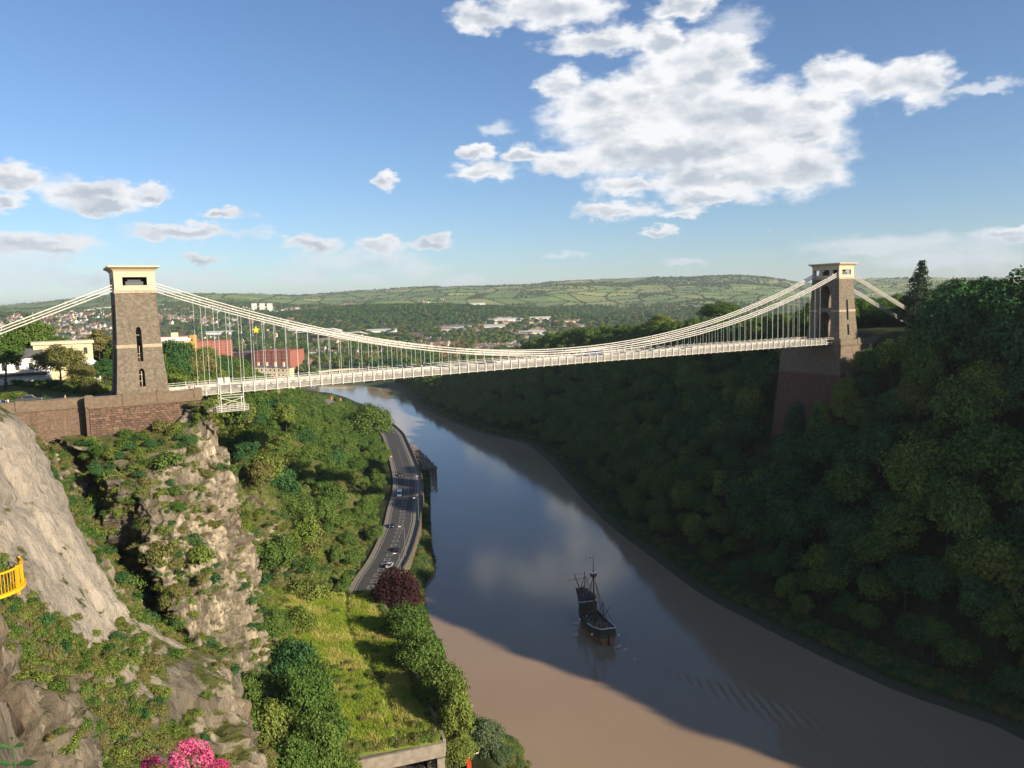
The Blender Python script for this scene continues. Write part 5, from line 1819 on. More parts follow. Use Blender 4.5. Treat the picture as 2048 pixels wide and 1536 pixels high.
# ---------------------------------------------------------------- derelict timber jetty at the bend
jt = empty('timber_jetty', (0, 0, 0)); tag(jt, 'derelict timber jetty on the river bank beside the road bend', 'jetty')
rj = random.Random(5)
JP = [at(a, b, z=6.5) for a, b in ((782, 872), (800, 884), (818, 897), (836, 912), (850, 928), (860, 938))]
for i in range(len(JP) - 1):
    a, b = JP[i], JP[i + 1]
    d = (b - a); L = d.length; d.normalize(); nv = Vector((-d.y, d.x, 0))
    if nv.x < 0: nv = -nv
    n = max(2, int(L / 4.0))
    for k in range(n):
        p = a + d * (k / n * L)
        for w in (-3.5, 0.5, 4.5):
            q = p + nv * w + Vector((rj.uniform(-.3, .3), rj.uniform(-.3, .3), 0))
            m = MB(); m.tube((q.x, q.y, -2), (q.x + rj.uniform(-.4, .4), q.y + rj.uniform(-.4, .4), 6.6 + rj.uniform(-1.8, 1.0)), 0.42, 0.36, 6); m.build('pile', M_WOOD, jt)
        if rj.random() < 0.75:
            m = MB(); m.bar(p + nv * -4 + Vector((0, 0, rj.uniform(-1, 0))), p + nv * 5 + Vector((0, 0, rj.uniform(-1.2, 0.2))), 0.35, 0.4); m.build('cross_beam', M_WOOD, jt)
        if rj.random() < 0.7:
            m = MB(); m.bar(p + nv * 0.5 + Vector((0, 0, -4)), p + nv * 4.6 + d * 3 + Vector((0, 0, -0.4)), 0.25, 0.25); m.build('brace', M_WOOD, jt)
        for w in range(-3, 5):
            if rj.random() < 0.8:
                q = p + nv * (w + rj.uniform(-.2, .2)) + Vector((0, 0, 0.2 + rj.uniform(-0.3, 0.15)))
                m = MB(); m.bar(q, q + d * rj.uniform(2.5, 4.6) + Vector((0, 0, rj.uniform(-0.8, 0.2))), 0.6, 0.12); m.build('plank', M_WOOD, jt)

# ---------------------------------------------------------------- fields and hedgerows on the far hills
FIELD_M = [mat('pasture', (0.18, 0.25, 0.065), 0.95, 0.2, 0.01), mat('rough_pasture', (0.14, 0.21, 0.06), 0.95, 0.2, 0.01), mat('hay_meadow', (0.30, 0.32, 0.10), 0.95, 0.15, 0.01),
           mat('ploughed_field', (0.19, 0.125, 0.085), 0.95, 0.15, 0.01), mat('ripe_meadow', (0.24, 0.26, 0.08), 0.95, 0.2, 0.01)]
rf = np.random.default_rng(31)
NA, NR = 40, 18
azs = np.linspace(-0.68, 0.72, NA + 1); rads = 2950 * (6250 / 2950) ** np.linspace(0, 1, NR + 1)
JA = rf.uniform(-0.36, 0.36, (NR + 1, NA + 1)) * (azs[1] - azs[0]); JR = rf.uniform(-0.4, 0.4, (NR + 1, NA + 1))
A2 = azs[None] + JA + 0.012 * np.sin(np.arange(NR + 1) * 2.1)[:, None]
ratio = rads[1] / rads[0]
R2 = rads[:, None] * ratio ** JR
CX, CY = R2 * np.sin(A2), R2 * np.cos(A2)
WN = fbm(np.stack([CX / 1300 + 5, CY / 1300, 0 * CX], -1), 3)
V, Fs, MI = [], [], []
hedge = []
woods = []
K = 7
for i in range(NR):
    for j in range(NA):
        q = np.array([(CX[i, j], CY[i, j]), (CX[i, j + 1], CY[i, j + 1]), (CX[i + 1, j + 1], CY[i + 1, j + 1]), (CX[i + 1, j], CY[i + 1, j])])
        az = A2[i, j]; c = q.mean(0)
        px = 1024 + FPX * math.tan(az)
        isw = WN[i, j] > 0.60 or rf.random() < 0.07
        left = px < 560
        mi = rf.choice([0, 0, 1, 1, 2, 4, 4], 1)[0]
        if i >= NR - 3 and 840 < px < 965: mi = 3
        if left: mi = rf.choice([1, 1, 0])
        u = np.linspace(0.035, 0.965, K)
        for a in u:
            for b in u:
                p = q[0] * (1 - a) * (1 - b) + q[1] * a * (1 - b) + q[2] * a * b + q[3] * (1 - a) * b
                V.append((p[0], p[1]))
        b0 = (len(V)) - K * K
        for a in range(K - 1):
            for b in range(K - 1):
                Fs.append((b0 + a * K + b, b0 + a * K + K + b, b0 + a * K + K + b + 1, b0 + a * K + b + 1)); MI.append(mi)
        if isw:
            n = 60
            a, b = rf.random((2, n))
            w4 = (1 - a) * (1 - b), a * (1 - b), a * b, (1 - a) * b
            for k in range(n):
                woods.append(sum(q[m_] * w4[m_][k] for m_ in range(4)))
        for (p0, p1) in ((q[0], q[1]), (q[0], q[3])):
            if rf.random() < 0.92:
                n = int(np.hypot(*(p1 - p0)) / 15)
                for k in range(n):
                    hedge.append(p0 + (p1 - p0) * (k + rf.uniform(-.4, .4)) / n + rf.normal(0, 3, 2))
V = np.array(V)
Z = height(V[:, 0], V[:, 1])
BVG = BVH_G
zz_ = np.array([(lambda h: h[0].z if h[0] is not None else 0)(BVG.ray_cast(Vector((x, y, 900)), Vector((0, 0, -1)))) for x, y in V])
me = np_mesh('field', np.column_stack([V, zz_ + 2.0]), np.array(Fs)[:, ::-1], MI)
fo = link('field', me, FIELD_M, None, True)
tag(fo, 'patchwork of green fields on the far hillside', kind='structure')


def gz_of(P):
    return np.array([(lambda h: h[0].z if h[0] is not None else 0)(BVG.ray_cast(Vector((x, y, 900)), Vector((0, 0, -1)))) for x, y in P])


# ---------------------------------------------------------------- where the town stands
def town_density(x, y, n):
    r = math.hypot(x, y); px = 1024 + FPX * x / max(y, 1)
    d = 0
    if 1150 < r < 3700 and px < 620: d = 0.9
    if 1150 < r < 2700 and 560 < px < 1150: d = 0.26
    if 2500 < r < 4300 and px < 900: d = max(d, 0.42)
    k = math.exp(-(((x + 330) / 520) ** 2 + ((y - 2850) / 380) ** 2))
    if k > 0.32: d = 0.0
    if n < 0.46: d *= 0.12
    return d


HOUSE_W = [mat('house_white', (0.70, 0.67, 0.60), 0.85, objvar=0.12), mat('house_brick', (0.34, 0.15, 0.10), 0.9, objvar=0.2), mat('house_stone', (0.42, 0.34, 0.26), 0.9, objvar=0.2), mat('house_cream', (0.62, 0.52, 0.38), 0.85, objvar=0.12)]
HOUSE_R = [mat('roof_red_tile', (0.27, 0.125, 0.085), 0.9, objvar=0.25), mat('roof_brown_tile', (0.20, 0.12, 0.09), 0.9, objvar=0.25), mat('roof_slate', (0.13, 0.125, 0.13), 0.8, objvar=0.25)]


def house_shape(m, L, W, H, roof, wi, ri, loc=None, ang=0):
    ca, sa = math.cos(ang), math.sin(ang)
    ox, oy, oz = loc if loc is not None else (0, 0, 0)

    def tr(V): return [(ox + x * ca - y * sa, oy + x * sa + y * ca, oz + z) for x, y, z in V]
    l, w = L / 2, W / 2
    m.add(tr([(-l, -w, -4), (l, -w, -4), (l, w, -4), (-l, w, -4), (-l, -w, H), (l, -w, H), (l, w, H), (-l, w, H)]),
          [(0, 1, 5, 4), (1, 2, 6, 5), (2, 3, 7, 6), (3, 0, 4, 7)], wi)
    m.add(tr([(-l, 0, H + roof), (l, 0, H + roof), (-l, -w, H), (-l, w, H), (l, -w, H), (l, w, H)]), [(0, 3, 2), (1, 4, 5)], wi)
    e = 0.35
    m.add(tr([(-l - e, -w - e, H - 0.2), (l + e, -w - e, H - 0.2), (l + e, 0, H + roof + 0.12), (-l - e, 0, H + roof + 0.12), (-l - e, w + e, H - 0.2), (l + e, w + e, H - 0.2)]),
          [(0, 1, 2, 3), (3, 2, 5, 4)], ri)
    m.add(tr([(l - 1.5, -0.5, H), (l - 0.6, -0.5, H), (l - 0.6, 0.5, H), (l - 1.5, 0.5, H), (l - 1.5, -0.5, H + roof + 1.3), (l - 0.6, -0.5, H + roof + 1.3), (l - 0.6, 0.5, H + roof + 1.3), (l - 1.5, 0.5, H + roof + 1.3)]),
          [(4, 5, 6, 7), (0, 1, 5, 4), (1, 2, 6, 5), (2, 3, 7, 6), (3, 0, 4, 7)], wi)


rt = random.Random(77)
rows = []
NTR = 7000
taz = rng.uniform(-0.66, 0.12, NTR); trr = 1150 * (4200 / 1150) ** rng.random(NTR)
tx, ty = trr * np.sin(taz), trr * np.cos(taz)
tn = fbm(np.stack([tx / 420, ty / 420, 0 * tx + 7.7], -1), 3); ta = 2.2 * fbm(np.stack([tx / 700, ty / 700, 0 * tx + 1.5], -1), 2) - 1.1
for x, y, n_, a in zip(tx, ty, tn, ta):
    if len(rows) > 3000: break
    if rt.random() > town_density(x, y, n_): continue
    # streets follow a slowly turning direction, terraces strung along them
    wi = rt.choice([0, 0, 0, 1, 2, 3, 0]); ri = rt.choice([0, 1, 1, 2, 2])
    nrow = rt.choice([1, 2, 3, 4])
    for k in range(nrow):
        rows.append((x + math.cos(a) * k * 15, y + math.sin(a) * k * 15, a + rt.gauss(0, 0.03), rt.uniform(11, 15.5), rt.uniform(7, 9), rt.uniform(5, 7.5), rt.uniform(2.2, 3.4), wi if rt.random() < 0.7 else rt.randrange(4), ri))
RXY = np.array([(a[0], a[1]) for a in rows])
insr = inside(RXY[:, 0], RXY[:, 1], RIVER)
RZs = gz_of(RXY)
order = sorted(range(len(rows)), key=lambda i: math.hypot(*RXY[i]))
protoh = {}
TOWN = MB()
cnt = 0
for i in order:
    x, y, a, L, W, H, rfh, wi, ri = rows[i]
    if insr[i]: continue
    if cnt < 280:
        key = (wi, ri, int(L) % 3)
        if key not in protoh:
            m = MB(); house_shape(m, 12.5 + key[2] * 1.3, 8, 6.2, 2.8, 0, 1)
            me = m.mesh('house'); me.materials.append(HOUSE_W[wi]); me.materials.append(HOUSE_R[ri]); protoh[key] = me
        o = bpy.data.objects.new('house', protoh[key]); COL.objects.link(o)
        o.location = (x, y, RZs[i]); o.rotation_euler = (0, 0, a)
        wc = ['white', 'red brick', 'stone', 'cream'][wi]; rc = ['red tiled', 'brown tiled', 'slate'][ri]
        side = 'on the near left of the town' if x / y < -0.38 else 'behind the red warehouses' if x / y < -0.2 else 'in the middle of the valley'
        tag(o, 'small %s house with %s roof %s' % (wc, rc, side), 'house', '%s houses with %s roofs %s' % (wc, rc, side))
        cnt += 1
    else:
        house_shape(TOWN, L, W, H, rfh, wi, 4 + ri, (x, y, RZs[i]), a)
tw = TOWN.build('town_houses', HOUSE_W + HOUSE_R)
tag(tw, 'far town of countless small houses and terraces in the valley', kind='stuff')

# ---------------------------------------------------------------- named buildings
M_BRICK = masonry('warehouse_brick', (0.34, 0.125, 0.085), (0.29, 0.11, 0.075), 1.2, 0.5, (0.25, 0.095, 0.07), mortar=(0.3, 0.1, 0.07))
M_WIN = mat('window_dark', (0.05, 0.055, 0.065), 0.2, spec=0.6)
M_SLATE = mat('slate_roof', (0.13, 0.125, 0.13), 0.75, 0.25, 0.8)
M_CRW = mat('cream_wall', (0.64, 0.54, 0.37), 0.85, 0.08, 0.4)
M_YEW = mat('yellow_wall', (0.62, 0.52, 0.32), 0.85, 0.08, 0.4)
M_WHW = mat('white_wall', (0.76, 0.73, 0.66), 0.85, 0.06, 0.4)
M_SHED = mat('white_shed_roof', (0.50, 0.51, 0.50), 0.5, 0.08, 0.05)
M_ORN = mat('ochre_scaffold_wall', (0.55, 0.33, 0.09), 0.85, 0.2, 0.5)
M_RUST = mat('rust_red_roof', (0.36, 0.12, 0.08), 0.85, 0.25, 0.3)


def wall_block(parent, x0, x1, y0, y1, z0, z1, wm, cols, rows_, faces='fr', ww=1.2, wh=1.8, roof=None, rh=0.0, base=2.0):
    m = MB(); m.box(x0, x1, y0, y1, z0 - base, z1); m.build('wall', wm, parent)
    wm_ = None
    m = MB(); m.box(-ww / 2, ww / 2, -0.12, 0.05, 0, wh); wme = m.mesh('window'); wme.materials.append(M_WIN)
    for f in faces:
        L, c0 = {'f': (x1 - x0, x0), 'b': (x1 - x0, x0), 'l': (y1 - y0, y0), 'r': (y1 - y0, y0)}[f]
        nc = cols if f in 'fb' else max(1, int(cols * (y1 - y0) / (x1 - x0)))
        for i in range(nc):
            for j in range(rows_):
                u = c0 + (i + 0.5) / nc * L; z = z0 + (j + 0.32) / rows_ * (z1 - z0)
                o = bpy.data.objects.new('window', wme); COL.objects.link(o); o.parent = parent
                if f == 'f': o.location = (u, y0, z)
                elif f == 'b': o.location = (u, y1, z); o.rotation_euler = (0, 0, math.pi)
                elif f == 'r': o.location = (x1, u, z); o.rotation_euler = (0, 0, math.pi / 2)
                else: o.location = (x0, u, z); o.rotation_euler = (0, 0, -math.pi / 2)
    if roof is not None:
        m = MB()
        if rh > 0:
            e = 0.4; ym = (y0 + y1) / 2
            m.add([(x0 - e, y0 - e, z1), (x1 + e, y0 - e, z1), (x1 + e, y1 + e, z1), (x0 - e, y1 + e, z1), (x0 + (y1 - y0) * .3, ym, z1 + rh), (x1 - (y1 - y0) * .3, ym, z1 + rh)],
                  [(0, 1, 5, 4), (1, 2, 5), (2, 3, 4, 5), (3, 0, 4), (3, 2, 1, 0)])
        else:
            m.box(x0 - 0.4, x1 + 0.4, y0 - 0.4, y1 + 0.4, z1 + 0.003, z1 + 0.7)
        m.build('roof', roof, parent)


def hit(px, py, Y):
    d = ray(px, py); h = BVH_G.ray_cast(Vector((0, 0, CAM_Z)), d)
    if h[0] is not None and 0.6 * Y < h[0].y < 1.5 * Y: return h[0]
    p = at(px, py, Y=Y)
    return p


def building(name, px, py, Y, rz, label, cat='building', z=None):
    p = hit(px, py, Y) if Y > 450 else at(px, py, Y=Y)
    e = empty(name, (p.x, p.y, p.z), rz)
    tag(e, label, cat)
    return e


b = building('brick_warehouse', 545, 752, 985, rad(-12), 'red brick bonded warehouse with rows of small windows behind the bridge', 'warehouse')
wall_block(b, -26, 26, 0, 40, 0, 32, M_BRICK, 7, 7, 'f', 2.0, 2.2, M_RUST, 0, 20)
wall_block(b, -58, -26.1, 6, 44, 0, 30, mat('shaded_brick', (0.12, 0.05, 0.055), 0.9, 0.2, 0.3), 4, 6, 'f', 1.6, 2, M_SLATE, 0, 20)  # side away from the sun, its shade put into a darker brick colour
b = building('brick_warehouse', 430, 722, 1150, rad(38), 'dark red brick warehouse with bright red end wall left of the other', 'warehouse')
wall_block(b, -30, 30, 0, 58, 0, 32, M_BRICK, 8, 7, 'fr', 1.8, 2, M_RUST, 0, 20)
b = building('cream_terrace', 545, 755, 640, rad(-8), 'cream terrace of houses seen between the rods in front of the warehouse', 'terrace')
for k in range(4):
    x0 = -14 + k * 7.2
    wall_block(b, x0, x0 + 7.1, 0, 9, 0, 8.5 - 0.4 * k, M_CRW if k < 3 else M_YEW, 2, 2, 'f', 1.0, 1.5, M_SLATE, 1.5, 14)
    m = MB(); m.box(x0 + 0.2, x0 + 1.4, 3, 5, 8, 12); m.build('chimney', M_CRW, b)
b = building('cream_villa', 352, 722, 300, rad(20), 'cream flat-roofed villa right behind the near tower', 'building')
wall_block(b, -6, 5, 0, 9, 0, 7.5, M_CRW, 3, 2, 'fr', 0.9, 1.5, M_WHW, 0, 10)
m = MB(); m.box(-1.2, 1.2, 2, 4.5, 8.2, 10.6); m.build('chimney', M_CRW, b)
m = MB(); m.box(-5.5, 4.6, 1, 1.12, 8.25, 8.9); m.build('roof_parapet', M_WHW, b)
b = building('ochre_block', 360, 700, 420, rad(10), 'ochre-orange block behind the cream villa', 'building')
wall_block(b, -12, 3, 0, 12, 0, 6.5, M_ORN, 5, 2, 'f', 1, 1.3, M_RUST, 0, 12); wall_block(b, 5.0, 7.6, 0, 6, -5, 7.5, M_ORN, 1, 3, 'f', 0.7, 1, None, 0, 8)
# houses beside the approach road on the left plateau
b = building('white_house', 62, 784, 208, rad(30), 'white stucco house with tall windows behind the approach road', 'house')
wall_block(b, -10, 5, 0, 10, 0, 9.0, M_WHW, 5, 2, 'fr', 0.9, 1.7, M_SLATE, 2.2, 8)
wall_block(b, -14, 3.6, -4, -0.1, 0, 4.6, M_WHW, 5, 1, 'f', 0.8, 1.8, M_SLATE, 0, 8)
m = MB(); m.box(-6, -4.6, 4, 5.8, 9, 13); m.build('chimney', mat('chimney_brick', (0.5, 0.24, 0.1), 0.9, 0.2, 1), b)
b = building('yellow_house', 142, 780, 216, rad(30), 'pale yellow house half hidden by a feathery tree', 'house')
wall_block(b, -8, 6, 0, 10, 0, 12.5, M_YEW, 4, 3, 'fr', 0.9, 1.7, M_CRW, 0, 8)
b = building('conservatory', 188, 768, 216, rad(30), 'white glazed conservatory at the end of the yellow house', 'conservatory')
wall_block(b, -2.5, 1.8, 0, 5, 0, 5.2, M_WHW, 3, 1, 'fr', 0.9, 2.6, M_WHW, 1.5, 8)
b = building('long_brick_building', 205, 702, 330, rad(8), 'long brown roofed building left of the near tower', 'building')
wall_block(b, -16, 6, 0, 9, 0, 3.4, mat('brown_brick', (0.25, 0.15, 0.10), 0.9, 0.2, 0.6), 7, 1, 'f', 1, 1.3, M_SLATE, 0.9, 8)
# stadium and sheds in the valley
b = building('stadium', 668, 688, 1900, rad(-6), 'stadium with sweeping white roof in the valley above the chains', 'stadium')
m = MB()
m.hexa([(-70, 0, 18), (60, 0, 24), (60, 60, 18), (-70, 60, 14), (-70, 0, 20), (60, 0, 27), (60, 60, 20), (-70, 60, 16)]); m.build('stand_roof', M_SHED, b)
m = MB(); m.hexa([(-80, -30, 26), (10, -34, 34), (14, 20, 27), (-70, 20, 22), (-80, -30, 28), (10, -34, 37), (14, 20, 30), (-70, 20, 24)]); m.build('raised_roof', M_SHED, b)
m = MB(); m.box(-60, 55, 4, 55, -20, 14); m.build('stand', M_CONC, b)
for (px, py, Y, w, d, h, col, lab) in ((1060, 668, 1500, 90, 40, 9, M_SHED, 'long white shed roof above the green playing field'), (990, 655, 1900, 60, 40, 9, M_SHED, 'white flat warehouse in the valley left of the playing field'),
                                       (1010, 642, 2300, 130, 40, 10, M_SHED, 'long pale shed on the far edge of the valley town'), (1080, 639, 2350, 120, 40, 10, M_SHED, 'white shed row at the foot of the hills, right'),
                                       (905, 660, 1700, 70, 36, 9, M_SHED, 'white shed roof near the flats'), (760, 664, 1750, 90, 30, 9, M_SHED, 'low white shed right of the stadium'), (600, 662, 2000, 120, 30, 9, M_SHED, 'long pale industrial roof left of the stadium'),
                                       (440, 668, 1900, 120, 40, 9, M_SHED, 'long pale roof above the dark warehouse'), (955, 610, 3900, 90, 40, 12, M_WHW, 'white building among trees at the foot of the hill')):
    p = hit(px, py, Y); k_ = p.y / Y; w *= 0.8 * k_; d *= 0.8 * k_; h *= 0.75
    e = empty('shed', (p.x, p.y, p.z), rad(random.uniform(-12, 12))); tag(e, lab, 'shed')
    m = MB(); m.box(-w / 2, w / 2, -d / 2, d / 2, -25, h - 2); m.build('wall', M_WHW, e)
    m = MB(); m.add([(-w / 2 - 1, -d / 2 - 1, h - 2), (w / 2 + 1, -d / 2 - 1, h - 2), (w / 2 + 1, 0, h + 2), (-w / 2 - 1, 0, h + 2), (w / 2 + 1, d / 2 + 1, h - 2), (-w / 2 - 1, d / 2 + 1, h - 2)], [(0, 1, 2, 3), (3, 2, 4, 5)]); m.build('roof', M_SHED, e)
for k, (px, lab) in enumerate(((509, 'leftmost of the three distant white tower blocks'), (525, 'middle one of the three distant white tower blocks'), (540, 'rightmost of the three distant white tower blocks'))):
    e = building('tower_block', px, 624, 4200, rad(15), lab, 'tower block')
    wall_block(e, -11, 11, 0, 18, 0, 36, M_WHW, 4, 8, 'f', 2.4, 2.0, M_WHW, 0, 20)
for k, (px, py, lab) in enumerate(((848, 698, 'left block of cream flats with balconies beyond the chains'), (884, 694, 'right block of cream flats with balconies beyond the chains'))):
    e = building('flats', px, py, 1150, rad(-15), lab, 'flats')
    for j in range(3):
        wall_block(e, -14 + j * 9.5, -14 + j * 9.5 + 8, 0, 12, 0, 11.5, M_CRW if j % 2 else HOUSE_W[2], 2, 4, 'f', 1.6, 1.4, M_SLATE, 0, 15)
# brick cottage roofs among the trees right under the bridge
for (px, py, Y, lab) in ((575, 796, 345, 'cottage with brick chimney half hidden in trees under the bridge'), (546, 790, 340, 'dark slate roof with white gable in the trees below the deck'), (662, 815, 520, 'stone warehouse building by the river left of the bridge'), (680, 818, 500, 'roofless grey stone building by the river')):
    h_ = BVH_G.ray_cast(Vector((0, 0, CAM_Z)), ray(px, py + 14))[0] or at(px, py, Y=Y)
    h2_ = BVH_C.ray_cast(Vector((0, 0, CAM_Z)), ray(px, py + 14))[0]
    if h2_ is not None and h2_.y < h_.y: h_ = h2_
    e = empty('cottage', h_, rad(35)); tag(e, lab, 'cottage')
    wall_block(e, -5, 4, 0, 7, 0, 8.5, HOUSE_W[2], 3, 1, 'fr', 0.9, 1.2, M_SLATE, 2.8, 6)
    m = MB(); m.box(1.5, 2.9, 2.6, 4, 8.6, 13); m.build('chimney', mat('chimney_red_brick', (0.42, 0.17, 0.10), 0.9, 0.2, 1), e)
# the curved quay bridge and lock roads beyond the left bank
e = building('river_bridge', 690, 741, 900, rad(12), 'low pale road bridge beyond the left bank, seen through the rods', 'bridge')
m = MB()
for k in range(12):
    x0, x1 = -35 + k * 6, -35 + k * 6 + 6
    f0, f1 = math.sin(k / 12 * 3.14) * 2, math.sin((k + 1) / 12 * 3.14) * 2
    m.hexa([(x0, 0, f0 - 2), (x1, 0, f1 - 2), (x1, 9, f1 - 2), (x0, 9, f0 - 2), (x0, 0, f0), (x1, 0, f1), (x1, 9, f1), (x0, 9, f0)])
m.build('deck', M_CRW, e)
for x in (-26, 0, 26):
    m = MB(); m.box(x - 1.2, x + 1.2, 1, 8, -20, -1.5); m.build('pier', M_CONC, e)
# yellow star standing on a mast
p = at(512, 660, Y=700); e = empty('star_sign', (p.x, p.y, p.z - 22)); tag(e, 'bright yellow star sign behind the suspension rods', 'sign')
m = MB()
V = [(math.sin(k * math.pi / 5) * (3.4 if k % 2 == 0 else 1.5), -0.2, 22 + math.cos(k * math.pi / 5) * (3.4 if k % 2 == 0 else 1.5)) for k in range(10)]
V += [(a, 0.2, c) for a, _, c in V]
m.add(V, [tuple(range(9, -1, -1)), tuple(range(10, 20))] + [(k, (k + 1) % 10, 10 + (k + 1) % 10, 10 + k) for k in range(10)])
m.build('star', mat('yellow_sign', (0.85, 0.72, 0.05), 0.5), e)
m = MB(); m.tube((0, 0.3, -10), (0, 0.3, 20), 0.2, 0.15, 6); m.build('mast', M_LAMP, e)
# playing field
p = at(1020, 694, z=14)
xs_ = np.linspace(-60, 60, 12); ys_ = np.linspace(-90, 120, 14)
GXf, GYf = np.meshgrid(xs_, ys_, indexing='ij')
pf = np.column_stack([(GXf + p.x).ravel(), (GYf + p.y).ravel()])
me = np_mesh('playing_field', np.column_stack([pf, gz_of(pf) + 1.2]), grid_faces(12, 14))
o = link('playing_field', me, FIELD_M[2], None, True); tag(o, 'bright green playing field in the valley', kind='structure')
PFP = p

# ---------------------------------------------------------------- woods of the plain, knoll and hills
pts, sc, ix = [], [], []
ra = random.Random(99)
NTR = 22000
taz = rng.uniform(-0.70, 0.72, NTR); trr = 560 * (3600 / 560) ** rng.random(NTR)
tx, ty = trr * np.sin(taz), trr * np.cos(taz)
tn = fbm(np.stack([tx / 420, ty / 420, 0 * tx + 7.7], -1), 3); tm = fbm(np.stack([tx / 260, ty / 260, 0 * tx + 4.4], -1), 3)
for x, y, r, n_, n in zip(tx, ty, trr, tn, tm):
    td = town_density(x, y, n_) if r > 1150 else 0
    kn = math.exp(-(((x + 330) / 560) ** 2 + ((y - 2850) / 420) ** 2))
    pr = 0.8 if n > 0.5 else 0.35
    if td > 0.2: pr = 0.22 if td > 0.5 else 0.5
    if kn > 0.25: pr = 1.0
    if r > 1900 and td < 0.3: pr = max(pr, 0.7)
    if ra.random() > pr: continue
    if abs(x - PFP.x) < 66 and -95 < y - PFP.y < 125: continue
    pts.append((x, y)); sc.append(ra.uniform(0.7, 1.35) * (1.0 if r < 1500 else 1.15)); ix.append(ra.randrange(4))
for k in range(5200):
    x, y = ra.gauss(-330, 330), ra.gauss(2850, 250)
    pts.append((x, y)); sc.append(ra.uniform(0.9, 1.5)); ix.append(ra.choice([0, 1, 1, 2]))
PT = np.array(pts)
ins = inside(PT[:, 0], PT[:, 1], RIVER); dl_ = poly_dist(PT[:, 0], PT[:, 1], LBs[::3]); dr_ = poly_dist(PT[:, 0], PT[:, 1], RBs[::3])
keep = ~ins & (np.minimum(dl_, dr_) > 12) & ~((dr_ < 230) & (PT[:, 1] < 880)) & ~((dl_ < 200) & (PT[:, 1] < 640))
# leave the view of the warehouses and the terrace open
BLD = [o_ for o_ in COL.objects if o_.type == 'EMPTY' and o_.get('category') in ('warehouse', 'terrace', 'flats', 'stadium', 'shed', 'bridge', 'building', 'house')]
for o_ in BLD:
    if o_.location.y < 250: continue
    w_ = 34 if o_.location.y > 800 else 16
    bx_, by_ = o_.location.x, o_.location.y
    ax = (PT[:, 0] * by_ - bx_ * PT[:, 1]) / math.hypot(bx_, by_)
    rl = (PT[:, 0] * bx_ + PT[:, 1] * by_) / math.hypot(bx_, by_) - math.hypot(bx_, by_)
    keep &= ~((np.abs(ax) < w_) & (rl > -130) & (rl < 45))
PT = PT[keep]; sc = np.array(sc)[keep]; ix = np.array(ix)[keep]
zt = gz_of(PT)
gn_stuff('valley_trees', np.column_stack([PT, zt - 0.5]), rng.uniform(0, 6.28, len(PT)), sc, ix, HIDDEN['far_kind'], 'countless trees among the houses of the valley and on the wooded knoll')
HP = np.array(hedge + woods)
hk = np.abs(np.arctan2(HP[:, 0], HP[:, 1])) < 0.72
HP = HP[hk]
hs_ = rng.uniform(0.35, 0.9, len(HP)); hs_[len(hedge):] *= 1.5
gn_stuff('hedgerow_trees', np.column_stack([HP, gz_of(HP) - 0.5]), rng.uniform(0, 6.28, len(HP)), hs_, rng.integers(0, 4, len(HP)), HIDDEN['far_kind'], 'hedgerows and copses dividing the far fields')
print('hedge', len(HP), 'valley', len(PT), 'houses', len(rows))

# ---------------------------------------------------------------- trees on the left plateau and special trees
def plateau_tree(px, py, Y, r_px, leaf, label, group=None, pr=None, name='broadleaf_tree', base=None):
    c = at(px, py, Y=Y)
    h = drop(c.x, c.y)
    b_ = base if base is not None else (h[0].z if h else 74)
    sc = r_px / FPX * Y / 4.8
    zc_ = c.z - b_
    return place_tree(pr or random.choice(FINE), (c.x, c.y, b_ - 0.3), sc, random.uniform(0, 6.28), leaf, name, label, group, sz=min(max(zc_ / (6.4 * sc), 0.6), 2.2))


plateau_tree(4, 712, 192, 46, 'mid', 'dense green tree at the left edge in front of the white house')
plateau_tree(60, 672, 290, 44, 'mid', 'broad dark green tree behind the white house roof')
plateau_tree(118, 722, 198, 46, 'olive', 'feathery olive-green tree in front of the yellow house')
plateau_tree(162, 744, 198, 26, 'olive', 'smaller olive tree leaning right before the yellow house')
plateau_tree(207, 742, 204, 28, 'deep', 'dark green upright tree touching the near tower')
plateau_tree(110, 770, 190, 16, 'deep', 'dark bush behind the approach parapet')
plateau_tree(180, 768, 188, 18, 'olive', 'yellowish bush behind the approach parapet')
for k, (px, py, Y, r, lf) in enumerate(((345, 748, 260, 26, 'mid'), (385, 735, 290, 34, 'deep'), (425, 735, 300, 34, 'deep'), (462, 742, 320, 30, 'mid'), (490, 752, 330, 20, 'mid'), (400, 760, 270, 22, 'mid'), (440, 765, 280, 20, 'fresh'))):
    plateau_tree(px, py, Y, r, lf, '%s %s tree behind the rods, %s from the near tower' % ('big' if r > 28 else 'small', COLN[lf], ['first', 'third', 'fifth', 'sixth', 'last', 'second', 'fourth'][k]), 'trees right of the near tower above the deck')
c_ = crown_mesh('crown', 701, 5.8, 9.5, 11.0, 190, 80, 0.5, 'cone', (0.2, 0.32)); c_.materials.append(LEAF['conifer'])
t_ = trunk_mesh('trunk', 702, 10, 0.5, 15, 0.01, 0); t_.materials.append(M_BARK)
p = at(1838, 521, Y=285); g_ = drop(p.x, p.y)[0].z
place_tree((c_, t_), (p.x, p.y, g_ - 0.3), (p.z - g_) / 20.8, 0, 'conifer', 'redwood_tree', 'tall dark conical conifer standing alone on the right skyline', None)
c_, t_ = FINE[2]
for k, (px, py, Y, s_, lab) in enumerate(((2025, 524, 215, 1.0, 'tall dark cedar at the right edge of the skyline'), (1905, 552, 225, 0.8, 'dark spreading pine on the right skyline left of the cedar'), (1975, 545, 250, 0.85, 'dark pine between the cedar and the spreading pine'))):
    p = at(px, py, Y=Y); g_ = drop(p.x, p.y)[0].z
    place_tree((c_, t_), (p.x, p.y, g_ - 0.3), (p.z - g_) / 12.0 * 0.85, k * 1.3, 'deep', 'cedar_tree', lab, None, sz=1.18)
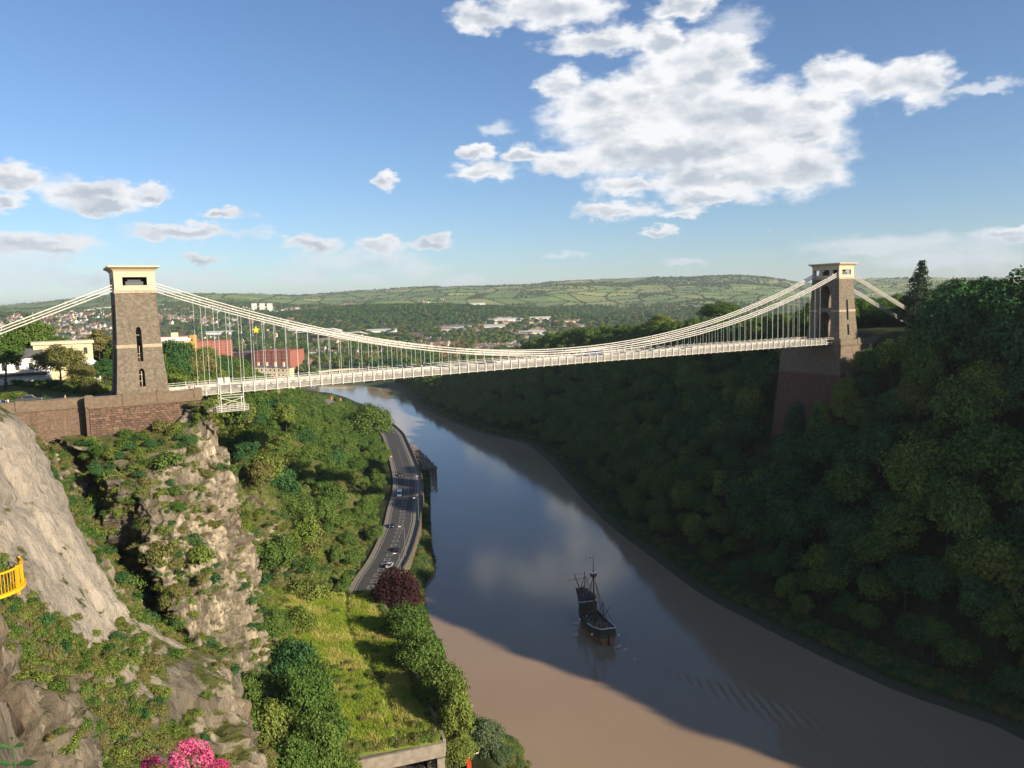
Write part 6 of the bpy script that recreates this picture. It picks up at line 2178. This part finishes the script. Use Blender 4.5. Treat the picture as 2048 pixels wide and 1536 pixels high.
# crowns that catch the sun on the shaded slope
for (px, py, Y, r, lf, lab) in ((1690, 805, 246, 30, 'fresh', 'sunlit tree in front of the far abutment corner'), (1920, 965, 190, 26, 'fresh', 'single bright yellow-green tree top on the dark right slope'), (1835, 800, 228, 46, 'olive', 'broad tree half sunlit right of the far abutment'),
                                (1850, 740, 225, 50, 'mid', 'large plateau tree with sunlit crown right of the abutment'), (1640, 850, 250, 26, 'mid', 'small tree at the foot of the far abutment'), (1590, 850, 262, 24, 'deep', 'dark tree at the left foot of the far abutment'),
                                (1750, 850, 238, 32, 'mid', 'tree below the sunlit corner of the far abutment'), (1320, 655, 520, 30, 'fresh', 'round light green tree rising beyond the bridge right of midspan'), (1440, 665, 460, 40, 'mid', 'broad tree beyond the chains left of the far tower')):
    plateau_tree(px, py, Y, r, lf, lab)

# ---------------------------------------------------------------- people
M_SKIN = mat('skin', (0.55, 0.36, 0.27), 0.6)
M_HAIR = mat('hair_dark', (0.05, 0.035, 0.025), 0.8)


def person_mesh(name, pose):
    J = {'pel': (0, 0, 0.92), 'che': (0, 0.01, 1.25), 'nec': (0, 0.0, 1.47), 'hd0': (0, 0.01, 1.58), 'hd1': (0, 0.0, 1.72),
         'hl': (-0.1, 0, 0.88), 'kl': (-0.11, 0.02, 0.48), 'al': (-0.11, -0.02, 0.07), 'tl': (-0.12, 0.13, 0.03), 'hr': (0.1, 0, 0.88), 'kr': (0.12, 0.02, 0.48), 'ar': (0.12, -0.02, 0.07), 'tr': (0.13, 0.13, 0.03),
         'sl': (-0.19, 0, 1.42), 'el': (-0.25, -0.02, 1.14), 'wl': (-0.24, 0.06, 0.88), 'fl': (-0.235, 0.09, 0.79), 'sr': (0.19, 0, 1.42), 'er': (0.25, -0.02, 1.14), 'wr': (0.24, 0.06, 0.88), 'fr': (0.235, 0.09, 0.79)}
    if pose == 1:
        J.update({'el': (-0.27, 0.1, 1.2), 'wl': (-0.14, 0.32, 1.24), 'fl': (-0.1, 0.4, 1.26), 'er': (0.27, 0.1, 1.18), 'wr': (0.12, 0.30, 1.1), 'fr': (0.08, 0.36, 1.1)})
    if pose == 2:
        J.update({'kl': (-0.11, 0.2, 0.5), 'al': (-0.11, 0.16, 0.08), 'tl': (-0.12, 0.31, 0.05), 'kr': (0.12, -0.05, 0.48), 'ar': (0.12, -0.3, 0.12), 'tr': (0.13, -0.17, 0.04), 'wl': (-0.24, -0.12, 0.9), 'fl': (-0.24, -0.16, 0.82), 'wr': (0.24, 0.2, 0.95), 'fr': (0.23, 0.27, 0.9)})
    Rr = dict(pel=0.15, che=0.16, nec=0.06, hd0=0.09, hd1=0.085, hl=0.10, kl=0.07, al=0.05, tl=0.04, hr=0.10, kr=0.07, ar=0.05, tr=0.04, sl=0.07, el=0.05, wl=0.036, fl=0.035, sr=0.07, er=0.05, wr=0.036, fr=0.035)
    E_ = [('pel', 'che'), ('che', 'nec'), ('nec', 'hd0'), ('hd0', 'hd1'), ('pel', 'hl'), ('hl', 'kl'), ('kl', 'al'), ('al', 'tl'), ('pel', 'hr'), ('hr', 'kr'), ('kr', 'ar'), ('ar', 'tr'), ('che', 'sl'), ('sl', 'el'), ('el', 'wl'), ('wl', 'fl'), ('che', 'sr'), ('sr', 'er'), ('er', 'wr'), ('wr', 'fr')]
    keys = list(J)
    me = bpy.data.meshes.new(name)
    me.from_pydata([J[k] for k in keys], [(keys.index(a), keys.index(b)) for a, b in E_], [])
    o = bpy.data.objects.new('tmp', me); COL.objects.link(o)
    md = o.modifiers.new('s', 'SKIN')
    for i, k in enumerate(keys):
        me.skin_vertices[0].data[i].radius = (Rr[k], Rr[k] * (0.72 if k in ('pel', 'che') else 1))
        me.skin_vertices[0].data[i].use_root = (k == 'pel')
    sd = o.modifiers.new('d', 'SUBSURF'); sd.levels = 1; sd.render_levels = 1
    dg = bpy.context.evaluated_depsgraph_get()
    out = bpy.data.meshes.new_from_object(o.evaluated_get(dg))
    bpy.data.objects.remove(o)
    out.name = name
    out.materials.clear()
    for m_ in (None, None, M_SKIN, M_HAIR): out.materials.append(m_ or M_SKIN)
    for p_ in out.polygons:
        c = p_.center
        p_.material_index = 3 if c.z > 1.66 or (c.z > 1.55 and c.y < -0.02) else 2 if c.z > 1.46 or (abs(c.x) > 0.2 and c.z < 0.92) else 1 if c.z > 0.93 else 0
    return out


PEOPLE = [person_mesh('person', k) for k in range(3)]
CLO = [mat('cloth_%s' % n_, c_, 0.9) for n_, c_ in (('navy', (0.03, 0.04, 0.09)), ('white', (0.7, 0.7, 0.68)), ('red', (0.4, 0.04, 0.04)), ('grey', (0.2, 0.2, 0.21)), ('blue', (0.08, 0.16, 0.4)), ('tan', (0.4, 0.28, 0.16)), ('black', (0.02, 0.02, 0.022)))]
CN = ['navy', 'white', 'red', 'grey', 'blue', 'tan', 'black']


def person(loc, rz, top, leg, pose, where, group):
    o = bpy.data.objects.new('person', PEOPLE[pose]); COL.objects.link(o)
    o.location = loc; o.rotation_euler = (0, 0, rz)
    for i, m_ in ((0, CLO[leg]), (1, CLO[top])):
        o.material_slots[i].link = 'OBJECT'; o.material_slots[i].material = m_
    tag(o, 'person in %s top and %s trousers %s %s' % (CN[top], CN[leg], 'walking' if pose == 2 else 'standing', where), 'person', group)
    return o


for x, y, rz, tp, lg, ps in ((-24, -4.2, 1.2, 4, 0, 2), (-22.8, -4.3, 1.3, 1, 3, 2), (-20.6, -4.2, -1.7, 0, 6, 2), (-13.5, -4.0, 1.2, 5, 0, 0)):
    person(br(x, y, 0.04), BA + rz, tp, lg, ps, 'behind the approach parapet left of the tower', 'people on the approach')
for x, y, rz, tp, lg, ps in ((8.2, -4.0, -0.4, 1, 6, 0), (9.0, -3.6, 2.6, 2, 3, 0), (10.0, -4.0, 1.4, 4, 0, 2)):
    person(br(x, y, zdeck(x) + 0.19), BA + rz, tp, lg, ps, 'at the near end of the bridge footway', 'people at the near end of the bridge')
for x, y, rz, tp, lg, ps in ((206.8, -3.9, 1.5, 2, 0, 2), (205.5, -3.8, -1.5, 5, 6, 2)):
    person(br(x, y, zdeck(x) + 0.19), BA + rz, tp, lg, ps, 'on the footway by the far tower', 'people by the far tower')

# ---------------------------------------------------------------- the ship
ship = empty('sailing_ship', (BOAT_STERN[0], BOAT_STERN[1], 0), math.atan2(BOAT_DIR[1], BOAT_DIR[0]))
tag(ship, 'dark wooden three-masted sailing ship with bare masts on the river', 'ship')
M_HULL = mat('tarred_hull', (0.075, 0.062, 0.054), 0.7, 0.35, 2, bump=0.3)
M_HULLB = mat('varnished_planks', (0.34, 0.165, 0.085), 0.6, 0.35, 2, bump=0.3)
M_HULLG = mat('green_painted_band', (0.07, 0.12, 0.055), 0.6, 0.3, 2)
M_SDECK = mat('ship_deck', (0.20, 0.15, 0.10), 0.85, 0.3, 3)
M_MAST = mat('mast_wood', (0.16, 0.075, 0.035), 0.7, 0.3, 3)
M_ROPE = mat('tarred_rope', (0.035, 0.03, 0.026), 0.9)
ST = [(0, 2.15, 1.5, 4.5), (1.5, 2.6, 2.2, 4.25), (4, 3.0, 2.8, 3.7), (8, 3.2, 3.1, 3.2), (12, 3.15, 3.0, 3.2), (15, 2.9, 2.4, 3.5), (18, 2.2, 1.4, 4.3), (20.5, 1.25, 0.4, 5.2), (22.3, 0.25, 0.06, 5.9)]
LV = [(-1.0, 0.35), (0.0, 1.0), (0.3, 1.0), (0.55, 1.0), (0.78, 1.0), (1.0, 1.0)]


def sect(s_):
    x, hd, hw, sh = s_
    out = [(0.3 * hw, -1.0), (hw, 0.05)]
    for f in (0.2, 0.42, 0.62, 0.82, 1.0):
        b_ = hw + (hd * 1.04 - hw) * math.sin(min(1, f * 1.5) * math.pi / 2) - (0.10 * hd * max(0, f - 0.66) / 0.34)
        out.append((b_, sh * f))
    return out


for band, (j0_, j1_), mm in (('lower_hull', (0, 3), M_HULLB), ('green_band', (3, 4), M_HULLG), ('upper_hull', (4, 6), M_HULL)):
    m = MB()
    for sg in (-1, 1):
        rows_ = [[(s_[0], sg * b_, z) for b_, z in sect(s_)[j0_:j1_ + 1]] for s_ in ST]
        V = [p for r_ in rows_ for p in r_]; k = j1_ - j0_ + 1
        m.add(V, [(i * k + j, i * k + j + 1, (i + 1) * k + j + 1, (i + 1) * k + j) for i in range(len(ST) - 1) for j in range(k - 1)])
    a = sect(ST[0])[j0_:j1_ + 1]
    for (b0, z0), (b1, z1) in zip(a[:-1], a[1:]):
        m.add([(0, -b0, z0), (0, b0, z0), (0, b1, z1), (0, -b1, z1)], [(0, 1, 2, 3)])
    m.build(band, mm, ship)
for z0, z1, i0_, i1_ in ((2.3, 2.3, 3, 6), (3.4, 2.9, 0, 3), (3.4, 4.2, 5, 8)):
    m = MB(); V = []
    for k in range(i0_, i1_ + 1):
        b_ = ST[k][1] * 0.93; z = z0 + (z1 - z0) * (k - i0_) / (i1_ - i0_)
        V += [(ST[k][0], -b_, z), (ST[k][0], b_, z)]
    m.add(V, [(2 * k, 2 * k + 1, 2 * k + 3, 2 * k + 2) for k in range(i1_ - i0_)]); m.build('deck', M_SDECK, ship)
m = MB()
for sg in (-1, 1):
    for a, b in zip(ST[:3], ST[1:4]):
        m.bar((a[0], sg * a[1] * 0.96, a[3] + 0.06), (b[0], sg * b[1] * 0.96, b[3] + 0.06), 0.22, 0.2)
m.bar((0, -2.1, 4.56), (0, 2.1, 4.56), 0.2, 0.2)
m.build_each('white_rail', M_LHEAD, ship)
m = MB()
for (x0, x1, w0, w1, z0, z1) in ((15.6, 22.6, 2.5, 0.9, 4.0, 6.3), (16.5, 23.4, 2.55, 1.1, 6.3, 7.3)):
    m.hexa([(x0, -w0, z0), (x1, -w1, z0 + 0.5), (x1, w1, z0 + 0.5), (x0, w0, z0), (x0, -w0 * 1.05, z1), (x1, -w1 * 1.1, z1 + 0.4), (x1, w1 * 1.1, z1 + 0.4), (x0, w0 * 1.05, z1)])
m.build_each('forecastle', M_HULL, ship)
m = MB()
for sg in (-1, 1): m.bar((15.6, sg * 2.6, 6.35), (22.7, sg * 1.0, 6.8), 0.14, 0.14)
m.bar((15.55, -2.6, 6.35), (15.55, 2.6, 6.35), 0.14, 0.14); m.build_each('forecastle_rail', M_LHEAD, ship)
m = MB()
for k in range(10):
    x = 16.6 + k * 0.72; w_ = 2.6 - 1.5 * k / 9.5
    for sg in (-1, 1): m.bar((x, sg * w_, 7.3), (x, sg * w_, 8.0), 0.12, 0.12)
m.build_each('bulwark_post', M_HULL, ship)
m = MB(); m.tube((11, 0, 2.3), (11, 0, 17.2), 0.3, 0.17, 8); m.tube((11, 0, 17.2), (11, 0, 21.6), 0.13, 0.05, 6); m.build('main_mast', M_MAST, ship)
m = MB(); m.lathe((11, 0, 15.0), [(0.5, 0), (0.95, 0.5), (1.05, 1.3), (1.12, 1.35), (0.98, 1.35), (0.9, 0.7)], 12); o = m.build('crows_nest', M_MAST, ship)
m = MB(); m.lathe((11, 0, 16.36), [(1.14, 0), (1.14, 0.12)], 12); m.build('nest_rail', M_LHEAD, o)
m = MB(); m.tube((18.4, 0, 5), (18.6, 0, 14.2), 0.2, 0.1, 7); m.build('fore_mast', M_MAST, ship)
m = MB(); m.tube((3.6, 0, 3.2), (3.5, 0, 10.8), 0.18, 0.1, 7); m.build('mizzen_mast', M_MAST, ship)
m = MB(); m.tube((5.4, 0.3, 4.2), (0.2, -0.9, 10.6), 0.11, 0.07, 6); m.build('lateen_yard', M_MAST, ship)
m = MB(); m.tube((21.5, 0, 6.5), (28.0, 0.2, 10.6), 0.2, 0.1, 7); bs = m.build('bowsprit', M_MAST, ship)
m = MB(); m.tube((26.0, -2.8, 9.5), (26.0, 2.8, 9.3), 0.08, 0.06, 6); m.build('spritsail_yard', M_MAST, bs)
for (mx, mz, lo_) in ((11, 15.0, [(9.2, 3.2, 3.2), (10.4, 3.25, 3.2), (11.8, 3.2, 3.2), (12.8, 3.15, 3.2)]), (18.5, 13.0, [(16.8, 2.5, 6.3), (18.2, 2.2, 6.5), (19.4, 1.8, 6.6)]), (3.5, 10.0, [(2.0, 2.7, 4.2), (4.2, 3.0, 3.8)])):
    for x, w_, z in lo_:
        for sg in (-1, 1):
            m = MB(); m.tube((mx, sg * 0.15, mz), (x, sg * w_, z), 0.035, n=4, cap=False); m.build('shroud', M_ROPE, ship)
for a, b in (((11, 0, 16.5), (22.2, 0, 7.5)), ((18.6, 0, 13.8), (27.5, 0.2, 10.3)), ((11, 0, 16), (3.8, 0, 5)), ((3.5, 0, 10.5), (10.5, 0, 4))):
    m = MB(); m.tube(a, b, 0.035, n=4, cap=False); m.build('stay', M_ROPE, ship)
m = MB()
V = []
for i in range(7):
    for j in range(2):
        V.append((11 - 0.15 * math.sin(i * 1.1), 0.06 + i * 0.26, 20.4 + j * 0.95))
m.add(V, [(2 * i, 2 * i + 2, 2 * i + 3, 2 * i + 1) for i in range(6)])
fl = m.build('flag', mat('flag_white', (0.8, 0.8, 0.78), 0.8), ship)
m = MB()
for dx in (-0.012, 0.012):
    V = [(x + dx, y, z) for x, y, z in [(11 - 0.15 * math.sin(i * 1.1), 0.06 + i * 0.26, 20.4 + j) for i in range(7) for j in (0.37, 0.58)]]
    m.add(V, [(2 * i, 2 * i + 2, 2 * i + 3, 2 * i + 1) for i in range(6)])
    m.add([(11 - 0.15 * math.sin(3 * 1.1) + dx * 1.5, y, z) for y, z in ((0.72, 20.4), (0.96, 20.4), (0.96, 21.35), (0.72, 21.35))], [(0, 1, 2, 3)])
m.build('flag_cross', mat('flag_red', (0.5, 0.02, 0.03), 0.8), fl)
m = MB(); m.box(-0.9, 0.02, -0.09, 0.09, -1, 3.0); m.build('rudder', M_HULL, ship)
for x, sg, z in ((9, -1, 1.9), (3.2, 1, 2.0), (1.0, -1, 1.9), (13.5, 1, 2.1)):
    m = MB(); m.lathe((x, sg * 3.45, z - 0.35), [(0.1, 0), (0.3, 0.15), (0.34, 0.4), (0.26, 0.65), (0.08, 0.75)], 8); m.build('fender', M_LHEAD, ship)
rs = random.Random(12)
c0_, s0_ = BOAT_DIR
for k, (x, y, z) in enumerate(((1.0, 0.9, 3.4), (1.6, -1.0, 3.4), (2.4, 1.5, 3.3), (2.8, -1.7, 3.3), (4.8, 0.6, 3.2), (5.6, -1.5, 3.1), (6.4, 1.6, 3.0), (8.5, -1.6, 2.3), (9.3, 1.3, 2.3), (10.0, -0.4, 2.3), (12.4, 1.8, 2.3), (13.2, -1.4, 2.3), (13.9, 0.4, 2.3), (17.6, 0.9, 7.35), (19.2, -0.9, 7.4), (20.3, 0.3, 7.5))):
    q = (BOAT_STERN[0] + c0_ * x - s0_ * y, BOAT_STERN[1] + s0_ * x + c0_ * y, z)
    person(q, rs.uniform(0, 6.28), rs.choice([0, 1, 3, 6, 4, 6]), rs.choice([0, 6, 3]), rs.choice([0, 1]), 'on the ship ' + ('stern' if x < 3 else 'poop deck' if x < 7 else 'main deck' if x < 15 else 'forecastle'), 'people aboard the ship')

# ---------------------------------------------------------------- yellow railing of the cave balcony
hb_ = BVH_C.ray_cast(Vector((0, 0, CAM_Z)), ray(14, 1168))[0] or at(-12, 1172, Y=46)
cv = empty('balcony_railing', Vector(hb_) + Vector((-1.2, -0.9, 0.0))); tag(cv, 'curved yellow railing of a balcony set into the cliff at the left edge', 'railing')
M_YEL = mat('yellow_paint', (0.80, 0.42, 0.015), 0.5, 0.1, 4)
R_B = 2.3
for (z0, z1, r_, nm) in ((-0.12, 0.06, 0.12, 'bottom_rail'), (1.15, 1.24, 0.06, 'top_rail')):
    m = MB()
    for k in range(26):
        a0, a1 = rad(-150 + k * 8), rad(-150 + (k + 1) * 8)
        P_ = []
        for z in (z0, z1):
            for (rr_, aa) in ((R_B - r_, a0), (R_B + r_, a0), (R_B + r_, a1), (R_B - r_, a1)):
                P_.append((rr_ * math.cos(aa), rr_ * math.sin(aa), z))
        m.hexa(P_)
    m.build(nm, M_YEL, cv)
m = MB(); m.tube((0, 0, 0.06), (0, 0, 1.15), 0.016, n=5); bal = m.mesh('baluster'); bal.materials.append(M_YEL)
for k in range(44):
    a = rad(-149 + k * 206 / 43)
    o = bpy.data.objects.new('baluster', bal); COL.objects.link(o); o.parent = cv; o.location = (R_B * math.cos(a), R_B * math.sin(a), 0)
for k in range(5):
    a = rad(-140 + k * 48)
    m = MB(); m.box(-0.05, 0.05, -0.05, 0.05, -0.35, 1.3); o = m.build('post', M_YEL, cv); o.location = (R_B * math.cos(a), R_B * math.sin(a), 0); o.rotation_euler = (0, 0, a)
m = MB(); m.lathe((0, 0, -0.2), [(R_B - 0.2, 0), (R_B - 0.15, 0.1)], 26); m.build('floor_plate', M_YEL, cv)

# ---------------------------------------------------------------- flowers on the wall top by the camera
LEAF['pink'] = leaf_mat('pink_petals', (0.55, 0.07, 0.20), (0.66, 0.14, 0.30), var=0.45, trans=0.25, hue=0.05)
LEAF['bud'] = leaf_mat('faded_florets', (0.50, 0.26, 0.20), (0.55, 0.30, 0.24), trans=0.2)
for k, (px, py, Y, rp, lab) in enumerate(((303, 1532, 2.05, 24, 'left pink valerian flower head at the bottom edge'), (380, 1520, 2.0, 44, 'largest pink valerian flower head at the bottom edge'), (437, 1536, 2.1, 22, 'right small pink valerian flower head at the bottom edge'))):
    c = at(px, py, Y=Y); R_ = rp / FPX * 2.25
    fr_ = empty('valerian_flower', (c.x, c.y, c.z - 0.5)); tag(fr_, lab, 'flower', 'pink flowers by the camera')
    r = np.random.default_rng(900 + k)
    C, N = [], []
    for j in range(26):
        d = r.normal(size=3); d /= np.linalg.norm(d); d[2] = abs(d[2]) * 0.9 - 0.15
        cc = d * np.array([0.72, 0.72, 0.8]) * R_; m_ = 70
        e = r.normal(size=(m_, 3)); e /= np.linalg.norm(e, axis=1, keepdims=True)
        C.append(cc + e * R_ * 0.27); N.append(e + 0.4 * r.normal(size=(m_, 3)))
    V, Fq = leaf_quads(np.concatenate(C) + np.array([0, 0, 0.5]), np.concatenate(N), R_ * 0.085, r)
    me = np_mesh('flower_head', V, Fq); o = link('flower_head', me, LEAF['pink'], fr_)
    m = MB(); m.tube((0.02, -0.02, -1.6), (0, 0, 0.45), 0.004, 0.003, 6); m.build('stem', LEAF['fresh'], fr_)
    C = np.array([[0.03 * math.cos(j * 2.4), 0.03 * math.sin(j * 2.4), 0.36 - 0.05 * j] for j in range(8)]); N = r.normal(size=(8, 3)) + np.array([0, 0, 1])
    V, Fq = leaf_quads(C, N, 0.05, r); link('leaves', np_mesh('leaves', V, Fq), LEAF['fresh'], fr_)
c = at(28, 1520, Y=2.6)
sp_ = empty('leafy_sprig', (c.x, c.y, c.z - 0.1)); tag(sp_, 'thin leafy sprig at the bottom left corner near the camera', 'plant')
m = MB(); m.tube((0, 0, -1.4), (0.004, 0, 0.05), 0.0032, 0.0026, 5); m.tube((0.004, 0, 0.05), (0, 0, 0.16), 0.0026, 0.0016, 5); m.build('stem', LEAF['deep'], sp_)
for (dx, dz, L, w_) in ((-0.05, 0.16, 0.05, 0.016), (0.05, 0.165, 0.055, 0.016), (-0.055, 0.10, 0.05, 0.02), (0.09, 0.10, 0.075, 0.022), (-0.05, 0.035, 0.05, 0.016), (0.004, 0.19, 0.03, 0.012)):
    m = MB(); b_ = Vector((0, 0, dz - 0.02)); t_ = Vector((dx, -0.01, dz)); n_ = (t_ - b_).normalized(); s_ = Vector((-n_.z, 0.25, n_.x)) * w_ * 0.6
    mid = b_.lerp(t_, 0.55)
    m.add([b_, mid + s_, t_, mid - s_ + Vector((0, 0.006, 0))], [(0, 1, 2), (0, 2, 3)]); m.build('leaf', LEAF['deep'], sp_)

# ---------------------------------------------------------------- airliner
c = at(1540, 462, Y=5600)
pl_ = empty('airliner', c, rad(8)); tag(pl_, 'tiny distant airliner in the sky left of the far tower', 'aeroplane')
M_PLANE = mat('aircraft_skin', (0.45, 0.47, 0.5), 0.4)
m = MB(); m.tube((-13, 0, 0), (12, 0, 0), 1.5, 1.5, 10); m.tube((12, 0, 0), (16, 0, 0.2), 1.5, 0.4, 10); m.tube((-13, 0, 0), (-19, 0, 0.6), 1.5, 0.4, 10); m.build('fuselage', M_PLANE, pl_)
for sg in (-1, 1):
    m = MB(); m.hexa([(-1, sg * 1.4, -0.6), (5, sg * 1.4, -0.6), (-4.2, sg * 16, 0.6), (-6, sg * 16, 0.6), (-1, sg * 1.4, -0.1), (5, sg * 1.4, -0.1), (-4.2, sg * 16, 0.8), (-6, sg * 16, 0.8)]); m.build('wing', M_PLANE, pl_)
m = MB(); m.hexa([(-19, -0.15, 0.8), (-14, -0.15, 1.2), (-14, 0.15, 1.2), (-19, 0.15, 0.8), (-20, -0.1, 6), (-18, -0.1, 6), (-18, 0.1, 6), (-20, 0.1, 6)]); m.build('tail_fin', M_PLANE, pl_)

# ---------------------------------------------------------------- the hazy air
m = MB(); m.box(-17500, 17500, -7000, 17500, -5, 330)
hz = m.build('haze', [])
tag(hz, 'pale summer haze over the valley', kind='stuff')
hm = bpy.data.materials.new('haze'); hm.use_nodes = True
hm.node_tree.nodes.clear()
T = NT(hm.node_tree)
ho = T.n('ShaderNodeOutputMaterial'); pv = T.n('ShaderNodeVolumePrincipled')
pv.inputs['Color'].default_value = (0.80, 0.89, 1.0, 1); pv.inputs['Density'].default_value = 6e-5; pv.inputs['Anisotropy'].default_value = 0.2
hm.node_tree.links.new(pv.outputs[0], ho.inputs['Volume'])
hz.data.materials.append(hm)
